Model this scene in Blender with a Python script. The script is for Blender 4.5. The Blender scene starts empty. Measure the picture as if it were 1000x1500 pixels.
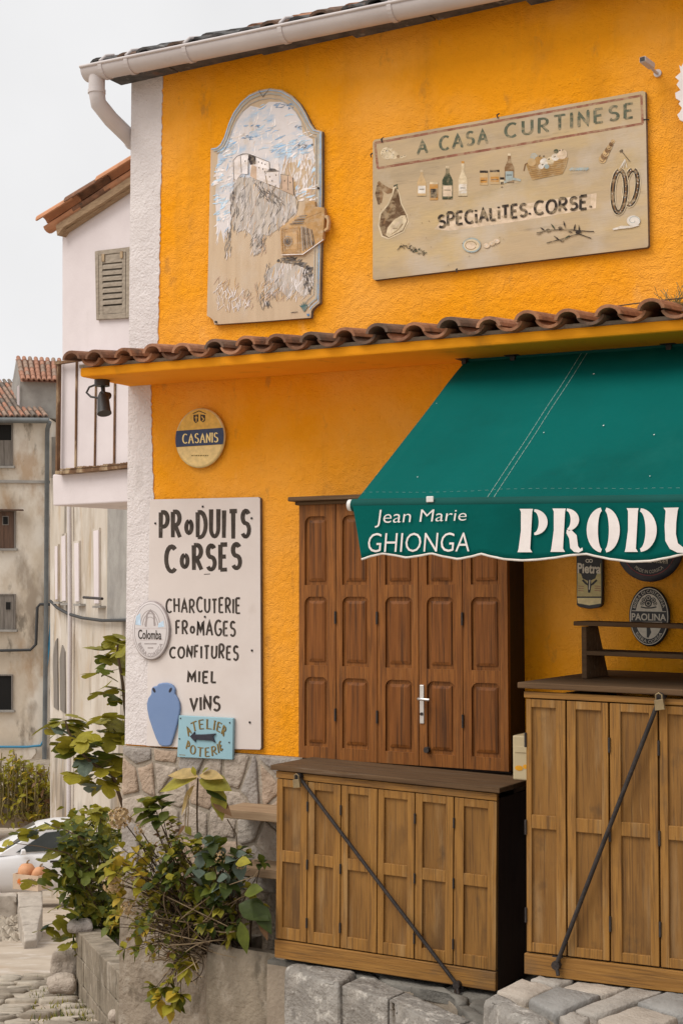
import bpy, bmesh, math, random
import numpy as np
from mathutils import Vector
random.seed(7)
R = math.radians
# ------------------------------------------------------------------ camera, sky, sun, exposure
scene = bpy.context.scene
FPX, PITCH, YAW = 2100.0, R(3.8), R(30.2)
CX, CYP = 500.0, 866.0 - 2100.0 * math.tan(R(3.8))
CAM = Vector((0, -6.25, 1.7))
cam_d = bpy.data.cameras.new('camera')
cam = bpy.data.objects.new('camera', cam_d)
scene.collection.objects.link(cam)
cam.location = CAM
cam.rotation_euler = (math.pi / 2 + PITCH, 0, YAW)
cam_d.sensor_fit = 'VERTICAL'
cam_d.sensor_height = 36
cam_d.lens = FPX / 1500 * 36
cam_d.shift_y = -(750 - CYP) / 1500
cam_d.clip_end = 600
scene.camera = cam

SUN_EL, SUN_AZ = R(52), R(215)      # azimuth clockwise from +Y: the light comes from the front left
world = bpy.data.worlds.new('World')
scene.world = world
world.use_nodes = True
wn, wl = world.node_tree.nodes, world.node_tree.links
wn.clear()
sky = wn.new('ShaderNodeTexSky')
sky.sky_type = 'NISHITA'
sky.sun_disc = False
sky.sun_elevation = SUN_EL
sky.sun_rotation = SUN_AZ
sky.air_density, sky.dust_density, sky.ozone_density = 1.0, 4.0, 1.0
hs = wn.new('ShaderNodeHueSaturation')
hs.inputs['Saturation'].default_value = 0.07
wl.new(sky.outputs[0], hs.inputs['Color'])
tc = wn.new('ShaderNodeTexCoord')
cn = wn.new('ShaderNodeTexNoise')
cn.inputs['Scale'].default_value = 2.6
cn.inputs['Detail'].default_value = 5
wl.new(tc.outputs['Generated'], cn.inputs['Vector'])
mr = wn.new('ShaderNodeMapRange')
mr.inputs[1].default_value, mr.inputs[2].default_value = 0.3, 0.7
mr.inputs[3].default_value, mr.inputs[4].default_value = 0.86, 1.05
wl.new(cn.outputs[0], mr.inputs[0])
mv = wn.new('ShaderNodeVectorMath')
mv.operation = 'SCALE'
wl.new(hs.outputs[0], mv.inputs[0])
wl.new(mr.outputs[0], mv.inputs['Scale'])
bg = wn.new('ShaderNodeBackground')
bg.inputs[1].default_value = 0.13
ov = wn.new('ShaderNodeMix')          # overcast: the cloud layer evens the clear sky out to a near-white dome
ov.data_type = 'RGBA'
ov.inputs[0].default_value = 0.85
wl.new(hs.outputs[0], ov.inputs[6])
ov.inputs[7].default_value = (5.25, 5.23, 5.27, 1)
wl.new(ov.outputs[2], mv.inputs[0])
wl.new(mv.outputs[0], bg.inputs[0])
wo = wn.new('ShaderNodeOutputWorld')
wl.new(bg.outputs[0], wo.inputs[0])

sun_d = bpy.data.lights.new('sun', 'SUN')
sun_d.energy = 1.5
sun_d.angle = R(35)
sun_d.color = (1.0, 0.95, 0.88)
sun = bpy.data.objects.new('sun', sun_d)
scene.collection.objects.link(sun)
sv = Vector((math.sin(SUN_AZ) * math.cos(SUN_EL), math.cos(SUN_AZ) * math.cos(SUN_EL), math.sin(SUN_EL)))
sun.rotation_euler = sv.to_track_quat('Z', 'Y').to_euler()
sun.location = (-4, -8, 12)
scene.view_settings.view_transform = 'Standard'
scene.view_settings.look = 'None'
scene.view_settings.gamma = 1
scene.view_settings.exposure = 0.52
scene.cycles.max_bounces = 6

# ------------------------------------------------------------------ pixel -> world helpers (1000 x 1500 photo)
FWD = Vector((-math.sin(YAW) * math.cos(PITCH), math.cos(YAW) * math.cos(PITCH), math.sin(PITCH)))
RGT = Vector((math.cos(YAW), math.sin(YAW), 0))
UPV = RGT.cross(FWD)
FH = Vector((-math.sin(YAW), math.cos(YAW), 0))

def ray(px, py): return FWD + RGT * ((px - CX) / FPX) - UPV * ((py - CYP) / FPX)
def P(px, py, Y=0.0):
    d = ray(px, py)
    return CAM + d * ((Y - CAM.y) / d.y)
def PZ(px, py, Z):
    d = ray(px, py)
    return CAM + d * ((Z - CAM.z) / d.z)
def PD(px, py, dep): return CAM + ray(px, py) * dep
def PV(px, py, p0, n):
    d = ray(px, py)
    return CAM + d * ((p0 - CAM).dot(n) / d.dot(n))
def pp(px, py, Y, w=0.0):
    q = P(px, py, Y)
    return Vector((q.x, Y - w, q.z))

def lin(c):
    return tuple(((x / 255) / 12.92 if x / 255 <= .04045 else ((x / 255 + .055) / 1.055) ** 2.4) for x in c)

# ------------------------------------------------------------------ materials
def material(name, col, col2=None, scale=4.0, rough=0.8, bump=0.0, bscale=60.0, stretch=(1, 1, 1), spec=0.3,
             stains=(), metal=0.0, detail=6.0, mixlo=0.35, mixhi=0.65, trans=0.0, bump2=0.0, bscale2=8.0, bstretch=None):
    m = bpy.data.materials.new(name)
    m.use_nodes = True
    nt = m.node_tree
    N, L = nt.nodes, nt.links
    b = N['Principled BSDF']
    b.inputs['Roughness'].default_value = rough
    b.inputs['Metallic'].default_value = metal
    b.inputs['Specular IOR Level'].default_value = spec
    t = N.new('ShaderNodeTexCoord')
    def noise(sc, st, det=detail, rgh=0.6):
        mp = N.new('ShaderNodeMapping')
        mp.inputs['Scale'].default_value = st
        L.new(t.outputs['Object'], mp.inputs[0])
        n = N.new('ShaderNodeTexNoise')
        n.inputs['Scale'].default_value = sc
        n.inputs['Detail'].default_value = det
        n.inputs['Roughness'].default_value = rgh
        L.new(mp.outputs[0], n.inputs['Vector'])
        return n.outputs[0]
    def rng(src, lo, hi, a=0.0, b2=1.0):
        r_ = N.new('ShaderNodeMapRange')
        r_.inputs[1].default_value, r_.inputs[2].default_value = lo, hi
        r_.inputs[3].default_value, r_.inputs[4].default_value = a, b2
        L.new(src, r_.inputs[0])
        return r_.outputs[0]
    def mix(fac, a, bcol):
        x = N.new('ShaderNodeMix')
        x.data_type = 'RGBA'
        L.new(fac, x.inputs[0])
        if isinstance(a, tuple): x.inputs[6].default_value = (*a, 1)
        else: L.new(a, x.inputs[6])
        x.inputs[7].default_value = (*bcol, 1)
        return x.outputs[2]
    cur = tuple(col)
    if col2 is not None:
        cur = mix(rng(noise(scale, stretch), mixlo, mixhi), cur, tuple(col2))
    for (sc_, ssc, sst, lo, hi, amt) in stains:
        cur = mix(rng(noise(ssc, sst), lo, hi, 0, amt), cur, tuple(sc_))
    if isinstance(cur, tuple): b.inputs['Base Color'].default_value = (*cur, 1)
    else: L.new(cur, b.inputs['Base Color'])
    nrm = None
    for amt, sc_, dist in ((bump2, bscale2, 0.03), (bump, bscale, 0.01)):
        if amt > 0:
            bp = N.new('ShaderNodeBump')
            bp.inputs['Strength'].default_value = amt
            bp.inputs['Distance'].default_value = dist
            L.new(noise(sc_, bstretch or (1, 1, 1), 4.0, 0.55), bp.inputs['Height'])
            if nrm is not None: L.new(nrm, bp.inputs['Normal'])
            nrm = bp.outputs[0]
    if nrm is not None: L.new(nrm, b.inputs['Normal'])
    if trans > 0:
        tr = N.new('ShaderNodeBsdfTranslucent')
        if isinstance(cur, tuple): tr.inputs[0].default_value = (*cur, 1)
        else: L.new(cur, tr.inputs[0])
        ms = N.new('ShaderNodeMixShader')
        ms.inputs[0].default_value = trans
        L.new(b.outputs[0], ms.inputs[1])
        L.new(tr.outputs[0], ms.inputs[2])
        L.new(ms.outputs[0], N['Material Output'].inputs[0])
    return m

def flat(name, c, rough=0.75, spec=0.3):     # hand-painted colour with a little wear
    c = lin(c)
    return material(name, c, tuple(min(1, x * 1.25 + .01) for x in c), 40, rough, spec=spec)

def worn(name, c, board, amt):               # hand paint rubbed thin, the board showing through in patches and brush streaks
    c = lin(c)
    return material(name, c, tuple(min(1, x * 1.3 + .015) for x in c), 25, .85, spec=.15,
        stains=[(board, 28, (1, 1, 1), .5, .64, amt), (board, 60, (.35, 1, 1), .52, .62, amt * .8), (tuple(x * .65 for x in c), 16, (1, 1, .5), .56, .68, .5)])
M = {}
V_ = (5, 5, .5)
M['ochre'] = material('ochre_stucco', (.95, .375, .016), (.91, .345, .011), 2.2, .92, .9, 130, spec=.06, bump2=.5, bscale2=27,
    stains=[((.60, .235, .02), 3, (1, 1, .35), .54, .72, .45), ((.94, .43, .085), .8, (1, 1, 1), .45, .62, .7), ((.62, .26, .03), 2.2, (3, 3, .25), .56, .72, .4), ((.25, .12, .03), 60, (1, 1, 1), .72, .78, .6), ((.45, .20, .05), 9, (1, 1, .5), .61, .72, .55), ((.40, .19, .05), 1.7, (1, 1, .6), .62, .74, .45), ((.96, .50, .16), 5, (1, 1, .4), .62, .74, .4)])
M['ochre_smooth'] = material('ochre_paint', (.94, .37, .012), (.88, .33, .010), 3, .85, .25, 60, spec=.2,
    stains=[((.40, .17, .02), 7, (1, 1, .5), .6, .8, .5)])
M['white_stucco'] = material('white_stucco', (.74, .68, .665), (.67, .61, .595), 5, .92, .8, 90, spec=.1, bump2=.28, bscale2=25,
    stains=[((.38, .33, .29), 6, (1, 1, .4), .62, .8, .5), ((.3, .26, .23), 70, (1, 1, 1), .72, .8, .45)])
M['white_plaster'] = material('pinkish_white_plaster', (.70, .63, .63), (.63, .56, .56), 1.2, .9, .2, 30, spec=.2,
    stains=[((.42, .37, .33), 2, (1, 1, .3), .62, .8, .4)])
M['old_plaster'] = material('weathered_plaster', (.64, .55, .44), (.48, .40, .31), .4, .95, .4, 18, spec=.1,
    stains=[((.72, .66, .58), .35, (1, 1, .7), .48, .58, .85), ((.26, .205, .155), .8, (1, 1, .4), .52, .62, .7), ((.36, .21, .10), .9, (1, 1, .5), .54, .66, .6), ((.10, .08, .06), 1.6, (1, 1, .5), .58, .68, .7)])
M['streak_plaster'] = material('streaked_plaster', (.58, .52, .45), (.46, .395, .32), .7, .95, .3, 18, stretch=(1, 1, .5), spec=.1,
    stains=[((.34, .27, .20), .6, (1, 1, .4), .48, .60, .75), ((.13, .11, .09), 1.3, (1, 1, .22), .55, .66, .75), ((.42, .29, .16), 1.7, (1, 1, .4), .55, .68, .5), ((.70, .65, .6), .9, (1, 1, .6), .55, .65, .6)])
M['grey_render'] = material('grey_render', (.36, .34, .31), (.27, .25, .23), 2, .95, .5, 20, spec=.1)
M['mortar'] = material('mortar', (.40, .34, .275), (.28, .235, .185), 8, .95, .8, 60, spec=.1)
M['rough_render'] = material('rough_lime_render', (.34, .28, .215), (.24, .195, .15), 3, .95, 1.0, 45, spec=.1, bump2=1.0, bscale2=9,
    stains=[((.14, .11, .08), 4, (1, 1, .5), .5, .64, .75), ((.46, .41, .35), 5, (1, 1, 1), .53, .68, .7), ((.10, .08, .055), 11, (1, 1, .6), .58, .7, .6)])
M['concrete'] = material('stained_concrete', (.29, .24, .18), (.19, .155, .115), 5, .95, .8, 55, spec=.1, bump2=.5, bscale2=10,
    stains=[((.11, .09, .065), 4, (1, 1, .3), .5, .65, .8), ((.44, .38, .31), 6, (1, 1, .7), .54, .68, .6), ((.07, .06, .045), 14, (1, 1, .6), .58, .7, .6)])
for i, c in enumerate([((.47, .395, .325), (.37, .305, .25)), ((.42, .37, .32), (.33, .285, .245)), ((.46, .35, .265), (.36, .265, .195)), ((.36, .32, .285), (.27, .235, .21))]):
    M['stone%d' % i] = material('field_stone', c[0], c[1], 9, .9, .8, 55, spec=.15, bump2=.8, bscale2=14,
        stains=[((.16, .135, .11), 7, (1, 1, 1), .6, .75, .5), ((.55, .5, .44), 12, (1, 1, 1), .62, .75, .4)])
for i, c in enumerate([((.40, .36, .315), (.29, .26, .225)), ((.31, .295, .275), (.22, .21, .195)), ((.46, .40, .335), (.35, .30, .25))]):
    M['slab%d' % i] = material('paving_stone', c[0], c[1], 4, .85, .6, 70, spec=.2, bump2=.5, bscale2=9,
        stains=[((.15, .14, .125), 6, (1, 1, 1), .58, .75, .6), ((.55, .52, .49), 14, (1, 1, 1), .62, .78, .5)])
M['kerb'] = material('kerb_granite', (.31, .285, .255), (.19, .172, .152), 6, .9, 1.0, 60, spec=.15, bump2=1.0, bscale2=10,
    stains=[((.55, .51, .455), 22, (1, 1, 1), .54, .66, .7), ((.50, .45, .39), 3, (1, 1, 1), .5, .65, .5), ((.10, .085, .07), 5, (1, 1, .5), .53, .68, .8), ((.07, .06, .05), 16, (1, 1, .6), .6, .7, .6)])
M['dark_flag'] = material('dark_flagstone', (.20, .185, .16), (.12, .11, .095), 6, .85, .7, 60, spec=.2, stains=[((.3, .28, .25), 9, (1, 1, 1), .6, .75, .5)])
M['soil'] = material('street_earth', (.34, .28, .215), (.26, .21, .16), 3, .95, .8, 40, spec=.1)
M['street'] = material('street_surface', (.50, .42, .335), (.38, .31, .24), .9, .95, .8, 22, spec=.1,
    stains=[((.62, .56, .50), 1.7, (1, 1, 1), .55, .7, .7), ((.42, .29, .18), .6, (1, 1, 1), .58, .7, .5)])
for i, c in enumerate([(.47, .405, .325), (.38, .32, .25), (.30, .25, .195)]):
    M['cobble%d' % i] = material('cobble', c, tuple(x * .7 for x in c), 9, .9, .6, 60, spec=.2)
for i, c in enumerate([((.40, .19, .10), (.25, .115, .065)), ((.28, .14, .085), (.16, .085, .055)), ((.47, .24, .14), (.28, .13, .08)), ((.22, .13, .09), (.12, .085, .065))]):
    M['tile%d' % i] = material('terracotta', c[0], c[1], 9, .9, .5, 70, spec=.15,
        stains=[((.07, .06, .05), 10, (1, 1, 1), .56, .72, .8), ((.36, .32, .24), 22, (1, 1, 1), .66, .75, .6)])
for i, c in enumerate([((.42, .22, .15), (.30, .15, .10)), ((.36, .25, .19), (.24, .17, .13)), ((.22, .18, .15), (.15, .12, .10))]):
    M['far_tile%d' % i] = material('aged_roof_tile', c[0], c[1], 3, .92, .3, 30, spec=.1)
M['brass'] = material('dull_brass', (.33, .25, .13), (.22, .16, .085), 20, .45, spec=.5, metal=.4)
M['grey_slate'] = material('lichen_grey_tile', (.14, .13, .125), (.07, .07, .07), 12, .9, .7, 60, spec=.15, stains=[((.33, .32, .30), 14, (1, 1, 1), .6, .7, .7), ((.28, .16, .11), 8, (1, 1, 1), .6, .7, .6)])
M['gutter'] = material('painted_zinc', (.60, .55, .54), (.53, .48, .47), 3, .55, .1, 60, spec=.4, stains=[((.34, .30, .28), 5, (1, 1, 1), .62, .8, .4)])
WV = (14, 14, .9)
M['shutter'] = material('varnished_walnut', (.29, .108, .024), (.19, .066, .015), 3.5, .55, .25, 9, WV, .2, bstretch=(14, 14, .8),
    stains=[((.085, .034, .013), 5, (12, 12, .5), .52, .66, .7), ((.06, .024, .008), 6, (30, 30, .7), .52, .62, .6), ((.34, .16, .05), 6, (30, 30, .6), .60, .68, .35), ((.34, .17, .065), 4, (6, 6, .4), .6, .8, .5)])
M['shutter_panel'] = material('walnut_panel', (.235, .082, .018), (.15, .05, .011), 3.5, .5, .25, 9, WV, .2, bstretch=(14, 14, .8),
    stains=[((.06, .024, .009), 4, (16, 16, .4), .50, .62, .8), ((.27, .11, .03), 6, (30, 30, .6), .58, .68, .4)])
M['shutter_dark'] = material('dark_brown_wood', (.035, .016, .009), (.02, .01, .006), 3, .6, .2, 9, WV, .3)  # near-black brown for the shutter frame and the counter side panels
M['oak'] = material('golden_oak', (.33, .163, .04), (.245, .115, .027), 3.2, .6, .25, 9, WV, .2, bstretch=(14, 14, .8),
    stains=[((.12, .06, .022), 5, (10, 10, .5), .54, .68, .7), ((.09, .045, .018), 6, (26, 26, .7), .52, .62, .55), ((.38, .23, .09), 7, (34, 34, .8), .60, .68, .35), ((.37, .23, .10), 3, (5, 5, .6), .54, .7, .6), ((.085, .052, .028), 2.6, (1, 1, 1), .54, .7, .55)])
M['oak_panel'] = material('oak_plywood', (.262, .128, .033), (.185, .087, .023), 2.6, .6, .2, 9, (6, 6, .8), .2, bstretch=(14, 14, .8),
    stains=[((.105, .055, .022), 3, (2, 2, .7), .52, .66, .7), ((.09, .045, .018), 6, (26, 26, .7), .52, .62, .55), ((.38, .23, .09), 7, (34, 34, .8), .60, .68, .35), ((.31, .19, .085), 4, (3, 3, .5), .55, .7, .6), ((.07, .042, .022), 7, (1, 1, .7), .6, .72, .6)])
M['oak_h'] = material('oak_rail', (.335, .166, .042), (.25, .118, .029), 3.2, .6, .25, 9, (.9, 14, 14), .2, bstretch=(.8, 14, 14),
    stains=[((.13, .065, .024), 4, (.6, 8, 8), .54, .68, .7), ((.09, .045, .018), 6, (.7, 26, 26), .52, .62, .55), ((.10, .07, .045), 3, (1, 1, 1), .54, .68, .5)])
M['top_wood'] = material('weathered_brown_wood', (.135, .080, .042), (.085, .05, .027), 3, .8, .3, 9, (.9, 14, 14), .12, bstretch=(.8, 14, 14),
    stains=[((.22, .17, .125), 4, (.7, 9, 9), .58, .75, .6)])
M['plank'] = material('weathered_plank', (.38, .26, .16), (.26, .17, .10), 3, .85, .3, 9, (.9, 14, 14), .2)
M['iron'] = material('dark_iron', (.045, .036, .032), (.025, .02, .019), 20, .6, .3, 90, spec=.4, metal=.3, stains=[((.12, .06, .03), 15, (1, 1, 1), .6, .75, .5)])
M['rust'] = material('rusty_iron', (.20, .11, .06), (.12, .07, .042), 6, .9, .6, 60, spec=.1, stains=[((.48, .36, .23), 5, (1, 1, .4), .5, .62, .75)])
M['steel'] = material('brushed_steel', (.72, .70, .67), (.6, .58, .55), 20, .35, spec=.5, metal=.8)
M['black_plastic'] = material('black_plastic', (.028, .025, .024), (.045, .04, .036), 8, .5, .1, 60, spec=.4)
M['zinc_pipe'] = material('grey_drainpipe', (.16, .17, .17), (.11, .115, .115), 2, .6, spec=.3)
M['canvas'] = material('green_canvas', (.001, .112, .097), (.001, .099, .085), 1.6, .85, .12, 420, spec=.08, trans=.12, bump2=.35, bscale2=4, stains=[((.001, .062, .052), 2.2, (1, 1, 1), .55, .8, .5), ((.008, .122, .104), 4, (1, .4, 1), .58, .75, .5)])
M['canvas_dark'] = material('green_canvas_hem', (.002, .07, .06), (.002, .06, .05), 3, .8, .1, 300, spec=.2)
M['thread'] = material('pale_thread', (.42, .52, .47), (.30, .42, .37), 60, .9)
M['braid'] = material('cream_braid', (.74, .68, .62), (.62, .56, .5), 30, .9)
M['cream_cloth'] = material('sewn_white_cloth', (.80, .74, .71), (.70, .64, .61), 12, .9, .1, 200)
M['white_plastic'] = material('white_plastic', (.72, .70, .67), (.6, .58, .55), 10, .45, spec=.4)
M['board_white'] = material('cream_painted_board', (.66, .585, .545), (.61, .535, .495), 1.7, .75, .05, 30, spec=.25,
    stains=[((.74, .68, .65), 1.3, (1, 1, 1), .5, .7, .6), ((.40, .32, .26), 5, (1, 1, .6), .66, .8, .35), ((.16, .13, .11), 62, (1.2, 1, .7), .735, .755, .75)])
M['ink'] = material('black_sign_paint', (.045, .036, .030), (.075, .06, .05), 30, .85, spec=.12, stains=[((.22, .19, .17), 45, (1, 1, 1), .62, .7, .6)])
M['board_tan'] = material('aged_plywood', (.52, .385, .235), (.44, .335, .215), 2.0, .8, .12, 9, (1.2, 4, 4), .15, bstretch=(2, 14, 14),
    stains=[((.60, .43, .20), 1.6, (.8, 2, 2), .48, .64, .7), ((.35, .27, .175), 3, (.6, 3, 3), .53, .68, .6), ((.56, .48, .40), 2.0, (1, 1, 1), .50, .64, .6), ((.22, .17, .12), 9, (.4, 3, 3), .62, .74, .6)])
M['board_edge'] = material('grey_board_edge', (.20, .17, .14), (.12, .1, .085), 8, .9)
M['mural_ground'] = material('aged_mural_board', (.60, .45, .305), (.53, .39, .26), 2.5, .8, .12, 9, (9, 9, 1.2), .2, bstretch=(14, 14, 1),
    stains=[((.60, .50, .40), 3, (1, 1, .6), .55, .7, .6), ((.34, .26, .18), 6, (2, 2, .4), .6, .75, .5)])
M['blue_paint'] = material('lavender_blue_paint', (.175, .255, .44), (.155, .23, .40), 3, .6, .05, 40, spec=.3, stains=[((.1, .13, .2), 50, (1, 1, 1), .735, .76, .7), ((.25, .34, .52), 2, (1, 1, 1), .55, .75, .4)])
M['turq'] = material('pale_turquoise_paint', (.30, .475, .54), (.265, .435, .495), 3, .6, .05, 40, spec=.3, stains=[((.34, .36, .3), 5, (1, 1, 1), .64, .8, .5)])
M['gold_text'] = flat('dull_gold_paint', (120, 100, 52))
M['navy'] = flat('navy_enamel', (24, 38, 74), .35, .5)
M['gold'] = flat('gold_enamel', (204, 158, 52), .4, .5)
M['cream_enamel'] = flat('cream_enamel', (214, 184, 120), .4, .5)
M['gold_rim'] = flat('brass_rim', (200, 176, 118), .35, .6)
M['gold_lt'] = flat('pale_gold', (236, 208, 140), .4)
M['oval_white'] = material('white_enamel', (.66, .61, .60), (.6, .55, .54), 4, .45, spec=.4, stains=[((.5, .46, .44), 9, (1, 1, 1), .6, .75, .5)])
M['grey_line'] = flat('grey_print', (150, 140, 138))
M['pale_print'] = flat('faded_print', (188, 176, 174))
M['sky_print'] = flat('faded_blue_print', (178, 196, 212))
M['black_enamel'] = flat('black_enamel', (26, 24, 26), .4, .5)
M['silver'] = flat('silver_enamel', (196, 186, 170), .35, .5)
M['beer_label'] = flat('beer_label', (176, 160, 110), .45, .4)
M['beer_cream'] = flat('beer_cream', (206, 188, 140), .45, .4)
M['navy_dark'] = flat('midnight_blue_enamel', (30, 30, 44), .4, .5)
M['red_line'] = flat('dull_red_print', (140, 60, 62), .4)
M['letterbox'] = material('cream_letter_box', (.62, .50, .30), (.55, .44, .26), 6, .5, spec=.4)
M['yellow_mark'] = flat('yellow_mark', (214, 150, 30))
M['cardboard'] = material('cardboard', (.62, .47, .34), (.52, .38, .27), 5, .9)
M['orange_paint'] = flat('orange_leaf', (200, 110, 45))
M['squash'] = material('orange_squash', (.60, .30, .15), (.50, .22, .10), 6, .55, spec=.4)
M['car_paint'] = material('white_car_paint', (.74, .74, .76), None, rough=.25, spec=.5)
M['car_glass'] = material('dark_car_glass', (.02, .028, .028), (.035, .045, .045), 3, .08, spec=.6)
M['rubber'] = material('tyre_rubber', (.02, .02, .02), None, rough=.9)
M['dark_open'] = material('dark_interior', (.012, .011, .010), None, rough=.9)
M['far_wood'] = material('weathered_shutter', (.13, .075, .05), (.09, .055, .04), 3, .9, stretch=(6, 6, .5))
M['far_wood_grey'] = material('grey_shutter', (.23, .20, .175), (.15, .13, .11), 3, .9, stretch=(6, 6, .5))
M['louvre'] = material('grey_louvre', (.36, .30, .235), (.25, .205, .16), 5, .9, stretch=(2, 2, 6))
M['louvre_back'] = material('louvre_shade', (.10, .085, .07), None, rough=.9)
M['hose'] = material('blue_hose', (.05, .22, .36), None, rough=.6)
M['cable'] = material('grey_cable', (.05, .05, .05), None, rough=.7)
def leafm(name, c, c2=None):
    return material(name, c, c2 or tuple(x * .7 for x in c), 25, .55, spec=.3, trans=.3, bump=.2, bscale=60)
M['lf_dark'] = leafm('dark_green_leaf', (.050, .072, .013))
M['lf_mid'] = leafm('green_leaf', (.13, .155, .019))
M['lf_olive'] = leafm('olive_leaf', (.26, .235, .024))
M['lf_yg'] = leafm('yellow_green_leaf', (.38, .33, .032))
M['lf_yel'] = leafm('yellow_leaf', (.52, .36, .035))
M['lf_pale'] = leafm('pale_cream_leaf', (.56, .40, .16))
M['lf_grey'] = leafm('greyish_leaf', (.13, .17, .13))
M['lf_brown'] = leafm('dry_brown_leaf', (.20, .105, .045))
M['stem'] = material('brown_stem', (.115, .075, .042), (.07, .045, .026), 20, .85)
M['stem_lt'] = material('dry_stem', (.30, .22, .13), (.2, .14, .08), 20, .85)
M['petal'] = material('dried_flower', (.52, .37, .20), (.36, .24, .12), 40, .9, trans=.2)
M['straw'] = material('dry_grass', (.34, .27, .13), (.24, .19, .08), 9, .9, trans=.2)

# ------------------------------------------------------------------ mesh builder
ORG = {}
class MB:
    def __init__(s): s.v, s.f, s.m, s.sm = [], [], [], []
    def face(s, pts, mi=0, sm=False):
        k = len(s.v); s.v += [tuple(p) for p in pts]
        s.f.append(list(range(k, k + len(pts)))); s.m.append(mi); s.sm.append(sm)
    def mesh(s, verts, faces, mi=0, sm=False):
        k = len(s.v); s.v += [tuple(p) for p in verts]
        for f in faces: s.f.append([k + i for i in f]); s.m.append(mi); s.sm.append(sm)
    def hexa(s, p, mi=0):     # p: 4 front corners then 4 back corners, same order
        s.mesh(p, [(0, 1, 2, 3), (7, 6, 5, 4), (0, 4, 5, 1), (1, 5, 6, 2), (2, 6, 7, 3), (3, 7, 4, 0)], mi)
    def box(s, a, b, mi=0):
        (x0, y0, z0), (x1, y1, z1) = a, b
        s.hexa([(x0, y0, z0), (x1, y0, z0), (x1, y0, z1), (x0, y0, z1), (x0, y1, z0), (x1, y1, z0), (x1, y1, z1), (x0, y1, z1)], mi)
    def prism(s, front, off, mi=0, side_mi=None):
        n = len(front); off = Vector(off)
        back = [Vector(p) + off for p in front]
        k = len(s.v); s.v += [tuple(p) for p in front] + [tuple(p) for p in back]
        s.f.append(list(range(k, k + n))); s.m.append(mi); s.sm.append(False)
        s.f.append(list(range(k + 2 * n - 1, k + n - 1, -1))); s.m.append(mi); s.sm.append(False)
        for i in range(n):
            j = (i + 1) % n
            s.f.append([k + i, k + n + i, k + n + j, k + j]); s.m.append(mi if side_mi is None else side_mi); s.sm.append(False)
    def tube(s, pts, rad, n=8, mi=0, cap=True):
        pts = [Vector(p) for p in pts]
        rr = rad if isinstance(rad, (list, tuple)) else [rad] * len(pts)
        rings, prev = [], None
        for i, p in enumerate(pts):
            t = (pts[min(i + 1, len(pts) - 1)] - pts[max(i - 1, 0)])
            if t.length < 1e-9: t = Vector((0, 0, 1))
            t.normalize()
            a = t.cross(Vector((0, 0, 1))) if prev is None else prev - t * prev.dot(t)
            if a.length < 1e-4: a = t.cross(Vector((0, 1, 0)))
            a.normalize(); prev = a; b = t.cross(a)
            rings.append([p + (a * math.cos(2 * math.pi * k / n) + b * math.sin(2 * math.pi * k / n)) * rr[i] for k in range(n)])
        vs = [q for r_ in rings for q in r_]
        fs = [(i * n + k, i * n + (k + 1) % n, (i + 1) * n + (k + 1) % n, (i + 1) * n + k) for i in range(len(pts) - 1) for k in range(n)]
        s.mesh(vs, fs, mi, True)
        if cap:
            s.face(rings[0][::-1], mi); s.face(rings[-1], mi)
    def build(s, name, mats, parent=None, bevel=0, recalc=True, origin=None):
        me = bpy.data.meshes.new(name)
        o0 = ORG[parent.name] if parent else Vector(origin or (0, 0, 0))
        me.from_pydata([tuple(Vector(v) - o0) for v in s.v], [], s.f)
        for m in (mats if isinstance(mats, (list, tuple)) else [mats]): me.materials.append(M[m])
        me.polygons.foreach_set('material_index', s.m)
        me.polygons.foreach_set('use_smooth', s.sm)
        if recalc:
            bm = bmesh.new(); bm.from_mesh(me)
            bmesh.ops.recalc_face_normals(bm, faces=bm.faces)
            bm.to_mesh(me); bm.free()
        o = bpy.data.objects.new(name, me)
        scene.collection.objects.link(o)
        if parent: o.parent = parent
        else: o.location = o0
        ORG[o.name] = o0
        if bevel:
            md = o.modifiers.new('bevel', 'BEVEL'); md.width = bevel; md.segments = 2; md.limit_method = 'ANGLE'; md.angle_limit = R(40)
            md.harden_normals = False
        return o

def tag(o, label, cat, group=None):
    o['label'] = label; o['category'] = cat
    if group: o['group'] = group
    return o
def thing(name, loc, label, cat, group=None):
    o = bpy.data.objects.new(name, None)
    o.empty_display_size = .1
    scene.collection.objects.link(o); o.location = loc; ORG[o.name] = Vector(loc)
    return tag(o, label, cat, group)
def structure(o): o['kind'] = 'structure'; return o
def part(fn, name, mats, parent, bevel=0, **kw):
    mb = MB(); fn(mb); return mb.build(name, mats, parent, bevel, **kw)

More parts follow.
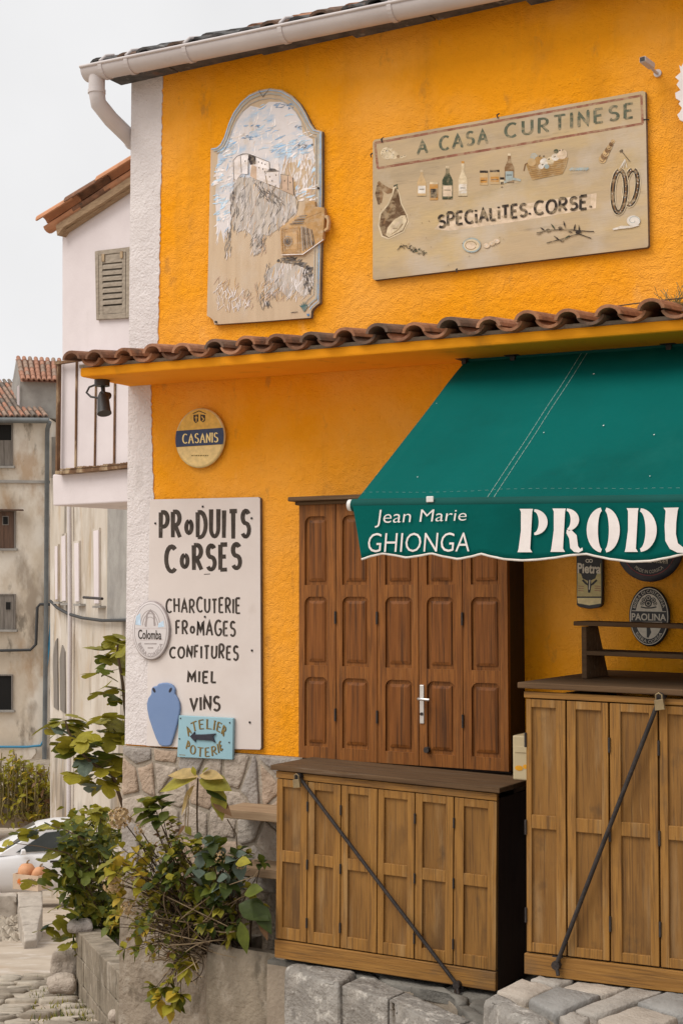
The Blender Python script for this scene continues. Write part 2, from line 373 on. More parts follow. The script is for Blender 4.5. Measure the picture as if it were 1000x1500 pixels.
# ------------------------------------------------------------------ drawing on flat boards (all given in photo pixels, laid on plane Y)
PAINT = .33          # paint layers are a fraction of a millimetre apart
def lerp(a, b, t): return a + (b - a) * t
def quadmap(q):
    (ax, ay), (bx, by), (cx, cy), (dx, dy) = q       # TL TR BR BL ; v=1 top
    def f(u, v):
        tx, ty = lerp(ax, bx, u), lerp(ay, by, u)
        bx_, by_ = lerp(dx, cx, u), lerp(dy, cy, u)
        return lerp(bx_, tx, v), lerp(by_, ty, v)
    return f
def arcmap(cx, cy, rx, ry, a0, a1, h):                # baseline arc, h = letter height in px (negative: letters hang inside the arc)
    def f(u, v):
        a = R(lerp(a0, a1, u))
        return cx + (rx + h * v) * math.cos(a), cy - (ry + h * v) * math.sin(a)
    return f
def ribbon(mb, pts, wd, Y, w, mi=0, nib=None):
    """pts in px; wd in px (number or list); flat painted stroke lifted w in front of plane Y"""
    q = []
    for p in pts:
        if not q or (abs(p[0] - q[-1][0]) + abs(p[1] - q[-1][1])) > .05: q.append(p)
    n = len(q)
    if n < 2: return
    L_, R_ = [], []
    for i in range(n):
        a, b = q[max(i - 1, 0)], q[min(i + 1, n - 1)]
        tx, ty = b[0] - a[0], b[1] - a[1]
        l = math.hypot(tx, ty) or 1
        tx, ty = tx / l, ty / l
        ww = wd[min(i, len(wd) - 1)] if isinstance(wd, (list, tuple)) else wd
        if nib is not None: ww = lerp(nib, ww, abs(ty))
        m = 1.0
        if 0 < i < n - 1:
            sx, sy = q[i][0] - a[0], q[i][1] - a[1]; l2 = math.hypot(sx, sy) or 1
            c = abs(sx / l2 * tx + sy / l2 * ty); m = min(1 / max(c, .3), 1.8)
        L_.append((q[i][0] - ty * ww / 2 * m, q[i][1] + tx * ww / 2 * m))
        R_.append((q[i][0] + ty * ww / 2 * m, q[i][1] - tx * ww / 2 * m))
    w *= PAINT
    vs = [pp(*p, Y, w) for p in L_] + [pp(*p, Y, w) for p in R_]
    mb.mesh(vs, [(i, i + 1, n + i + 1, n + i) for i in range(n - 1)], mi)
def blob(mb, pts, Y, w, mi=0): mb.face([pp(*p, Y, w * PAINT) for p in pts], mi)
def ell(cx, cy, rx, ry, n=24, a0=0, a1=360): return [(cx + rx * math.cos(R(lerp(a0, a1, i / n))), cy - ry * math.sin(R(lerp(a0, a1, i / n)))) for i in range(n + (0 if a1 - a0 == 360 else 1))]

def arc(cx, cy, rx, ry, a0, a1, n=10): return [(cx + rx * math.cos(R(lerp(a0, a1, i / n))), cy + ry * math.sin(R(lerp(a0, a1, i / n)))) for i in range(n + 1)]
GL = {
 'A': (.8, [[(0, 0), (.4, 1), (.8, 0)], [(.15, .34), (.65, .34)]]),
 'B': (.6, [[(0, 0), (0, 1)], [(0, 1), (.2, 1)] + arc(.25, .76, .3, .24, 90, -90) + [(0, .52)], [(.1, .52)] + arc(.25, .26, .35, .26, 90, -90) + [(0, 0)]]),
 'C': (.75, [arc(.45, .5, .45, .5, 50, 310, 14)]),
 'D': (.7, [[(0, 0), (0, 1)], [(0, 1), (.2, 1)] + arc(.2, .5, .5, .5, 80, -80) + [(.2, 0), (0, 0)]]),
 'E': (.55, [[(0, 0), (0, 1)], [(0, 1), (.55, 1)], [(0, .52), (.45, .52)], [(0, 0), (.55, 0)]]),
 'F': (.5, [[(0, 0), (0, 1)], [(0, 1), (.5, 1)], [(0, .52), (.42, .52)]]),
 'G': (.8, [arc(.45, .5, .45, .5, 50, 330, 14) + [(.82, .42)], [(.5, .42), (.85, .42)]]),
 'H': (.65, [[(0, 0), (0, 1)], [(.65, 0), (.65, 1)], [(0, .5), (.65, .5)]]),
 'I': (.05, [[(.02, 0), (.02, 1)]]),
 'i': (.05, [[(.02, 0), (.02, .72)], [(.02, .9), (.02, 1.03)]]),
 'L': (.5, [[(0, 1), (0, 0)], [(0, 0), (.5, 0)]]),
 'M': (.85, [[(0, 0), (.1, 1), (.43, .25), (.76, 1), (.86, 0)]]),
 'N': (.65, [[(0, 0), (0, 1), (.65, 0), (.65, 1)]]),
 'O': (.85, [arc(.42, .5, .42, .5, 90, 450, 20)]),
 'o': (.6, [arc(.3, .42, .24, .24, 90, 450, 16)]),
 'P': (.6, [[(0, 0), (0, 1)], [(0, 1), (.2, 1)] + arc(.25, .72, .35, .28, 85, -85) + [(0, .44)]]),
 'R': (.65, [[(0, 0), (0, 1)], [(0, 1), (.2, 1)] + arc(.25, .74, .33, .26, 85, -85) + [(0, .48)], [(.2, .48), (.62, 0)]]),
 'S': (.6, [arc(.3, .76, .27, .24, 30, 250, 10) + arc(.3, .26, .3, .26, 80, -150, 10)]),
 'T': (.65, [[(.32, 0), (.32, 1)], [(0, 1), (.65, 1)]]),
 'U': (.65, [[(0, 1)] + arc(.32, .3, .32, .3, 180, 360, 10) + [(.64, 1)]]),
 'V': (.7, [[(0, 1), (.35, 0), (.7, 1)]]),
 '.': (.08, [[(.03, 0), (.05, .14)]]),
 ' ': (.35, []),
}
def draw_text(mb, s, fmap, Y, w, wd, mi=0, gap=.28, nib=None, jit=0.0, serif=0.0, taper=1.0):
    """stroke lettering; wd = stroke width in px"""
    tot = sum(GL[c][0] for c in s) + gap * (len(s) - 1)
    x = 0.0; k = 0
    rnd = random.Random(len(s) * 7 + ord(s[0]))
    for c in s:
        gw, strokes = GL[c]
        dy = rnd.uniform(-jit, jit); sc = 1 + rnd.uniform(-jit, jit); sh = rnd.uniform(-jit, jit)
        for st in strokes:
            q = [(x + a + sh * (b - .5) * .5, b * sc + dy) for a, b in st]
            dense = [q[0]]
            for a, b in zip(q, q[1:]):
                for i in range(1, 4): dense.append((lerp(a[0], b[0], i / 3), lerp(a[1], b[1], i / 3)))
            px = [fmap(a / tot, b) for a, b in dense]
            ww = [wd * lerp(1, lerp(taper, 1, max(0, min(1, b))), 1) for a, b in dense] if taper != 1 else wd
            ribbon(mb, px, ww, Y, w + k * .00012, mi, nib); k += 1
            if serif:
                for (a, b) in (st[0], st[-1]):
                    if b in (0, 1) and len(st) <= 4 and c not in 'E':
                        ribbon(mb, [fmap((x + a - serif) / tot, b), fmap((x + a + serif) / tot, b)], nib or wd * .4, Y, w + k * .00012, mi); k += 1
        x += gw + gap
_fc = {}
def font_text(mb, s, fmap, Y, w, mi=0, bold=0.0, shear=0.0):
    key = (s, bold, shear)
    if key not in _fc:
        cu = bpy.data.curves.new('t', 'FONT'); cu.body = s; cu.offset = bold; cu.shear = shear; cu.resolution_u = 3
        ob = bpy.data.objects.new('t', cu); scene.collection.objects.link(ob)
        dg = bpy.context.evaluated_depsgraph_get(); ev = ob.evaluated_get(dg); me = ev.to_mesh()
        vs = [(v.co.x, v.co.y) for v in me.vertices]; fs = [tuple(p.vertices) for p in me.polygons]
        ev.to_mesh_clear(); bpy.data.objects.remove(ob); bpy.data.curves.remove(cu)
        x0, x1 = min(v[0] for v in vs), max(v[0] for v in vs); y0, y1 = min(v[1] for v in vs), max(v[1] for v in vs)
        _fc[key] = ([((a - x0) / (x1 - x0), (b - y0) / (y1 - y0)) for a, b in vs], fs)
    vs, fs = _fc[key]
    mb.mesh([pp(*fmap(u, v), Y, w * PAINT) for u, v in vs], fs, mi)
def inpoly(p, poly):
    x, y = p; r = False
    for i in range(len(poly)):
        (x1, y1), (x2, y2) = poly[i], poly[i - 1]
        if (y1 > y) != (y2 > y) and x < (x2 - x1) * (y - y1) / (y2 - y1) + x1: r = not r
    return r
def brush(mb, poly, n, ln, wd, ang, spread, Y, w, mis, seed=1):
    rnd = random.Random(seed)
    xs = [p[0] for p in poly]; ys = [p[1] for p in poly]; k = 0; t = 0
    while k < n and t < n * 30:
        t += 1
        p = (rnd.uniform(min(xs), max(xs)), rnd.uniform(min(ys), max(ys)))
        if not inpoly(p, poly): continue
        a = R(ang + rnd.uniform(-spread, spread)); l = ln * rnd.uniform(.5, 1.3) / 2; b = rnd.uniform(-.25, .25) * l
        dx, dy = math.cos(a), -math.sin(a)
        pts = [(p[0] - dx * l, p[1] - dy * l), (p[0] + dy * b, p[1] - dx * b), (p[0] + dx * l, p[1] + dy * l)]
        ww = wd * rnd.uniform(.5, 1.2)
        ribbon(mb, pts, [ww * .4, ww, ww * .3], Y, w + rnd.uniform(0, .0016), rnd.choice(mis)); k += 1

# ------------------------------------------------------------------ polygon cells for masonry and paving
def clip(poly, a, b, c):       # keep a*x+b*y <= c
    out = []
    for i in range(len(poly)):
        p, q = poly[i - 1], poly[i]
        dp, dq = a * p[0] + b * p[1] - c, a * q[0] + b * q[1] - c
        if (dp <= 0) != (dq <= 0):
            t = dp / (dp - dq); out.append((p[0] + (q[0] - p[0]) * t, p[1] + (q[1] - p[1]) * t))
        if dq <= 0: out.append(q)
    return out
def cells(seeds, poly, gap, rad):
    res = []
    for i, s in enumerate(seeds):
        c = list(poly)
        for j, t in enumerate(seeds):
            if i == j: continue
            dx, dy = t[0] - s[0], t[1] - s[1]
            l = math.hypot(dx, dy)
            if l > rad or l < 1e-6: continue
            a, b = dx / l, dy / l
            c = clip(c, a, b, a * (s[0] + t[0]) / 2 + b * (s[1] + t[1]) / 2 - gap / 2)
            if len(c) < 3: break
        if len(c) >= 3: res.append(c)
    return res
def seeds_grid(x0, x1, y0, y1, sx, sy, jit, rnd):
    out = []; ny = max(1, round((y1 - y0) / sy)); nx = max(1, round((x1 - x0) / sx))
    for j in range(ny):
        for i in range(nx):
            out.append((x0 + (i + .5 + (j % 2) * .5 - .25 + rnd.uniform(-jit, jit)) * (x1 - x0) / nx, y0 + (j + .5 + rnd.uniform(-jit, jit)) * (y1 - y0) / ny))
    return out
def stone(mb, c2, to3, h, inset, mi, rnd, sub=True):
    """a rough stone: outline c2 (2D) raised by h along the surface; to3(u,v,w)"""
    cx = sum(p[0] for p in c2) / len(c2); cy = sum(p[1] for p in c2) / len(c2)
    d = []
    for i in range(len(c2)):
        p, q = c2[i], c2[(i + 1) % len(c2)]
        l = math.hypot(q[0] - p[0], q[1] - p[1]); k = max(1, min(4, int(l / (inset * 3))))
        for j in range(k):
            e = inset * .35
            d.append((lerp(p[0], q[0], j / k) + rnd.uniform(-e, e), lerp(p[1], q[1], j / k) + rnd.uniform(-e, e)))
    n = len(d)
    def ring(f, w, jw): return [to3(cx + (x - cx) * max(.2, 1 - f / max(1e-4, math.hypot(x - cx, y - cy))), cy + (y - cy) * max(.2, 1 - f / max(1e-4, math.hypot(x - cx, y - cy))), w + rnd.uniform(-jw, jw)) for x, y in d]
    r0, r1, r2, r3 = ring(0, -.02, 0), ring(0, h * .55, h * .1), ring(inset * .5, h * .9, h * .08), ring(inset * 1.6, h, h * .1)
    vs = r0 + r1 + r2 + r3 + [to3(cx, cy, h * 1.03)]
    fs = [(a * n + i, a * n + (i + 1) % n, (a + 1) * n + (i + 1) % n, (a + 1) * n + i) for a in range(3) for i in range(n)] + [(3 * n + i, 3 * n + (i + 1) % n, 4 * n) for i in range(n)]
    mb.mesh(vs, fs, mi, True)

# ================================================================== GROUND
def gz(x, y):
    s = (Vector((x, y, 0)) - Vector((CAM.x, CAM.y, 0))).dot(FH)
    if s < 0: return .1 - .02 * s * .2
    return .1 - .163 * s if s < 34 else .1 - .163 * 34 - .05 * min(s - 34, 25)
def ground(mb):
    ds = [-160, -60, -20, -8, -2, 2, 5, 8, 11, 14, 17, 20, 24, 28, 34, 42, 52, 59, 90, 160, 320]
    ls = [-200, -80, -40, -20, -12, -8, -5, -3, -1, 1, 4, 10, 30, 80, 200]
    vs = []
    for s in ds:
        for l in ls:
            p = Vector((CAM.x, CAM.y, 0)) + FH * s + RGT * l
            vs.append((p.x, p.y, gz(p.x, p.y)))
    n = len(ls)
    mb.mesh(vs, [(i * n + j, i * n + j + 1, (i + 1) * n + j + 1, (i + 1) * n + j) for i in range(len(ds) - 1) for j in range(n - 1)], 0, True)
structure(part(ground, 'street', 'street', None))
def PG(px, py):      # pixel -> street surface
    d = ray(px, py); t = 5.0
    for _ in range(60):
        p = CAM + d * t
        e = p.z - gz(p.x, p.y)
        if abs(e) < 1e-4: break
        t += e * 2.0
        t = max(3, min(t, 200))
    return CAM + d * t
def cobbles(mb):
    rnd = random.Random(3)
    o = Vector((CAM.x, CAM.y, 0))
    sd = seeds_grid(10.2, 15.8, -4.3, -1.55, .17, .30, .3, rnd)
    for c in cells(sd, [(10.1, -4.5), (15.9, -4.5), (15.9, -1.5), (10.1, -1.5)], .025, .75):
        sl = 0.35 * (sum(p[0] for p in c) / len(c) - 10)
        if rnd.random() < .12: continue
        def t3(u, v, w):
            q = o + FH * u + RGT * v
            return Vector((q.x, q.y, gz(q.x, q.y) + w))
        stone(mb, c, t3, rnd.uniform(.012, .055), .03, rnd.choice([0, 0, 1, 2]), rnd)
structure(part(cobbles, 'cobbles', ['cobble0', 'cobble1', 'cobble2'], None))

# ================================================================== THE YELLOW SHOP HOUSE
HOUSE = thing('shop_house', (-5, 0, -1.3), 'ochre yellow stucco shop house with white corner strip, tiled canopy and stone base', 'house')
XL = -5.0
part(lambda b: b.box((XL, 0, .86), (3.2, .28, 4.6)), 'facade_wall', 'ochre', HOUSE)
part(lambda b: b.box((XL + .002, .28, -4.5), (3.2, 6.5, 4.58)), 'side_wall', 'white_stucco', HOUSE)
def strip(b):
    rnd = random.Random(5)
    def jag(pts, amp):
        out = []
        for (x0, y0), (x1, y1) in zip(pts, pts[1:]):
            k = max(1, int(abs(y1 - y0) / 4))
            for i in range(k): out.append((lerp(x0, x1, i / k) + rnd.uniform(-amp, amp), lerp(y0, y1, i / k)))
        return out + [pts[-1]]
    for rt, y0, y1 in (([(238, 108), (235, 300), (231, 512)], 100, 512), ([(221, 560), (222, 640), (225, 732)], 560, 732)):
        r_ = [P(x, y, -.006) for x, y in jag(rt, .9)]
        z0, z1 = r_[0].z, r_[-1].z
        f = [(XL - .001, -.006, z0)] + [(q.x, -.006, q.z) for q in r_] + [(XL - .001, -.006, z1)]
        b.prism(f, (0, .006, 0))
    b.box((XL - .001, -.006, .866), (P(222, 735, 0).x, 0, r_[-1].z))
    b.box((XL - .003, -.006, .866), (XL - .001, .3, 4.6))
part(strip, 'corner_strip', 'white_stucco', HOUSE)
# stone base
def plinth(b):
    rnd = random.Random(11)
    b.box((XL - .004, -.02, .16), (-2.7, .279, .858), 4)
    zz = [(130, 95), (270, 95), (60, 250), (165, 225), (262, 215), (440, 150), (700, 235), (800, 290), (905, 290), (690, 395), (350, 320), (480, 320),
          (440, 520), (300, 520), (640, 540), (780, 560), (900, 640), (100, 440), (60, 590), (200, 620), (650, 700), (820, 740), (980, 180), (1000, 450), (420, 700), (1100, 300), (1080, 600), (560, 230)]
    sd = []
    for x, y in zz:
        q = P(180 + x / 4.167, 1080 + y / 4.167, 0); sd.append((q.x, q.z))
    for c in cells(sd, [(XL, .17), (-3.2, .17), (-3.2, .852), (XL, .852)], .022, 2.0):
        stone(b, c, lambda u, v, w: Vector((u, -.02 - w, v)), rnd.uniform(.008, .016), .012, rnd.choice([0, 0, 1, 2, 3]), rnd)
part(plinth, 'stone_plinth', ['stone0', 'stone1', 'stone2', 'stone3', 'mortar'], HOUSE)
def base(b):
    n = 40; m_ = 50
    vs = []
    for j in range(m_ + 1):
        for i in range(n + 1):
            x = XL - .006 + i / n * 2.3; z = -2.2 + j / m_ * 2.37
            w = .03 + .035 * noise_(x * 3, z * 3) + .012 * noise_(x * 11, z * 11)
            vs.append((x, -w if 0 < i else -max(w, .0), z))
    b.mesh(vs, [(j * (n + 1) + i, j * (n + 1) + i + 1, (j + 1) * (n + 1) + i + 1, (j + 1) * (n + 1) + i) for j in range(m_) for i in range(n)], 0, True)
    b.box((XL - .006, .012, -4.4), (3.2, .279, .158))
from mathutils import noise as _noise
def noise_(a, b_, c=0.0): return _noise.noise(Vector((a, b_, c)))
part(base, 'rendered_base', 'rough_render', HOUSE)

# canopy: slab + barrel tiles
def tz(x): return -.0155 * (x + 5)
def canopy(b):
    x0, x1 = -5.0, 1.6
    f = [(x0, -.42, 2.835), (x1, -.42, 2.835 + tz(x1)), (x1, -.42, 2.885 + tz(x1)), (x0, -.42, 2.885)]
    b.prism(f, (0, .42, .0))
part(canopy, 'canopy_slab', 'ochre_smooth', HOUSE, bevel=.012)
def barrel(b, p, dirv, side, L, r0, r1, th, convex, mi, n=9, a_in=4, vsc=1.0):
    dirv = Vector(dirv).normalized(); side = Vector(side).normalized(); up = side.cross(dirv).normalized()
    if up.z < 0: up = -up
    sg = 1 if convex else -1
    vs = []
    for (t, r_) in ((0, r0), (.5, (r0 + r1) / 2), (1, r1)):
        for rr in (r_, r_ - th):
            for k in range(n + 1):
                a = R(lerp(a_in, 180 - a_in, k / n))
                vs.append(Vector(p) + dirv * L * t + side * (-math.cos(a) * rr) + up * (sg * math.sin(a) * (rr - r_ + r_ * vsc)))
    m = n + 1; fs = []
    for s_ in range(2):
        o, o2 = s_ * 2 * m, (s_ + 1) * 2 * m
        for k in range(n):
            fs.append((o + k, o + k + 1, o2 + k + 1, o2 + k)); fs.append((o + m + k, o2 + m + k, o2 + m + k + 1, o + m + k + 1))
        fs.append((o, o2, o2 + m, o + m)); fs.append((o + n, o + m + n, o2 + m + n, o2 + n))
    for o in (0, 4 * m):
        for k in range(n): fs.append((o + k, o + m + k, o + m + k + 1, o + k + 1))
    b.mesh(vs, fs, mi, False)
def ctiles(b):
    rnd = random.Random(2)
    pitch = .186; n = 31
    d = (0, math.cos(R(6)), math.sin(R(6)))
    for row in range(1):
        for i in range(n):
            x = -5.02 + i * pitch
            zz = 2.885 + tz(x) + .028 + row * .05
            y = -.475 + row * .27
            j = rnd.uniform(-.012, .012)
            mi = rnd.choice([0, 0, 1, 1, 2, 3])
            dd = Vector(d) + Vector((rnd.uniform(-.03, .03), 0, rnd.uniform(-.02, .02)))
            if i == 0: x += .03
            barrel(b, (x + pitch / 2, y + .01 + j, zz + .018), dd, (1, 0, 0), .5 if row == 0 else .34, .066, .058, .013, False, mi, a_in=14, vsc=.78)
            barrel(b, (x, y - .012 + rnd.uniform(-.02, .012), zz - .004 + rnd.uniform(-.006, .008)), dd, (1, 0, 0), .5 if row == 0 else .34, .060, .066, .014, True, rnd.choice([0, 0, 1, 1, 2, 3]), vsc=.82)
part(ctiles, 'canopy_tiles', ['tile0', 'tile1', 'tile2', 'tile3'], HOUSE)
def bed(b):
    x0, x1 = -5.02, 1.6
    b.prism([(x0, -.40, 2.886), (x0, 0, 2.886), (x0, 0, 2.96), (x0, -.40, 2.905)], (x1 - x0, 0, tz(x1)))
part(bed, 'tile_mortar', 'mortar', HOUSE)

# roof, eaves, gutter
def gzt(x): return -.0235 * (x + 5.16)
def roof(b):
    rnd = random.Random(4)
    sl = 25; d = Vector((0, math.cos(R(sl)), math.sin(R(sl))))
    x0, x1 = -5.14, 3.3
    f = [(x0, -.16, 4.62), (x1, -.16, 4.62 + gzt(x1)), (x1, -.16, 4.655 + gzt(x1)), (x0, -.16, 4.655)]
    b.prism(f, d * 4.0, 4)
    pitch = .16
    for row in range(9):
        o = d * (row * .42)
        for i in range(52):
            x = -5.07 + i * pitch + rnd.uniform(-.02, .02)
            z = 4.628 + gzt(x)
            mi = (4 if rnd.random() < .8 else 3) if row < 2 else rnd.choice([0, 1, 2, 3])
            p = Vector((x, -.20 + rnd.uniform(-.03, .03), z + rnd.uniform(-.006, .01))) + o
            barrel(b, p, d + Vector((rnd.uniform(-.02, .02), 0, -.03)), (1, 0, 0), .5, .056, .05, .014, True, mi, n=6, vsc=.55)
            barrel(b, p + Vector((.08, .0, .01)), d + Vector((0, 0, -.03)), (1, 0, 0), .5, .05, .046, .014, False, mi, n=6, vsc=.5)
part(roof, 'roof', ['tile0', 'tile1', 'tile2', 'tile3', 'grey_slate'], HOUSE)
def eaves(b):
    rnd = random.Random(9)
    x = -5.08
    while x < 3.2:
        w = rnd.uniform(.25, .6)
        z = 4.575 + gzt(x)
        b.box((x, -.13 + rnd.uniform(-.03, .02), z + rnd.uniform(-.018, .01)), (x + w - .008, -.001, z + .052))
        x += w
part(eaves, 'eaves_slabs', 'grey_slate', HOUSE, bevel=.006)
def gutter(b):
    n = 10; rr = .062; th = .006
    xs = [-5.16 + i * (8.4 / 40) for i in range(41)]
    vs = []
    for x in xs:
        for r_ in (rr, rr - th):
            for k in range(n + 1):
                a = R(180 + 180 * k / n)
                vs.append((x, -.2 + math.cos(a) * r_, 4.60 + gzt(x) + math.sin(a) * r_ * 1.1))
    m = 2 * (n + 1); fs = []
    for i in range(40):
        o, p_ = i * m, (i + 1) * m
        for k in range(n):
            fs.append((o + k, p_ + k, p_ + k + 1, o + k + 1))
            fs.append((o + n + 1 + k, o + n + 2 + k, p_ + n + 2 + k, p_ + n + 1 + k))
        fs.append((o, o + n + 1, p_ + n + 1, p_)); fs.append((o + n, p_ + n, p_ + 2 * n + 1, o + 2 * n + 1))
    b.mesh(vs, fs, 0, True)
    b.face([(-5.16, -.2 + math.cos(R(180 + 180 * k / n)) * rr, 4.60 + math.sin(R(180 + 180 * k / n)) * rr * 1.1) for k in range(n + 1)])
    b.tube([(-5.16, -.2 - rr, 4.60), (3.24, -.2 - rr, 4.60 + gzt(3.24))], .009, 8)
GUT = part(gutter, 'gutter', 'gutter', HOUSE)
for x in (-5.02, -4.84, -4.45, -3.85, -3.22, -2.6, -1.9, -1.2, -.5, .3, 1.0):
    def br(b, x=x):
        z = 4.60 + gzt(x)
        pts = [(x, -.2 + math.cos(R(a)) * .067, z + math.sin(R(a)) * .074) for a in range(175, 368, 16)]
        for a, c in zip(pts, pts[1:]):
            b.hexa([Vector(a) + Vector((-.012, 0, 0)), Vector(a) + Vector((.012, 0, 0)), Vector(c) + Vector((.012, 0, 0)), Vector(c) + Vector((-.012, 0, 0))] +
                   [Vector(q) + Vector((s_, -(Vector(q) - Vector((x, -.2, z))).normalized().y * .008, -(Vector(q) - Vector((x, -.2, z))).normalized().z * .008)) for q, s_ in ((a, -.012), (a, .012), (c, .012), (c, -.012))])
        b.tube([(x, -.262, z + .01), (x + .01, -.225, z + .05), (x + .015, -.16, z + .075)], .008, 6)
    part(br, 'bracket', 'gutter', GUT)
def dpipe(b):
    p = [(-5.09, -.2, 4.56), (-5.09, -.2, 4.46), (-5.085, -.19, 4.40), (-5.07, -.10, 4.335), (-5.055, .02, 4.28), (-5.05, .12, 4.235), (-5.05, .2, 4.19), (-5.05, .25, 4.1), (-5.05, .25, -1.2)]
    b.tube(p[:8] + p[8:], .046, 14)
    b.tube([(-5.09, -.2, 4.475), (-5.09, -.2, 4.455)], .05, 14)
    b.tube([(-5.053, .06, 4.262), (-5.052, .085, 4.251)], .051, 14)
part(dpipe, 'downpipe', 'gutter', HOUSE)

# brown folding shutters
YS = -.2
def XS(px, py=1000): return P(px, py, YS).x
def ZS(py, px=437): return P(px, py, YS).z
sx0, sx1 = XS(437), XS(744)
zb, zt = ZS(1113), ZS(735)
part(lambda b: (b.box((sx0 + .004, YS + .03, zb), (sx1 - .004, -.001, zt - .005))), 'shutter_frame', 'shutter_dark', HOUSE)
part(lambda b: (b.box((sx0 - .035, YS - .05, zt), (sx1 + .03, -.001, zt + .022)), b.box((sx0 - .012, YS - .02, zt - .018), (sx1 + .01, -.001, zt))), 'shutter_cornice', 'top_wood', HOUSE, bevel=.005)
lx = [437, 491.5, 552.5, 613, 677.5, 744]
ops = [(446, 480), (501, 540), (564, 605), (625, 666), (690, 733)]
rows = [(757, 857), (874, 974), (991, 1092)]
for i in range(5):
    a, c = XS(lx[i]) + .002, XS(lx[i + 1]) - .002
    oa, oc = XS(ops[i][0]), XS(ops[i][1])
    zr = [(ZS(t), ZS(b_)) for t, b_ in rows]
    def leaf(b):
        b.box((a, YS + .012, zb + .012), (c, YS + .029, zt - .002))
        b.box((a, YS, zb + .012), (oa, YS + .0119, zt - .002)); b.box((oc, YS, zb + .012), (c, YS + .0119, zt - .002))
        b.box((oa, YS, zr[0][0]), (oc, YS + .0119, zt - .002)); b.box((oa, YS, zb + .012), (oc, YS + .0119, zr[2][1]))
        for k in (0, 1): b.box((oa, YS, zr[k + 1][0]), (oc, YS + .0119, zr[k][1]))
        for (t, bt) in zr:
            r_ = .035
            for sx, xx in ((1, oa), (-1, oc)):
                pts = [(xx, YS + .0005, t)] + [(xx + sx * (r_ - r_ * math.sin(R(q))), YS + .0005, t - (r_ - r_ * math.cos(R(q)))) for q in range(0, 91, 15)]
                b.prism(pts, (0, .0114, 0))
    LF = part(leaf, 'shutter_leaf', 'shutter', HOUSE, bevel=.0035)
    for (t, bt) in zr:
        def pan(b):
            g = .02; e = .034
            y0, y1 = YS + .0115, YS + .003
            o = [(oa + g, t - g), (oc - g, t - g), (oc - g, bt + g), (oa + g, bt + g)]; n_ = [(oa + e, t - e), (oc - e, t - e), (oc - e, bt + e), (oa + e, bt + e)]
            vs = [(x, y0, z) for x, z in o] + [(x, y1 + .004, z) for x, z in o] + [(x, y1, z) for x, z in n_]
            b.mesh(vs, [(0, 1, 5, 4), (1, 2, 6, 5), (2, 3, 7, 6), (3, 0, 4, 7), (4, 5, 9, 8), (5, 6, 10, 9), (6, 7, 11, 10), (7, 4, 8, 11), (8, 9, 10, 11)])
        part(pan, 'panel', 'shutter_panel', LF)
    if i in (1, 2, 4):
        for zz in (lerp(zb, zt, .18), lerp(zb, zt, .55)):
            part(lambda b: b.tube([(a - .002, YS - .004, zz - .03), (a - .002, YS - .004, zz + .03)], .006, 8), 'hinge', 'iron', LF)
    if i == 3:
        hx, hz = XS(618), ZS(1030)
        hz = P(618, 1030, YS).z
        part(lambda b: (b.box((hx - .011, YS - .006, hz - .095), (hx + .011, YS - .0005, hz + .085))), 'lock_plate', 'steel', LF, bevel=.002)
        part(lambda b: b.tube([(hx, YS - .005, hz + .022), (hx, YS - .04, hz + .022), (hx + .02, YS - .045, hz + .022), (hx + .06, YS - .045, hz + .02)], .007, 8), 'handle', 'steel', LF)
        part(lambda b: b.tube([(hx, YS - .007, hz - .05), (hx, YS - .012, hz - .05)], .008, 8), 'keyhole', 'iron', LF)
        q = P(627, 1098, YS)
        part(lambda b: b.tube([(q.x, YS - .001, q.z), (q.x, YS - .025, q.z)], .014, 10), 'knob', 'iron', LF)

# ================================================================== SIGNS ON THE FACADE
def W3(cx, cz, Y):
    return lambda dx, dz, w=0.0: Vector((cx + dx, Y - w, cz + dz))
def disc(b, c, Y, rx, rz, dome, mi=0, n=40, rim=0.0, rim_mi=1):
    f = W3(c[0], c[1], Y)
    rings = [(1, -.002)] + [(1 - rim, .0016)] * (rim > 0) + [(.8, .0016), (.45, .0016)]
    vs = [f(rx * math.cos(2 * math.pi * k / n), rz * math.sin(2 * math.pi * k / n), -.012) for k in range(n)]
    for (s_, w) in rings: vs += [f(rx * s_ * math.cos(2 * math.pi * k / n), rz * s_ * math.sin(2 * math.pi * k / n), w) for k in range(n)]
    vs.append(f(0, 0, .0016))
    nr = len(rings) + 1
    for r_ in range(nr - 1):
        b.mesh(vs, [], mi) if False else None
    k0 = len(b.v); b.v += [tuple(v) for v in vs]
    for r_ in range(nr - 1):
        for k in range(n):
            b.f.append([k0 + r_ * n + k, k0 + r_ * n + (k + 1) % n, k0 + (r_ + 1) * n + (k + 1) % n, k0 + (r_ + 1) * n + k]); b.m.append(rim_mi if (rim > 0 and r_ < 2) else mi); b.sm.append(True)
    for k in range(n):
        b.f.append([k0 + (nr - 1) * n + k, k0 + (nr - 1) * n + (k + 1) % n, k0 + nr * n]); b.m.append(mi); b.sm.append(True)

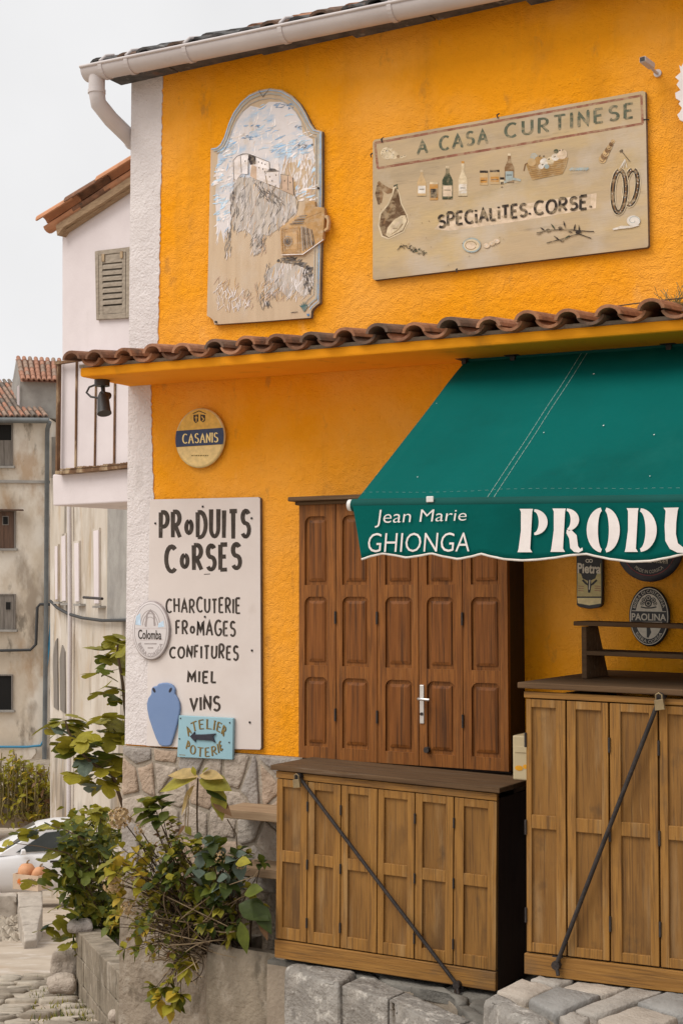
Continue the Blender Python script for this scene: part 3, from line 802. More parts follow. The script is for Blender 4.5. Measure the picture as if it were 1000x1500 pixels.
# round bar sign
Yc = -.03
cc = P(292.5, 641.5, Yc); cc = (cc.x, cc.z); rc = .161
S = thing('round_sign', (cc[0], 0, cc[1]), 'round gold enamel sign with navy band reading CASANIS above the white produce board', 'sign', 'signs on the yellow facade')
part(lambda b: disc(b, cc, Yc, rc, rc, .0, 0, 48, .055, 1), 'disc', ['gold', 'gold_rim'], S)
def cband(b):
    f = W3(cc[0], cc[1], Yc)
    rr = rc * .985; z1, z0 = .046, -.042
    up = [(math.copysign(1, s_) * 0, 0) for s_ in ()]
    pts = []
    for k in range(13):
        a = lerp(math.asin(z0 / rr), math.asin(z1 / rr), k / 12); pts.append((rr * math.cos(a), rr * math.sin(a)))
    pts += [(-x, z) for x, z in reversed(pts)]
    b.prism([f(x, z, .0026) for x, z in pts], (0, .0008, 0))
part(cband, 'navy_band', 'navy', S)
def ccream(b):
    f = W3(cc[0], cc[1], Yc); rr = rc * .94
    a0 = math.asin(-.044 / rr)
    b.face([f(rr * math.cos(a), rr * math.sin(a), .0018) for a in [lerp(a0, -math.pi - a0, k / 24) for k in range(25)]])
part(ccream, 'cream_field', 'cream_enamel', S)
def clet(b):
    draw_text(b, 'CASANIS', quadmap([(268.5, 636), (319.5, 634), (319.5, 647.5), (268.5, 649.5)]), Yc, .0095, 1.9, 0, .36, .8, 0, .14)
    for q in ([(284, 608), (291, 607), (291, 617), (287, 620), (284, 616)], [(294, 607), (301, 608), (301, 616), (298, 619), (294, 616)]): blob(b, q, Yc, .0072, 1)
    ribbon(b, [(286, 612), (290, 612)], 1.6, Yc, .0078, 2); ribbon(b, [(288, 609), (288, 618)], 1.4, Yc, .0079, 2)
    ribbon(b, [(283, 606), (292, 602), (302, 606)], 1.2, Yc, .0075, 1); ribbon(b, [(296, 610), (299, 614), (297, 617)], 1.5, Yc, .0078, 2)
    x = 281
    for w_ in (3.5, 2, 4, 2.6, 4.5, 3, 3.5, 2.2):
        ribbon(b, [(x, 667.6), (x + w_ * .7, 667.2)], 1.6, Yc, .0074, 3); x += w_ * .7 + 1.0
part(clet, 'lettering', ['gold_lt', 'ink', 'gold', 'gold_text'], S)

# white board PRODUITS CORSES
Yb = -.024
zq = lambda x, y: (180 + x / 3.75, 720 + y / 3.75)
zQ = lambda *p: [zq(*a) for a in p]
S = thing('painted_board', tuple(P(300, 915, 0)), 'tall cream board hand lettered PRODUITS CORSES with charcuterie, fromages, confitures, miel and vins', 'sign', 'signs on the yellow facade')
def pboard(b):
    o = [(219.5, 733), (222, 731.5), (378, 728), (381, 730), (382.5, 1095), (381, 1098.5), (300, 1096.5), (215, 1093), (217, 900)]
    b.prism([pp(x, y, Yb) for x, y in o], (0, .0235, 0), 0, 1)
part(pboard, 'board', ['board_white', 'board_edge'], S, bevel=.003)
for txt, qd, wd_, gap_, jt_, tp_ in (
        ('PRoDUITS', ((210, 116), (694, 103), (694, 252), (208, 256)), 6.6, .46, .05, .85), ('CoRSES', ((238, 300), (644, 290), (644, 421), (240, 438)), 6.8, .46, .05, .85),
        ('CHARCUTERIE', ((240, 592), (644, 586), (644, 666), (240, 664)), 3.2, .38, .06, .8), ('FRoMAGES', ((294, 712), (617, 710), (616, 792), (294, 784)), 3.3, .38, .06, .85),
        ('CONFITURES', ((260, 854), (634, 844), (632, 922), (260, 910)), 3.3, .40, .06, .85), ('MIEL', ((358, 990), (514, 986), (512, 1050), (358, 1050)), 3.6, .42, .04, .85), ('VINS', ((372, 1130), (532, 1126), (532, 1200), (372, 1200)), 3.8, .34, .05, .9)):
    part(lambda b: draw_text(b, txt, quadmap(zQ(*qd)), Yb, .001, wd_, 0, gap_, None, jt_, 0, tp_), 'lettering', 'ink', S)
part(lambda b: ribbon(b, zQ((446, 455), (480, 453)), 1.2, Yb, .001), 'dash', 'ink', S)
part(lambda b: ribbon(b, zQ((226, 650), (230, 656)), 2, Yb, .001), 'dot', 'ink', S)
for x, y in ((440, 83), (180, 175), (708, 147), (452, 688), (710, 873), (698, 1268)):
    q = pp(*zq(x, y), Yb); part(lambda b: b.tube([q + Vector((0, .002, 0)), q - Vector((0, .004, 0))], .006, 10), 'nail', 'iron', S)

# oval beer plaque
Yo = -.038
S = thing('oval_sign', tuple(P(221, 923, 0)), 'faded white oval plaque reading Colomba at the left edge of the white board', 'sign', 'signs on the yellow facade')
oc_ = P(221, 923.5, Yo)
rx_ = (P(248, 923, Yo).x - P(194, 923, Yo).x) / 2; rz_ = (P(221, 880, Yo).z - P(221, 967, Yo).z) / 2
part(lambda b: (disc(b, (oc_.x, oc_.z), Yo, rx_, rz_, .0, 0, 44, .04, 1)), 'plaque', ['oval_white', 'grey_line'], S)
part(lambda b: b.box((oc_.x - .05, Yo + .01, oc_.z - .05), (oc_.x + .05, -.0248, oc_.z + .05)), 'spacer', 'board_edge', S)
def olet(b):
    w = .0065
    n = [0]
    def rb(p, wd, mi): n[0] += 1; ribbon(b, p, wd, Yo, w + n[0] * .00006, mi)
    e = ell(221, 923.5, 23.5, 39, 40); rb(e + e[:1], .7, 1)
    for r_ in (1, .78, .55): rb([(x, y) for x, y in ell(220.5, 916, 14 * r_, 22 * r_, 20, 0, 180)], .9, 1)
    rb([(214, 918), (216, 900), (221, 894), (226, 900), (227, 917)], 2.5, 1)
    blob(b, [(200, 903), (206, 898), (207, 916), (199, 915)], Yo, w + .001, 2); blob(b, [(233, 913), (240, 909), (241, 918), (232, 919)], Yo, w + .001, 2)
    rb([(198, 921), (245, 920)], .8, 3); rb([(203, 937.5), (240, 937)], .8, 3)
    font_text(b, 'Colomba', quadmap([(203, 922), (237, 923), (237, 937), (203, 936)]), Yo, w + .0035, 0, .012)
    rb([(212, 943), (230, 943)], 1.6, 1); rb([(217, 949), (225, 949)], 1.8, 1)
    font_text(b, 'BIERA CORSICA', arcmap(221, 926, 20.5, 37, 208, 332, -4.5) if False else (lambda u, v: (221 - (21 - 4.5 * v) * math.cos(R(lerp(30, 150, u))), 925 + (37 - 5.5 * v) * math.sin(R(lerp(30, 150, u))))), Yo, w + .0035, 1)
part(olet, 'lettering', ['ink', 'grey_line', 'sky_print', 'pale_print'], S)

# blue jar cut-out
Yj = -.040
S = thing('jar_cutout', tuple(P(240, 1045, 0)), 'lavender blue flat cut-out of an amphora jar hung beside the pottery sign', 'sign', 'signs on the yellow facade')
jo = zQ((185, 1068), (195, 1056), (218, 1051), (240, 1050), (262, 1056), (276, 1066), (286, 1085), (284, 1112), (298, 1132), (309, 1160), (313, 1195), (306, 1235), (295, 1285), (280, 1340), (268, 1378), (262, 1395), (240, 1400), (215, 1399), (197, 1390), (180, 1355), (160, 1300), (142, 1245), (132, 1195), (131, 1165), (138, 1135), (155, 1112), (155, 1085), (165, 1072))
part(lambda b: b.prism([pp(x, y, Yj) for x, y in jo], (0, .014, 0)), 'board', 'blue_paint', S, bevel=.006)
for hx_, sg_ in ((172, 5), (262, -5)): part(lambda b: blob(b, [zq(hx_ + 8 * math.cos(t) + sg_ * math.sin(t), 1091 + 14 * math.sin(t)) for t in [k * .5236 for k in range(12)]], Yj, .001), 'handle_hole', 'navy_dark', S)

# pottery arrow sign
Ya = -.045
S = thing('arrow_sign', tuple(P(300, 1080, 0)), 'pale turquoise square sign reading ATELIER POTERIE around a dark arrow', 'sign', 'signs on the yellow facade')
part(lambda b: b.prism([pp(x, y, Ya) for x, y in ((262, 1048), (341.5, 1052), (340.5, 1113), (259.5, 1109))], (0, .019, 0)), 'board', 'turq', S, bevel=.003)
def alet(b):
    for dx, dy, w, mi in ((.5, .5, .0008, 1), (0, 0, .003, 0)):
        mp1 = lambda u, v: (302 + dx - (26.5 + 4 * v) * math.cos(R(lerp(16, 164, u))), 1082 + dy - (15 + 3 * v) * math.sin(R(lerp(16, 164, u))) - 10 * v)
        mp2 = lambda u, v: (299.5 + dx - (28 - 3 * v) * math.cos(R(lerp(18, 162, u))), 1091 + dy + (17 - 2 * v) * math.sin(R(lerp(18, 162, u))) - 10.5 * v)
        draw_text(b, 'ATELIER', mp1, Ya, w, 1.9, mi, .42, 1.0, 0, .12)
        draw_text(b, 'POTERIE', mp2, Ya, w, 1.9, mi, .42, 1.0, 0, .12)
    x, y = zq(310, 1446); ribbon(b, [(x, y), (x + 9, y + .6)], 1, Ya, .001, 0)
part(alet, 'lettering', ['gold_text', 'ink'], S)
part(lambda b: b.prism([pp(*p, Ya, .008) for p in zQ((372, 1345), (398, 1318), (400, 1334), (455, 1333), (515, 1328), (500, 1346), (512, 1380), (492, 1368), (402, 1362), (404, 1378))], (0, .007, 0)), 'arrow', 'navy_dark', S, bevel=.002)
for x, y in ((318, 1246), (588, 1270), (585, 1378), (312, 1358)):
    q = pp(*zq(x, y), Ya); part(lambda b: b.tube([q, q - Vector((0, .003, 0))], .004, 8), 'screw', 'iron', S)

# speciality board
Yd = -.026
z2 = lambda x, y: (540 + x / 4.545, 130 + y / 4.545)
z3 = lambda x, y: (750 + x / 4.762, 120 + y / 4.762)
for nm, c in dict(p_redbrown=(134, 88, 70), p_green=(84, 88, 72), p_dgreen=(60, 66, 48), p_brown=(92, 68, 46), p_dark=(48, 40, 34), p_cream=(200, 182, 152), p_white=(206, 198, 188), p_amber=(176, 124, 58), p_pink=(204, 182, 158),
                  p_basket=(158, 124, 78), p_bluegrey=(150, 160, 158), p_tan=(182, 152, 110), p_umber=(120, 90, 60)).items():
    M[nm] = worn('faded_' + nm[2:] + '_paint', c, (.48, .36, .22), .55)
S = thing('menu_board', tuple(P(745, 275, 0)), 'large painted wooden board reading A CASA CURTINESE and SPECIALITES CORSE with hams, bottles and sausages', 'sign', 'signs on the yellow facade')
part(lambda b: b.prism([pp(x, y, Yd) for x, y in ((545.5, 208), (548, 204.5), (940, 133), (944.5, 134.5), (949, 360), (947, 362.5), (548, 410.5), (545.5, 408))], (0, .025, 0), 0, 1), 'board', ['board_tan', 'board_edge'], S, bevel=.002)
def mframe(b):
    c = [(549, 209.5), (938.5, 140), (940.5, 181), (553, 246.5)]
    for i in range(4): ribbon(b, [c[i], c[(i + 1) % 4]], 3.6, Yd, .0006 + i * .0001)
part(mframe, 'painted_frame', 'p_redbrown', S)
for txt, qd, wd_, gap_, nib_, jt_, sf_, w_, mt_ in (('A CASA', [(612, 207), (713, 189), (713, 209), (612, 225)], 4.2, .42, 2.8, .03, .08, .001, 'p_green'), ('CURTINESE', [(740, 182), (926, 152), (926, 172), (740, 202)], 4.6, .50, 3.0, .03, .08, .001, 'p_green'),
        ('SPECiALiTES.', [(642, 315), (776, 297), (776, 315), (643, 333)], 3.7, .30, None, .06, 0, .006, 'p_dark'), ('CORSE.', [(783, 295), (865, 286), (865, 304), (783, 314)], 3.9, .30, None, .06, 0, .006, 'p_dark')):
    part(lambda b: draw_text(b, txt, quadmap(qd), Yd, w_, wd_, 0, gap_, nib_, jt_, sf_), 'lettering', mt_, S)
def mpics(b):
    k = [0]
    def B(p, mi): k[0] += 1; blob(b, p, Yd, .0006 + k[0] * .00004, mi)
    def L(p, wd, mi): k[0] += 1; ribbon(b, p, wd, Yd, .0006 + k[0] * .00004, mi)
    DK, BR, CR, WH, AM, PK, BK, BG, GR, TN, UM = range(11)
    Z2 = lambda *p: [z2(*a) for a in p]
    Z3 = lambda *p: [z3(*a) for a in p]
    B([(636, 336), (650, 316), (760, 300), (873, 283), (872, 305), (760, 324), (660, 338)], PK)
    # truffle and nuts
    for cx, cy, r_ in ((120, 430, 42), (165, 440, 30)): B(ell(*z2(cx, cy), r_ / 4.5, r_ / 4.7, 14), CR)
    rnd = random.Random(6)
    for i in range(46):
        a = rnd.uniform(0, 6.28); q = rnd.uniform(0, 1) ** .5
        x, y = z2(128 + 52 * q * math.cos(a), 432 + 40 * q * math.sin(a)); L([(x, y), (x + rnd.uniform(-1.6, 1.6), y + rnd.uniform(-1.2, 1.2))], .8, rnd.choice([DK, WH, WH, UM]))
    for cx, cy in ((195, 450), (218, 455), (238, 448)): B(ell(*z2(cx, cy), 2.6, 2.2, 10), rnd.choice([UM, CR])); L(Z2((cx - 6, cy), (cx + 5, cy - 6)), .8, DK)
    # hanging sausages and ham
    L(Z2((62, 620), (90, 655), (130, 680), (165, 682)), [4, 8, 9, 4], UM); L(Z2((62, 640), (58, 700), (68, 770)), [3, 7, 3], BR); L(Z2((75, 640), (85, 700), (80, 760)), [2, 5, 2], UM)
    B(Z2((176, 640), (204, 690), (220, 765), (258, 838), (266, 884), (234, 955), (130, 1004), (84, 985), (60, 910), (74, 828), (124, 768), (154, 700), (164, 650)), CR)
    B(Z2((180, 660), (198, 692), (212, 765), (250, 842), (258, 884), (228, 948), (132, 994), (92, 978), (70, 908), (82, 834), (132, 772), (162, 704), (172, 664)), BR)
    B(Z2((246, 840), (256, 880), (226, 944), (134, 992), (110, 975), (122, 925), (165, 872), (215, 842)), CR)
    L(Z2((246, 840), (256, 880), (226, 944), (134, 992), (110, 975), (122, 925), (165, 872), (215, 842), (246, 840)), 1.1, BR)
    L(Z2((140, 960), (170, 915), (215, 880)), 2.2, PK); L(Z2((150, 970), (195, 940), (225, 900)), 1.2, UM); L(Z2((160, 930), (190, 930)), 1, BR)
    L(Z2((165, 650), (185, 640), (190, 670)), 2, GR); L(Z2((175, 640), (170, 655)), 1.4, DK); L(Z2((100, 900), (125, 830), (160, 770)), 2.2, UM)
    # bottles and jars
    def bottle(x0, x1, yt, yn, yb, body, lab, cap):
        m = (x0 + x1) / 2; q = (x1 - x0) * .16
        B(Z2((m - q, yt), (m + q, yt), (m + q, yn - 25), (x1, yn + 25), (x1, yb), (x0, yb), (x0, yn + 25), (m - q, yn - 25)), body)
        B(Z2((x0 + 5, lerp(yn, yb, .4)), (x1 - 5, lerp(yn, yb, .4)), (x1 - 5, yb - 18), (x0 + 5, yb - 18)), lab)
        B(Z2((m - q, yt), (m + q, yt), (m + q, yt + 16), (m - q, yt + 16)), cap)
        L(Z2((x0 + 14, lerp(yn, yb, .6)), (x1 - 14, lerp(yn, yb, .6))), 1.1, DK)
        L(Z2((x0, yb), (x1, yb)), .8, DK)
    bottle(322, 382, 540, 600, 715, TN, WH, CR); bottle(488, 558, 515, 585, 735, GR, PK, CR); bottle(595, 655, 482, 580, 715, CR, WH, AM); bottle(903, 965, 430, 500, 625, UM, BG, CR)
    for (x0, x1, y0, y1, c) in ((405, 460, 620, 742, AM), (738, 792, 545, 642, TN), (806, 868, 540, 636, TN), (872, 900, 590, 636, CR)):
        B(Z2((x0, y0), (x1, y0), (x1, y1), (x0, y1)), c); B(Z2((x0, y0), (x1, y0), (x1, y0 + 16), (x0, y0 + 16)), CR if c == AM else DK)
        B(Z2((x0 + 4, y0 + 46), (x1 - 4, y0 + 46), (x1 - 4, y1 - 16), (x0 + 4, y1 - 16)), AM if c == TN else DK)
        L(Z2((x0 + 8, y0 + 66), (x1 - 8, y0 + 64)), 1.1, DK)
    L(Z2((900, 622), (960, 600), (1010, 610)), 3.5, BG)
    # basket of flowers
    B(Z3((95, 575), (130, 560), (390, 528), (375, 590), (350, 642), (140, 686), (118, 640)), BK)
    for i in range(7): L(Z3((112 + i * 3, 590 + i * 13), (380 - i * 5, 545 + i * 15)), .7, UM)
    L(Z3((80, 620), (90, 575), (110, 565)), 1.6, UM)
    for cx, cy, r_, c in ((150, 520, 26, BG), (185, 545, 30, BK), (222, 560, 30, WH), (265, 548, 28, CR), (300, 525, 28, WH), (345, 505, 38, PK), (305, 485, 18, GR), (200, 590, 20, WH), (240, 590, 18, BG), (135, 560, 30, TN)):
        B(ell(*z3(cx, cy), r_ / 4.8, r_ / 5.2, 12), c)
    for cx, cy in ((255, 542), (295, 525), (210, 580), (218, 520), (350, 478), (330, 482), (190, 520)): L(Z3((cx - 5, cy), (cx + 6, cy - 5)), 1.7, DK)
    for cx in range(400, 520, 18): L(Z3((cx, 620 - (cx % 3) * 4), (cx + 22, 600)), 3, BG)
    # salami, sausage rings
    for i in range(7):
        x, y = lerp(628, 700, i / 6), lerp(540, 415, i / 6); B(ell(*z3(x, y), (26 - 2.2 * i) / 4.6, (26 - 2.2 * i) / 4.3, 12), UM if i % 2 else TN)
        L([z3(x - 18 + 2 * i, y + 8), z3(x, y + 20 - 2 * i), z3(x + 18 - 2 * i, y)], .9, BR)
    ring = [z3(745 - 46 * math.sin(t) + 6 * math.cos(t), 765 - 148 * math.cos(t)) for t in [k / 24 * 6.0 + .2 for k in range(25)]]
    ring2 = [z3(828 - 44 * math.sin(t) + 14 * math.cos(t), 735 - 122 * math.cos(t)) for t in [k / 24 * 6.0 + .15 for k in range(25)]]
    for rg in (ring2, ring):
        L(rg, 8.6, CR); L(rg, 6.6, DK); L(rg, 2.2, UM)
        for i in range(1, 24): L([rg[i], (rg[i][0] + rnd.uniform(-2, 2), rg[i][1] + rnd.uniform(-2, 2))], .9, rnd.choice([BG, UM, WH]))
    for a in ((760, 600), (775, 600), (800, 600), (745, 610)): L([z3(*a), z3(785, 540)], .9, WH)
    L(Z3((748, 488), (768, 474)), 2.4, DK); L(Z3((760, 482), (820, 556)), 1, DK)
    # herb, bread, eggs, olive branch, cheese
    for i in range(60):
        t = rnd.random(); x = lerp(205, 375, t); y = lerp(1045, 1100, t) + rnd.uniform(-28, 14) * (1 - abs(t - .4)); L([z2(x, y), z2(x + rnd.uniform(-16, 16), y + rnd.uniform(-12, 12))], 1.1, rnd.choice([DK, DK, GR, GR, TN]))
    L(Z2((190, 1075), (215, 1050), (250, 1045)), 1.1, DK)
    B(ell(*z2(685, 1042), 13.5, 11, 20), BG); B(ell(*z2(685, 1042), 11.5, 8.6, 20), CR); B(ell(*z2(678, 1045), 7, 5, 16), PK); L([(a) for a in ell(*z2(680, 1044), 8, 6, 18)], .9, UM)
    for cx, cy in ((785, 1045), (820, 1030), (850, 1015)): B(ell(*z2(cx, cy), 4.6, 3.6, 12), PK); L(Z2((cx - 8, cy + 6), (cx + 8, cy - 8)), 1.4, WH)
    L(Z3((570, 1045), (480, 1040), (380, 1030), (250, 1035), (170, 1055)), 1.3, DK); L(Z3((550, 1092), (460, 1060), (350, 1095), (240, 1125)), 1.3, DK)
    for (x, y, dx, dy) in ((430, 1040, 10, -48), (370, 1020, -12, -50), (300, 1030, -30, -40), (230, 1040, -34, -24), (470, 1055, -6, -55), (330, 1105, -40, -30), (400, 1070, -36, 30), (280, 1030, -40, 20), (215, 1045, -46, 22), (380, 1035, 40, 18)):
        L(Z3((x, y), (x + dx * .5, y + dy * .5), (x + dx, y + dy)), [.6, 2.4, .5], rnd.choice([GR, DK, DK]))
    for x, y in ((335, 1020), (455, 1050), (345, 1105), (250, 1035), (470, 1045)): B(ell(*z3(x, y), 3, 2.4, 10), DK)
    B(ell(*z3(845, 970), 10, 8, 18), WH); L([z3(845 + (8 + t * 6) * math.cos(t), 970 + (6 + t * 5) * math.sin(t)) for t in [k * .5 for k in range(14)]], .9, BG); L(Z3((700, 1030), (760, 1015), (830, 1012), (885, 1000)), [2, 4.5, 3, 1], WH)
    for i in range(26):
        x, y = z2(rnd.uniform(60, 900), rnd.uniform(760, 1180)); L([(x, y), (x + rnd.uniform(-1, 1), y + rnd.uniform(-1, 1))], 1.3, rnd.choice([DK, BR, UM]))
part(mpics, 'painted_food', ['p_dark', 'p_brown', 'p_cream', 'p_white', 'p_amber', 'p_pink', 'p_basket', 'p_bluegrey', 'p_dgreen', 'p_tan', 'p_umber'], S)
def mclip(b):
    for x, y in ((860, 178), (588, 1205), (90, 338), (20, 440)):
        q = pp(*z2(x, y), Yd); b.tube([q + Vector((0, .01, .012)), q - Vector((.004, .006, 0)), q - Vector((0, .004, .014))], .0035, 6)
    q = pp(*z3(930, 262), Yd); b.tube([q + Vector((.012, .01, 0)), q - Vector((.01, .004, 0))], .003, 6)
part(mclip, 'clip', 'iron', S)

# citadel mural
M['mural_wash'] = material('mural_sky_wash', (.70, .645, .635), (.36, .50, .66), 5.5, .85, stretch=(1, 1, 1.8), mixlo=.50, mixhi=.66, spec=.15, stains=[((.66, .60, .58), 14, (1, 1, 1), .5, .64, .6), ((.56, .44, .32), 9, (1, 1, .4), .58, .68, .55)])
M['mural_rock'] = material('mural_rock_wash', (.56, .48, .41), (.36, .325, .30), 5, .85, stretch=(5, 5, 1.2), mixlo=.42, mixhi=.62, spec=.15, stains=[((.68, .62, .59), 7, (5, 5, 1.2), .5, .62, .75), ((.20, .18, .17), 6, (6, 6, 1.2), .57, .66, .7), ((.56, .40, .26), 6, (4, 4, 1), .56, .66, .7)])
zm = lambda x, y: (290 + x / 4.1667, 120 + y / 4.1667)
Zm = lambda *p: [zm(*a) for a in p]
Ym = -.026
for nm, c in dict(m_white=(222, 214, 212), m_pale=(210, 200, 196), m_blue=(140, 174, 206), m_dblue=(78, 122, 164), m_grey=(136, 130, 126), m_dgrey=(84, 78, 76), m_rose=(188, 160, 138), m_ochre=(196, 160, 114), m_frame=(160, 158, 152), m_sky=(178, 200, 218), m_mgrey=(112, 106, 102), m_dk=(52, 46, 46), m_teal=(52, 92, 96), m_wood=(186, 150, 108), m_wood2=(170, 132, 86)).items():
    M[nm] = worn('mural_' + nm[2:], c, (.56, .44, .32), .4)
S = thing('citadel_mural', tuple(P(390, 300, 0)), 'arched painted panel of a citadel on a cliff with a cut-out camera', 'mural', 'signs on the yellow facade')
mo = Zm((78, 405), (112, 399), (136, 378), (160, 332), (185, 252), (215, 185), (262, 120), (312, 76), (372, 50), (440, 38), (510, 47), (572, 82), (622, 132), (657, 190), (686, 252), (712, 288), (757, 300), (757, 700), (750, 1000), (742, 1350), (722, 1364), (700, 1384), (691, 1400), (688, 1440), (400, 1462), (100, 1482), (92, 1455), (76, 1440), (54, 1428), (62, 1100), (70, 750))
part(lambda b: b.prism([pp(x, y, Ym) for x, y in mo], (0, .025, 0), 0, 1), 'board', ['mural_ground', 'board_edge'], S, bevel=.002)
MU = ['m_white', 'm_pale', 'm_blue', 'm_dblue', 'm_grey', 'm_dgrey', 'm_rose', 'm_ochre', 'm_frame', 'm_dk', 'm_teal', 'm_sky', 'm_mgrey', 'mural_wash', 'mural_rock']
def mural(b):
    WH, PA, BL, DB, GY, DG, RO, OC, FR, DK, TE, SK, MG, SW, RW = range(15)
    skyp = Zm((118, 440), (150, 400), (185, 330), (215, 255), (260, 180), (320, 130), (380, 150), (430, 110), (520, 110), (590, 150), (640, 230), (680, 300), (715, 340), (722, 700), (620, 720), (520, 640), (400, 560), (300, 640), (210, 760), (190, 1000), (110, 1000), (100, 700))
    inner = Zm((122, 445), (155, 405), (190, 335), (222, 260), (266, 190), (322, 145), (382, 160), (432, 122), (518, 122), (580, 160), (628, 240), (640, 320), (700, 350), (706, 470), (520, 500), (500, 640), (400, 560), (300, 640), (215, 740), (195, 930), (175, 900), (160, 985), (140, 900), (118, 960), (106, 700))
    blob(b, inner, Ym, .0008, SW)
    brush(b, skyp, 70, 15, 2.0, 84, 10, Ym, .0010, [WH, WH, PA, WH, PA], 1)
    brush(b, Zm((125, 440), (215, 260), (320, 140), (480, 120), (600, 180), (700, 350), (705, 470), (500, 470), (400, 440), (215, 470)), 46, 13, 2.4, 18, 12, Ym, .0024, [WH, WH, SK, SK, PA, BL], 21)
    brush(b, Zm((105, 520), (210, 500), (205, 700), (190, 900), (108, 940)), 18, 13, 2.4, 60, 20, Ym, .0024, [WH, SK, SK, PA, BL], 22)
    brush(b, Zm((560, 480), (720, 460), (720, 640), (600, 660)), 30, 13, 3, 80, 12, Ym, .0026, [WH, SK, PA], 23)
    brush(b, Zm((500, 480), (720, 440), (720, 700), (600, 700)), 60, 15, 2, 85, 8, Ym, .0024, [OC, WH, RO, PA], 2)
    for poly, n, cols in ((Zm((120, 430), (215, 330), (240, 400), (180, 490), (125, 510)), 22, [BL, SK, WH, SK]), (Zm((100, 680), (200, 730), (190, 830), (110, 860)), 30, [SK, WH, SK]), (Zm((440, 380), (560, 340), (690, 370), (690, 430), (560, 460), (440, 430)), 40, [SK, WH, SK, BL]), (Zm((600, 640), (725, 630), (725, 720), (600, 740)), 22, [SK, WH]), (Zm((105, 520), (215, 500), (210, 640), (105, 640)), 30, [SK, WH, PA])):
        brush(b, poly, n, 11, 3, 25, 20, Ym, .0030, cols, n)
    for cx, cy, rx, ry, n, c in ((525, 148, 70, 20, 26, [DB, BL, DB]), (360, 268, 34, 10, 8, [DB, BL]), (318, 340, 46, 16, 14, [DB, BL]), (655, 388, 50, 12, 14, [DB, BL, DG]), (620, 275, 24, 18, 8, [GY, DB]), (165, 470, 50, 20, 10, [BL, SK])):
        brush(b, ell(*zm(cx, cy), rx / 4.17, ry / 4.17, 12), n, 5, 1.2, 12, 30, Ym, .0048, c, n + 3)
    cl = Zm((222, 570), (270, 560), (330, 580), (420, 610), (520, 660), (600, 700), (615, 790), (560, 840), (500, 900), (430, 950), (390, 1060), (330, 1080), (320, 940), (240, 930), (210, 880), (195, 780), (215, 690))
    blob(b, Zm((226, 580), (330, 585), (520, 665), (595, 705), (605, 790), (500, 890), (430, 940), (400, 930), (385, 1040), (340, 1060), (325, 935), (290, 900), (240, 920), (212, 870), (202, 780)), Ym, .0042, RW)
    brush(b, cl, 120, 15, 1.2, 76, 14, Ym, .0052, [GY, PA, PA, RO, PA, OC, GY, RO, PA], 5)
    brush(b, cl, 70, 9, 1.0, 62, 22, Ym, .0070, [MG, GY, DG, WH], 6)
    brush(b, Zm((195, 700), (240, 640), (245, 820), (225, 920), (200, 860)), 26, 12, 1.6, 80, 12, Ym, .0072, [MG, GY, DG], 7)
    brush(b, Zm((340, 620), (480, 690), (540, 770), (470, 760), (370, 680)), 36, 10, 1.6, 130, 18, Ym, .0072, [MG, GY, DG], 8)
    brush(b, Zm((160, 930), (200, 900), (205, 1060), (160, 1070)), 22, 13, 1.4, 85, 10, Ym, .0052, [GY, PA, MG], 9)
    brush(b, Zm((330, 940), (400, 950), (420, 1040), (330, 1060)), 30, 9, 1.3, 70, 30, Ym, .0072, [MG, GY, RO, DG], 10)
    k = 0
    def B(p, mi):
        nonlocal k; k += 1; blob(b, p, Ym, .0086 + k * .00004, mi)
    def L(p, wd, mi):
        nonlocal k; k += 1; ribbon(b, p, wd, Ym, .0086 + k * .00004, mi)
    # citadel
    B(Zm((218, 480), (240, 455), (262, 450), (268, 560), (235, 600), (220, 590)), PA); B(Zm((262, 452), (305, 440), (312, 470), (308, 565), (268, 560)), WH)
    B(Zm((312, 440), (355, 455), (355, 510), (320, 505), (308, 470)), DK); B(Zm((320, 508), (436, 490), (438, 530), (410, 560), (420, 620), (320, 580)), PA)
    B(Zm((355, 455), (436, 488), (436, 532), (355, 515)), WH); B(Zm((415, 550), (495, 545), (500, 650), (425, 620)), PA); B(Zm((465, 505), (495, 498), (498, 545), (460, 545)), PA); B(Zm((505, 565), (580, 580), (585, 690), (510, 660)), RO)
    B(Zm((438, 528), (470, 530), (495, 548), (430, 552)), DG); B(Zm((320, 575), (330, 505), (360, 520), (360, 600)), RO)
    for a in (((218, 480), (240, 455), (275, 440), (310, 440)), ((218, 480), (222, 595)), ((262, 452), (268, 555)), ((355, 458), (436, 490)), ((436, 490), (438, 530)), ((415, 550), (495, 543)), ((505, 565), (555, 572)), ((510, 570), (512, 655)), ((550, 575), (552, 660)), ((580, 585), (586, 690)), ((590, 690), (612, 730), (605, 780)), ((308, 470), (308, 565))): L(Zm(*a), .9, DG)
    for x, y in ((372, 485), (392, 492), (412, 500), (375, 520), (398, 528), (410, 545), (440, 575), (455, 600), (478, 565), (440, 625), (475, 630), (530, 600), (565, 610), (290, 480)): L(Zm((x, y), (x, y + 9)), 1.3, DK)
    # foreground boulder, grass
    blob(b, Zm((415, 1160), (480, 1105), (600, 1115), (690, 1160), (685, 1290), (640, 1310), (600, 1270), (560, 1325), (500, 1270), (470, 1310), (405, 1280)), Ym, .0042, RW)
    brush(b, Zm((410, 1150), (480, 1100), (600, 1110), (690, 1150), (690, 1300), (560, 1330), (400, 1290)), 70, 14, 1.6, 78, 24, Ym, .0052, [WH, WH, PA, RO, OC, PA], 12)
    brush(b, Zm((480, 1085), (560, 1065), (620, 1085), (700, 1130), (690, 1170), (620, 1120), (520, 1110)), 60, 7, 2.4, 20, 40, Ym, .0072, [DK, DG, DG, DG, MG], 13)
    brush(b, Zm((640, 1120), (705, 1150), (690, 1300), (650, 1240)), 50, 9, 2.0, 100, 25, Ym, .0074, [DK, DG, GY, DG, WH], 14)
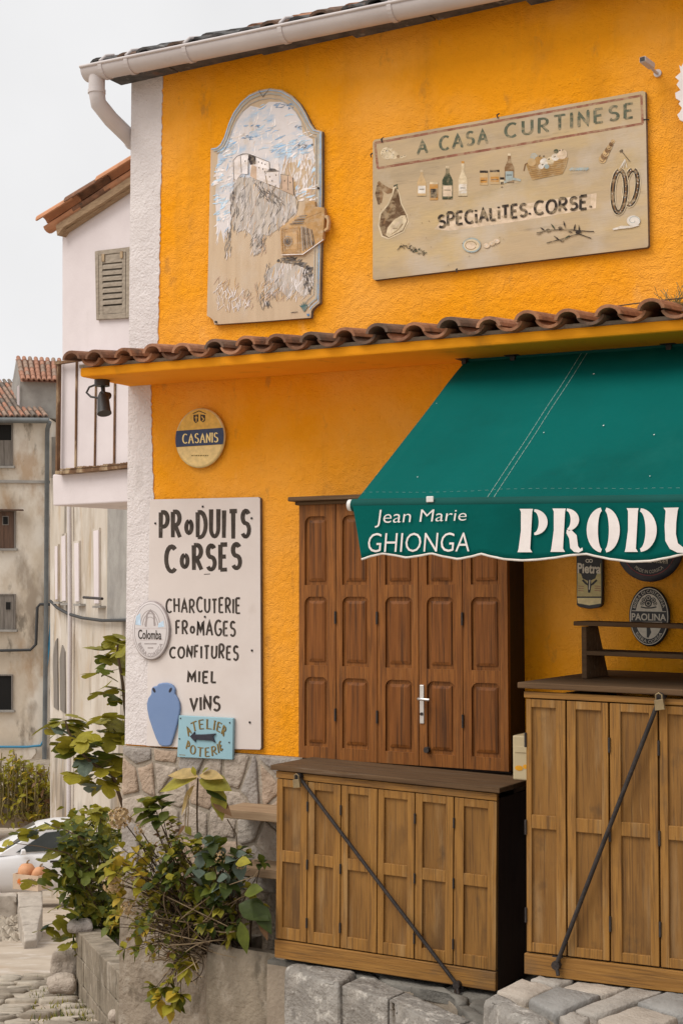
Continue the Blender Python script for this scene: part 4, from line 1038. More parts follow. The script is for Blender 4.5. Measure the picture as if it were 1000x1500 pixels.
    brush(b, Zm((410, 1130), (440, 1110), (420, 1210), (405, 1220)), 12, 8, 1.2, 85, 15, Ym, .0072, [DG, GY], 15)
    brush(b, Zm((380, 1300), (440, 1280), (450, 1370), (370, 1390)), 30, 9, 1.6, 95, 20, Ym, .0072, [DG, MG, GY, PA], 16)
    brush(b, Zm((110, 1200), (230, 1220), (350, 1380), (120, 1380)), 80, 14, 1.5, 80, 40, Ym, .0052, [PA, PA, RO, OC], 17)
    brush(b, Zm((270, 1260), (500, 1200), (540, 1340), (300, 1330)), 70, 12, 1.0, 70, 40, Ym, .0072, [RO, OC, MG, PA, RO], 18)
    for dx in (-30, -18, -6, 8, 20, 30): L(Zm((650, 1402), (650 + dx * .6, 1370), (650 + dx, 1335 + abs(dx))), [1.6, 2, .6], TE)
    L(Zm((568, 1408), (610, 1404)), 1.1, DK)
    B(Zm((664, 1416), (682, 1414), (680, 1430), (668, 1428)), DB)
    # frame lines
    ins = lambda f: [(lerp(x, zm(410, 760)[0], f * 1.25), lerp(y, zm(410, 760)[1], f)) for x, y in mo[:23]]
    L(ins(.045), 2.6, FR); L(ins(.085), 1.0, FR); L(ins(.018), 1.2, BL)
    L(Zm((372, 52), (398, 92), (440, 40)), .9, DG)
part(mural, 'painting', MU, S)
part(lambda b: [b.tube([pp(*zm(*p), Ym) + Vector((0, .002, 0)), pp(*zm(*p), Ym, .01)], .006, 8) for p in ((113, 1466), (737, 650))], 'screw', 'iron', S)
def mcam(b):
    y = Ym - .012
    b.prism([pp(*p, y) for p in Zm((500, 890), (525, 872), (600, 815), (660, 820), (700, 1000), (640, 1055), (508, 1058))], (0, .02, 0), 0)
    b.prism([pp(*p, y, .004) for p in Zm((630, 815), (655, 770), (655, 728), (685, 724), (715, 730), (718, 762), (772, 768), (775, 790), (762, 965), (712, 1000))], (0, .024, 0), 1)
    b.prism([pp(*p, y, .002) for p in Zm((772, 815), (792, 812), (800, 850), (795, 900), (770, 915), (768, 900), (782, 890), (786, 850), (780, 830), (770, 832))], (0, .02, 0), 0)
part(mcam, 'camera_cutout', ['m_wood', 'm_wood2'], S, bevel=.002)
def mcam2(b):
    y = Ym - .0165
    k = 0
    def L(p, wd, mi):
        nonlocal k; k += 1; ribbon(b, Zm(*p), wd, y, .0012 + k * .00005, mi)
    for i in range(6): L(((632 + i * 12, 880 + i * 4), (640 + i * 14, 1030 - i * 8)), 1.5, 0 if i % 2 else 1)
    for i in range(5): L(((560 + i * 14, 868 - i * 12), (640 + i * 6, 862 - i * 12)), 1.3, i % 2)
    L(((508, 895), (615, 885), (620, 1035), (512, 1040), (508, 895)), 1.4, 2); L(((522, 910), (602, 902), (606, 1020), (526, 1025), (522, 910)), 1, 2)
    for r_ in (30, 18): L([(548 + r_ * .8 * math.cos(t), 972 + r_ * math.sin(t)) for t in [q * .45 for q in range(15)]], 1.0, 0 if r_ == 18 else 1)
    blob(b, ell(*zm(547, 972), 2.2, 3, 12), y, .004, 0)
    L(((508, 1056), (640, 1052), (765, 962)), 1.1, 3)
    L(((655, 830), (755, 790)), .9, 2); L(((650, 780), (650, 815)), .9, 2)
part(mcam2, 'camera_lines', ['m_dgrey', 'm_grey', 'm_wood2', 'm_white'], S)

# cut-out at the right edge
S = thing('island_cutout', tuple(P(1000, 135, 0)), 'white cut-out board with a jagged coast-like edge at the top right of the facade', 'sign', 'signs on the yellow facade')
io = [(1060, 60), (1012, 96), (1000, 92), (997, 98), (994, 95), (996, 106), (988, 113), (994, 118), (990, 124), (996, 132), (988, 136), (989, 144), (996, 148), (993, 152), (998, 158), (995, 164), (991, 168), (995, 176), (1002, 178), (1010, 200), (1030, 230), (1060, 240)]
part(lambda b: b.prism([pp(x, y, -.05) for x, y in io], (0, .03, 0)), 'board', 'cream_cloth', S)
part(lambda b: [b.tube([pp(x, y, -.02), pp(x, y, .0)], .01, 8) for x, y in ((1020, 120), (1030, 200))], 'spacer', 'iron', S)

# signs under the awning
Yp = -.03
z5 = lambda x, y: (780 + x / 4.545, 800 + y / 4.545)
Z5 = lambda *p: [z5(*a) for a in p]
S = thing('can_sign', tuple(P(862, 850, 0)), 'beer can shaped metal sign reading Pietra on the wall under the green awning', 'sign', 'signs on the yellow facade')
part(lambda b: b.prism([pp(*p, Yp) for p in Z5((286, -60), (462, -60), (462, 250), (458, 390), (440, 408), (375, 418), (310, 406), (290, 392))], (0, .028, 0)), 'plate', 'black_enamel', S, bevel=.003)
def canl(b):
    w = .0012
    blob(b, Z5((296, 110), (330, 215), (372, 235), (415, 215), (452, 110), (454, 335), (294, 335)), Yp, w, 0)
    blob(b, Z5((294, 345), (454, 345), (452, 382), (375, 394), (298, 380)), Yp, w, 1)
    blob(b, Z5((296, 100), (330, 75), (420, 75), (452, 100), (440, 180), (375, 205), (308, 180)), Yp, w + .0004, 2)
    font_text(b, 'Pietra', quadmap(Z5((296, 112), (452, 118), (450, 185), (296, 180))), Yp, w + .001, 3, .03)
    for cx in (363, 385): ribbon(b, Z5(*[(cx + 11 * math.cos(t), 98 + 10 * math.sin(t)) for t in [k * .524 for k in range(13)]]), 1.1, Yp, w + .0012 + cx * 1e-6, 3)
    ribbon(b, Z5((378, 190), (376, 260), (374, 310)), [1.5, 6, 3], Yp, w + .0014, 2); ribbon(b, Z5((330, 225), (355, 250), (376, 265)), [3, 3, 1.5], Yp, w + .0015, 2); ribbon(b, Z5((425, 225), (400, 250), (378, 265)), [3, 3, 1.5], Yp, w + .0016, 2)
    ribbon(b, Z5((378, 225), (374, 290)), 1.6, Yp, w + .0020, 3)
    for i, yy in enumerate((265, 280, 295)): ribbon(b, Z5((300, yy), (340, yy + 4)), .7, Yp, w + .0017, 4); ribbon(b, Z5((410, yy), (450, yy + 3)), .7, Yp, w + .0018, 4)
part(canl, 'label', ['beer_label', 'beer_cream', 'black_enamel', 'silver', 'red_line'], S)

S = thing('round_sign', tuple(P(950, 802, 0)), 'midnight blue round sign half hidden by the awning valance, reading Pastis', 'sign', 'signs on the yellow facade')
pc = P(950, 802, -.02); pr = (P(950, 752, -.02).z - P(950, 852.5, -.02).z) / 2
part(lambda b: disc(b, (pc.x, pc.z), -.02, pr, pr, .0, 0, 48, .02, 0), 'disc', ['navy_dark'], S)
def pl(b):
    Y = -.02; w = .007
    e = ell(950, 802, 39, 41, 50); ribbon(b, e + e[:1], 1.1, Y, w, 1)
    blob(b, [(918, 812), (978, 817), (977, 826), (919, 822)], Y, w + .0006, 0)
    font_text(b, 'Pastis Casanis', quadmap([(921, 813.5), (990, 819), (990, 828), (921, 822)]), Y, w + .0012, 2, .01)
    font_text(b, 'MADE IN CORSICA', lambda u, v: (950 - (35.5 - 5 * v) * math.cos(R(lerp(53, 127, u))), 802 + (38 - 5 * v) * math.sin(R(lerp(53, 127, u)))), Y, w + .0012, 0)
part(pl, 'lettering', ['silver', 'red_line', 'black_enamel'], S)

S = thing('oval_sign', tuple(P(950, 903, 0)), 'black and silver oval plaque reading PAOLINA behind the shelf rack', 'sign', 'signs on the yellow facade')
oc2 = P(950, 903, -.02); r2x = (P(980, 903, -.02).x - P(920.5, 903, -.02).x) / 2; r2z = (P(950, 859, -.02).z - P(950, 947, -.02).z) / 2
part(lambda b: disc(b, (oc2.x, oc2.z), -.02, r2x, r2z, .0, 0, 48, .05, 0), 'plaque', ['black_enamel'], S)
def pao(b):
    Y = -.02; w = .007; n = 0
    e = ell(950, 903, 27.4, 41, 48); ribbon(b, e + e[:1], 1.3, Y, w, 0)
    blob(b, [p for p in ell(950, 903, 20, 33, 24, 14, 166)], Y, w + .0003, 0); blob(b, [p for p in ell(950, 903, 20, 33, 24, 194, 346)], Y, w + .0003, 0)
    blob(b, [(923.5, 897), (976.5, 898.5), (976.5, 910), (923.5, 908.5)], Y, w + .0008, 1)
    ribbon(b, [(925, 894.5), (975, 896)], 1, Y, w + .001, 0)
    font_text(b, 'PAOLINA', quadmap([(924.5, 898), (975, 899.5), (975, 909.5), (924.5, 908.5)]), Y, w + .0015, 0, .02)
    # moor-style emblem: curly head roundel
    for i, (x, y, r_) in enumerate(((943, 879, 4), (949, 876, 4.5), (956, 879, 4), (940, 884, 3), (959, 884, 3), (949, 884, 5.5))):
        blob(b, ell(x, y, r_, r_ * .95, 12), Y, w + .0008 + i * .0001, 1)
        el = ell(x, y, r_ * .55, r_ * .5, 10); ribbon(b, el + el[:1], .8, Y, w + .0016 + i * .0001, 0)
    ribbon(b, [(938, 889), (945, 890.5), (953, 890.5), (961, 889)], 2, Y, w + .0018, 1)
    ribbon(b, [(949, 919), (950, 926), (948, 934)], [5, 6.5, 2.5], Y, w + .0012, 1)
    font_text(b, 'BIERA DI CASTAGNA', lambda u, v: (950 - (21.3 + 4.2 * v) * math.cos(R(lerp(20, 160, u))), 903 - (34.5 + 4.6 * v) * math.sin(R(lerp(20, 160, u)))), Y, w + .0012, 0)
    font_text(b, 'BIERA CORSA', lambda u, v: (950 - (25.5 - 4.2 * v) * math.cos(R(lerp(40, 140, u))), 903 + (39.2 - 4.6 * v) * math.sin(R(lerp(40, 140, u)))), Y, w + .0012, 0)
part(pao, 'lettering', ['silver', 'black_enamel'], S)

# security camera
q = P(947, 92, -.1)
S = thing('security_camera', (q.x, 0, q.z), 'small white security camera on the yellow wall above the painted menu board', 'security camera')
def scam(b):
    b.hexa([(q.x - 0.02304, -.14, q.z - 0.00864), (q.x + 0.00864, -.15, q.z - 0.01008), (q.x + 0.00864, -.15, q.z + 0.01584), (q.x - 0.02304, -.14, q.z + 0.01728), (q.x - 0.00864, -.05, q.z - 0.01584), (q.x + 0.02448, -.06, q.z - 0.01728), (q.x + 0.02448, -.06, q.z + 0.00864), (q.x - 0.00864, -.05, q.z + 0.01008)])
def scam2(b):
    b.tube([(q.x + 0.00864, -.075, q.z - 0.01296), (q.x + 0.0144, -.03, q.z - 0.0216), (q.x + 0.018, .0, q.z - 0.0216)], .007, 8); b.tube([(q.x + 0.018, -.01, q.z - 0.0216), (q.x + 0.018, .0, q.z - 0.0216)], .018, 12)
part(scam, 'housing', 'gutter', S, bevel=.004)
part(scam2, 'mount', 'gutter', S)
part(lambda b: b.hexa([(q.x - 0.01944, -.1435, q.z - 0.00504), (q.x + 0.00504, -.151, q.z - 0.00648), (q.x + 0.00504, -.151, q.z + 0.01224), (q.x - 0.01944, -.1435, q.z + 0.01368), (q.x - 0.01944, -.139, q.z - 0.00504), (q.x + 0.00504, -.146, q.z - 0.00648), (q.x + 0.00504, -.146, q.z + 0.01224), (q.x - 0.01944, -.139, q.z + 0.01368)]), 'lens', 'black_plastic', S)

# spot lamp under the canopy corner
L0 = P(152, 560, -.28)
S = thing('spot_lamp', (L0.x, -.28, 2.835), 'dark spot lamp with a looped cable under the left corner of the tiled canopy', 'lamp')
x, y = L0.x, -.28
part(lambda b: b.tube([(x - .01, y, 2.834), (x - .01, y, 2.80)], .042, 14), 'base', 'black_plastic', S, bevel=.004)
part(lambda b: (b.tube([(x - .005, y, 2.80), (x + .01, y - .01, 2.75)], .012, 8), b.tube([(x + .012, y - .03, 2.75), (x + .012, y + .03, 2.75)], .02, 12)), 'joint', 'black_plastic', S)
part(lambda b: b.tube([(x + .005, y - .01, 2.752), (x + .012, y - .016, 2.735), (x + .035, y - .035, 2.66), (x + .04, y - .038, 2.645)], [.024, .031, .036, .039], 16), 'lamp_head', 'black_plastic', S)
part(lambda b: b.tube([(x - .04, y, 2.815), (x - .09, y - .01, 2.80), (x - .105, y - .015, 2.77), (x - .07, y - .02, 2.745), (x - .02, y - .02, 2.735), (x + .01, y - .02, 2.73)], .006, 8), 'cable', 'black_plastic', S)

# ================================================================== WOODEN STALL COUNTERS
def quad3(tl, tr, br, bl):
    tl, tr, br, bl = map(Vector, (tl, tr, br, bl))
    def f(u, v, w=0.0):          # v = 0 at the top
        q = lerp(lerp(tl, tr, u), lerp(bl, br, u), v)
        return q + Vector((0, -w, 0))
    return f
def qbox(b, f, u0, u1, v0, v1, w0, w1, mi=0):
    b.hexa([f(u0, v0, w1), f(u1, v0, w1), f(u1, v1, w1), f(u0, v1, w1), f(u0, v0, w0), f(u1, v0, w0), f(u1, v1, w0), f(u0, v1, w0)], mi)
def counter(name, label, f, us, panels, vr, depth, ztop_over, side_mat, hinge_on):
    """us: door edges in u; panels: panel edges; vr: v of (door top, panel1 top, panel1 bottom, panel2 top, panel2 bottom, door bottom, base top)"""
    tl, tr, br, bl = f(0, 0), f(1, 0), f(1, 1), f(0, 1)
    S = thing(name, ((bl.x + br.x) / 2, bl.y, min(bl.z, br.z)), label, 'counter', 'wooden stall counters')
    D = Vector((0, depth, 0)); t = .02
    def carc(b):
        for (u0, u1) in ((0.0, .012), (.988, 1.0)):
            b.hexa([f(u0, .06, -.021), f(u1, .06, -.021), f(u1, .999, -.021), f(u0, .999, -.021)] + [q + D for q in (f(u0, .06, 0), f(u1, .06, 0), f(u1, .999, 0), f(u0, .999, 0))])
        b.hexa([f(.013, .07, -.023), f(.987, .07, -.023), f(.987, .99, -.023), f(.013, .99, -.023)] + [f(.013, .07, -.04), f(.987, .07, -.04), f(.987, .99, -.04), f(.013, .99, -.04)])
    part(carc, 'side_panel', side_mat, S)
    def top(b):
        o = .022
        p = [f(0, 0, o) + Vector((-.02, 0, 0)), f(1, 0, o) + Vector((.02, 0, 0))]
        h = Vector((0, 0, -.023)); bk = depth - .003
        b.hexa([p[0], p[1], p[1] + h, p[0] + h, Vector((p[0].x, tl.y + bk, p[0].z + ztop_over)), Vector((p[1].x, tl.y + bk, p[1].z + ztop_over)), Vector((p[1].x, tl.y + bk, p[1].z + h.z + ztop_over)), Vector((p[0].x, tl.y + bk, p[0].z + h.z + ztop_over))])
    part(top, 'countertop', 'top_wood', S, bevel=.004)
    part(lambda b: qbox(b, f, 0, 1, .032, vr[0] - .004, -.02, .004), 'top_rail', 'oak_h', S, bevel=.003)
    part(lambda b: qbox(b, f, 0, 1, vr[6], 1, -.02, .006), 'base_board', 'oak_h', S, bevel=.003)
    n = len(us) - 1
    for i in range(n):
        a, c = us[i] + .0022, us[i + 1] - .0022
        pa, pc_ = panels[i]
        w0, w1 = -.0205, .0
        def door(b):
            qbox(b, f, a, pa, vr[0], vr[5], w0, w1); qbox(b, f, pc_, c, vr[0], vr[5], w0, w1)
            for (v0, v1) in ((vr[0], vr[1]), (vr[2], vr[3]), (vr[4], vr[5])): qbox(b, f, pa, pc_, v0, v1, w0, w1 - .0006)
        DR = part(door, 'door', 'oak', S, bevel=.0022)
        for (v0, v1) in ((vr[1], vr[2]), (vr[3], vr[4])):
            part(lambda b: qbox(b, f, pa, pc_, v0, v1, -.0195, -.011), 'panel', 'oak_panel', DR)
        if i in hinge_on:
            for v in (.2, .5, .8):
                part(lambda b: b.tube([f(a - .001, v - .025, .003), f(a - .001, v + .025, .003)], .005, 8), 'hinge', 'iron', DR)
    return S
def lockbar(S, f, p0, p1, Y):
    a, c = pp(*p0, Y, .02), pp(*p1, Y, .02)
    B = part(lambda b: b.tube([a, lerp(a, c, .5) + Vector((0, -.004, 0)), c], .0085, 10), 'locking_bar', 'iron', S)
    def brk(b):
        for e in (a, c):
            b.tube([e + Vector((0, .026, 0)), e + Vector((0, -.012, 0))], .017, 8)
        b.box((c.x - .022, c.y + .0145, c.z - .05), (c.x + .022, c.y + .017, c.z + .03))
        b.tube([c + Vector((.0, .0, 0)), c + Vector((.012, -.012, -.035))], .008, 8)
    part(brk, 'bracket', 'iron', B)
    def shackle(b):
        b.tube([a + Vector((-.011, -.02, -.012)), a + Vector((-.011, -.022, .008)), a + Vector((0, -.022, .015)), a + Vector((.012, -.022, .008)), a + Vector((.012, -.02, -.012))], .0032, 8)
    part(lambda b: (shackle(b), b.hexa([a + Vector(q) for q in ((-.015, -.03, -.012), (.018, -.03, -.006), (.024, -.03, -.044), (-.012, -.03, -.05), (-.015, -.014, -.012), (.018, -.014, -.006), (.024, -.014, -.044), (-.012, -.014, -.05))])), 'padlock', 'brass', B, bevel=.003)

YM = -.55
fm = quad3(pp(405, 1120, YM), pp(728, 1153, YM), pp(726, 1452, YM), pp(403, 1402, YM))
uM = lambda z: (z - 8) / 537
usM = [uM(8), uM(90), uM(175), uM(266), uM(356), uM(447), uM(545)]
CM = counter('stall_counter', 'low six-door golden oak counter directly below the brown shutters', fm, usM,
        [(uM(25), uM(72)), (uM(108), uM(156)), (uM(193), uM(243)), (uM(282), uM(338)), (uM(374), uM(428)), (uM(470), uM(524))],
        (.072, .112, .443, .502, .842, .902, .908), -YM, -.0, 'shutter_dark', (1, 2, 4, 5))
lockbar(CM, fm, (441, 1137), (672, 1441), YM)
YR = -1.0
rtl, rbl = pp(767, 999, YR), pp(768, 1426, YR)
rw = 1.62
fr = quad3(rtl, rtl + Vector((rw, 0, -.018)), rbl + Vector((rw, 0, .03)), rbl)
uR = lambda px, y=1200: (P(px, y, YR).x - rtl.x) / rw
e0, e1, e2, e3 = uR(768), uR(830), uR(893), uR(965.5)
dw = e1 - e0
usR = [e0 + .004, e1, e2, e3, e3 + dw, e3 + 2 * dw + .01, e3 + 3 * dw + .01]
while usR[-1] + dw < 1: usR.append(usR[-1] + dw)
usR[-1] = .996
paR = [(uR(779), uR(815)), (uR(844), uR(882)), (uR(910), uR(952))]
for i in range(3, len(usR) - 1): paR.append((usR[i] + dw * .2, usR[i + 1] - dw * .17))
CR_ = counter('stall_counter', 'tall golden oak counter carrying the dark shelf rack at the right edge', fr, usR, paR,
        (.058, .086, .456, .503, .892, .924, .930), -YR, 0.0, 'shutter_dark', (0, 2, 3))
lockbar(CR_, fr, (969, 1020), (817, 1412), YR)

# shelf rack on the tall counter
zt = rtl.z + .001
q0 = PZ(847, 994, zt); q1 = PZ(864, 993, zt)
yS = (q0.y + q1.y) / 2; xS = q0.x
S = thing('shelf_rack', (xS, yS, zt), 'dark two-tier wooden shelf rack standing on the tall oak counter', 'shelf')
for x in (xS, xS + 1.15):
    zz = rtl.z - .018 * (x - rtl.x) / rw
    h1 = P(855, 917, yS).z - zt
    part(lambda b: b.hexa([(x, yS - .0, zz + .0005), (x + .022, yS, zz + .0005), (x + .022, yS, zz + h1), (x, yS, zz + h1), (x, yS + .26, zz + .0005), (x + .022, yS + .26, zz + .0005), (x + .022, yS + .14, zz + h1), (x, yS + .14, zz + h1)]), 'side_panel', 'top_wood', S, bevel=.003)
for (py, dd, y_) in ((914, .17, -.01), (957, .2, -.005)):
    z = P(855, py, yS).z
    part(lambda b: b.hexa([(xS - .03 if py < 930 else xS + .0225, yS + y_, z - .007), (xS + 1.2 if py < 930 else xS + 1.1495, yS + y_, z - .027), (xS + 1.2 if py < 930 else xS + 1.1495, yS + y_, z - .009), (xS - .03 if py < 930 else xS + .0225, yS + y_, z + .011)] +
         [(xS - .03 if py < 930 else xS + .0225, yS + y_ + dd, z - .007), (xS + 1.2 if py < 930 else xS + 1.1495, yS + y_ + dd, z - .027), (xS + 1.2 if py < 930 else xS + 1.1495, yS + y_ + dd, z - .009), (xS - .03 if py < 930 else xS + .0225, yS + y_ + dd, z + .011)]), 'shelf', 'top_wood', S, bevel=.003)

# letter box between the shutters and the tall counter
yL = -.42
a, c = P(750, 1077, yL), P(750, 1142, yL)
S = thing('letter_box', (a.x, yL, c.z), 'cream metal letter box squeezed between the low and tall counters', 'letter box')
part(lambda b: b.box((a.x, yL, c.z), (a.x + .26, yL + .18, a.z)), 'box', 'letterbox', S, bevel=.006)
part(lambda b: b.box((a.x + .012, yL - .004, lerp(c.z, a.z, .62)), (a.x + .2, yL - .0005, lerp(c.z, a.z, .76))), 'flap', 'letterbox', S, bevel=.002)
part(lambda b: (b.face([(a.x + .03 + .02 * math.cos(t), yL - .0015, lerp(c.z, a.z, .27) + .012 * math.sin(t)) for t in [k * .785 for k in range(8)]]), b.face([(a.x + .06 + .012 * math.cos(t), yL - .0017, lerp(c.z, a.z, .31) + .01 * math.sin(t)) for t in [k * .785 for k in range(8)]])), 'post_horn_mark', 'yellow_mark', S)
part(lambda b: b.box((a.x + .02, yL + .18, c.z + .02), (a.x + .22, -.002, c.z + .05)), 'bracket', 'iron', S)

# planks on the stone base
for nm, (p0, p1), y_, lab in (('shelf_plank', ((318, 1184), (408, 1189)), -.26, 'upper weathered plank shelf fixed on the stone base left of the low counter'), ('shelf_plank', ((340, 1268), (408, 1272)), -.24, 'lower weathered plank shelf in shade behind the hydrangea')):
    u_, v_ = P(*p0, y_), P(*p1, y_)
    o = part(lambda b: b.hexa([(u_.x, y_, u_.z - .045), (-3.0, y_, v_.z - .05), (-3.0, y_, v_.z), (u_.x, y_, u_.z), (u_.x, -.02, u_.z - .045), (-3.0, -.02, v_.z - .05), (-3.0, -.02, v_.z), (u_.x, -.02, u_.z)]), nm, 'plank', None, .004, origin=(u_.x, y_, u_.z - .045))
    tag(o, lab, 'shelf', 'plank shelves on the stone base')

# ================================================================== GREEN AWNING
AX0, AX1 = -2.9, 1.7
def acp(x, v, w=0.0):
    t = Vector((x, -.1, 2.791 - .0152 * (x - AX0))); bt = Vector((x, -1.15, 2.070 - .0205 * (x - AX0)))
    q = lerp(t, bt, v)
    ph = (x - AX0) / .62 * math.pi
    sag = -.016 * math.sin(v * math.pi) * (abs(math.sin(ph)) ** .6) + .007 * noise_(x * 2.1 + v, v * 3.0) - .006 * max(0, noise_(x * 5 - v * 3, v * 1.2)) * v
    return q + Vector((0, 0, sag)) + Vector((0, -.566, .824)) * w
AW = thing('awning', (AX0, -1.15, 1.85), 'green canvas shop awning with scalloped valance lettered Jean Marie GHIONGA and PRODU', 'awning')
def acan(b):
    nx, nv = 90, 26; vs = []
    for w in (0, -.0025):
        for j in range(nv + 1):
            for i in range(nx + 1): vs.append(acp(AX0 + (AX1 - AX0) * i / nx, j / nv, w))
    m = nx + 1; o = (nv + 1) * m; fs = []
    for j in range(nv):
        for i in range(nx):
            a_ = j * m + i
            fs.append((a_, a_ + 1, a_ + m + 1, a_ + m)); fs.append((o + a_, o + a_ + m, o + a_ + m + 1, o + a_ + 1))
    for j in range(nv): fs.append((j * m, j * m + m, o + j * m + m, o + j * m)); fs.append((j * m + nx, o + j * m + nx, o + j * m + m + nx, j * m + m + nx))
    b.mesh(vs, fs, 0, True)
CV = part(acan, 'canvas', 'canvas', AW)
xs1 = P(712, 733, -1.15).x
def seamline(b, x, r_, v0, v1):
    for k in range(30):
        if r_ < .001 and k % 3 == 0: continue
        a_, c_ = lerp(v0, v1, k / 30), lerp(v0, v1, (k + .86) / 30)
        b.tube([acp(x, a_, .001), acp(x, c_, .001)], r_, 5, cap=False)
for x, r_, v0, v1 in ((xs1, .0011, 0, 1), (xs1 + .028, .0011, 0, 1), (xs1 + 1.1, .0011, 0, 1), (xs1 + 1.128, .0011, 0, 1)):
    part(lambda b: seamline(b, x, r_, v0, v1), 'stitching', 'thread', CV)
def seam(b):
    for k in range(150):
        x = AX0 + (AX1 - AX0) * k / 150
        b.tube([acp(x, .945, .001), acp(x + .014, .945, .001)], .00035, 5, cap=False)
part(seam, 'stitching', 'thread', CV)
def aspots(b):
    for px, py, r_ in ((869, 549, 1.9), (885, 625, 1.7), (797, 635, 1.3), (610, 701, 1.2), (958, 636, 1.4), (952, 698, 1.0), (640, 590, .9)):
        best = min(((acp(AX0 + i * .012, j / 60, .0015), i, j) for i in range(130) for j in range(61)), key=lambda t: sum((a_ - c_) ** 2 for a_, c_ in zip(projpx(t[0]), (px, py))))[0]
        n_ = Vector((0, -.566, .824)); e1_ = Vector((1, 0, 0)); e2_ = n_.cross(e1_)
        b.face([best + n_ * .004 + (e1_ * math.cos(t) + e2_ * math.sin(t) * 1.3) * r_ * .0021 for t in [k * .785 for k in range(8)]])
def projpx(p):
    v = Vector(p) - CAM; z = v.dot(FWD); return CX + FPX * v.dot(RGT) / z, CYP - FPX * v.dot(UPV) / z
part(aspots, 'dropping', 'white_plastic', CV)
def bz(x): return 2.070 - .0205 * (x - AX0)
part(lambda b: b.tube([(AX0 - .012, -1.152, bz(AX0) - .018), (AX1, -1.152, bz(AX1) - .018)], .026, 16), 'front_bar', 'canvas_dark', AW)
part(lambda b: (b.tube([(AX0 - .03, -1.152, bz(AX0) - .018), (AX0 - .0125, -1.152, bz(AX0) - .018)], .024, 16)), 'end_cap', 'white_plastic', AW, bevel=.004)
q = pp(629.5, 738, -1.18)
part(lambda b: b.box((q.x - .016, -1.184, q.z + .006), (q.x + .016, -1.178, q.z + .03)), 'clip', 'white_plastic', AW, bevel=.006)
YV = -1.182
edge = [(530, 819), (545, 814), (560, 810.5), (577, 813), (595, 816.5), (613, 814), (632, 810.5), (650, 815), (670, 818.5), (690, 815), (705, 811), (720, 815), (740, 819), (765, 820.5), (785, 819.5), (810, 817), (835, 813), (857, 811), (875, 815), (895, 819), (925, 822.5), (950, 821.5), (975, 817), (1000, 811.5)]
ep = [(P(x, y, YV).x, P(x, y, YV).z) for x, y in edge]
def ez(x):
    for (a_, za), (c_, zc) in zip(ep, ep[1:]):
        if a_ <= x <= c_: t = (x - a_) / (c_ - a_); t = t * t * (3 - 2 * t) * .35 + t * .65; return lerp(za, zc, t)
    return ep[-1][1] - .02 * (x - ep[-1][0]) - .013 + .013 * math.cos((x - ep[-1][0]) * 2 * math.pi / .33)
def vy(x, t): return YV + .0028 * math.sin(x * 23 + t) * t + .003 * noise_(x * 7, t * 2) * t
def val(b):
    n = 260; nv = 8; x0, x1 = ep[0][0], AX1; vs = []
    for off in (0, .0022):
        for j in range(nv + 1):
            for i in range(n + 1):
                t = j / nv
                x = lerp(lerp(AX0 + .003, AX1, i / n), lerp(x0, x1, i / n), t)
                zt_ = bz(x) - .022; vs.append((x, vy(x, t) + off, lerp(zt_, ez(x) if x > x0 else ep[0][1], t)))
    m = n + 1; o = (nv + 1) * m; fs = []
    for j in range(nv):
        for i in range(n):
            a_ = j * m + i; fs.append((a_, a_ + m, a_ + m + 1, a_ + 1)); fs.append((o + a_, o + a_ + 1, o + a_ + m + 1, o + a_ + m))
    for i in range(n): a_ = nv * m + i; fs.append((a_, o + a_, o + a_ + 1, a_ + 1))
    b.mesh(vs, fs, 0, True)
VL = part(val, 'valance', 'canvas', AW)
part(lambda b: b.tube([(lerp(ep[0][0], AX1, i / 300), vy(lerp(ep[0][0], AX1, i / 300), 1), ez(lerp(ep[0][0] + .0001, AX1, i / 300)) - .001) for i in range(301)], .0048, 6), 'braid', 'braid', VL)
def vlet(b):
    w = .022
    q = lambda x, y: (500 + x / 2, 700 + y / 2)
    def poly(p): b.face([pp(*q(*a_), YV, w * PAINT) for a_ in p])
    def stem(x0, x1, y0, y1, lean=-2):
        poly([(x0 - 3, y0), (x1 + 2, y0), (x1, y0 + 9), (x1 - 3, (y0 + y1) / 2), (x1 - 4 + lean, y1 - 10), (x1 + 2 + lean, y1), (x0 - 7 + lean, y1), (x0 - 4 + lean, y1 - 10), (x0 + 1, (y0 + y1) / 2), (x0 + 1, y0 + 9)])
    def bowl(cx, cy, rx, ry, ix, iy, a0, a1, n=16):
        b0 = [(cx + rx * math.cos(R(lerp(a0, a1, k / n))), cy - ry * math.sin(R(lerp(a0, a1, k / n)))) for k in range(n + 1)]
        b1 = [(cx + ix * math.cos(R(lerp(a0, a1, k / n))), cy - iy * math.sin(R(lerp(a0, a1, k / n)))) for k in range(n + 1)]
        for k in range(n): poly([b0[k], b0[k + 1], b1[k + 1], b1[k]])
    stem(526, 560, 91, 218); bowl(565, 130, 40, 38, 14, 31, 88, -88)
    stem(622, 656, 90, 217); bowl(660, 123, 37, 33, 12, 26, 88, -80)
    poly([(661, 152), (676, 154), (690, 168), (694, 200), (700, 208), (707, 204), (708, 212), (696, 219), (682, 217), (671, 206), (668, 178), (660, 162)])
    bowl(765, 153, 46, 66, 13, 56, 96, 264); bowl(772, 153, 44, 66, 12, 56, 84, -84)
    stem(839, 869, 89, 217); bowl(874, 153, 50, 64, 17, 54, 86, -86)
    poly([(944, 88), (988, 87), (985, 97), (981, 130), (980, 165), (986, 192), (1003, 205), (1003, 220), (984, 219), (962, 208), (949, 185), (947, 140), (950, 97)])
    poly([(1008, 204), (1026, 196), (1036, 175), (1038, 130), (1034, 97), (1028, 87), (1062, 87), (1056, 97), (1052, 150), (1046, 190), (1028, 213), (1008, 220)])
part(vlet, 'lettering', 'cream_cloth', VL)
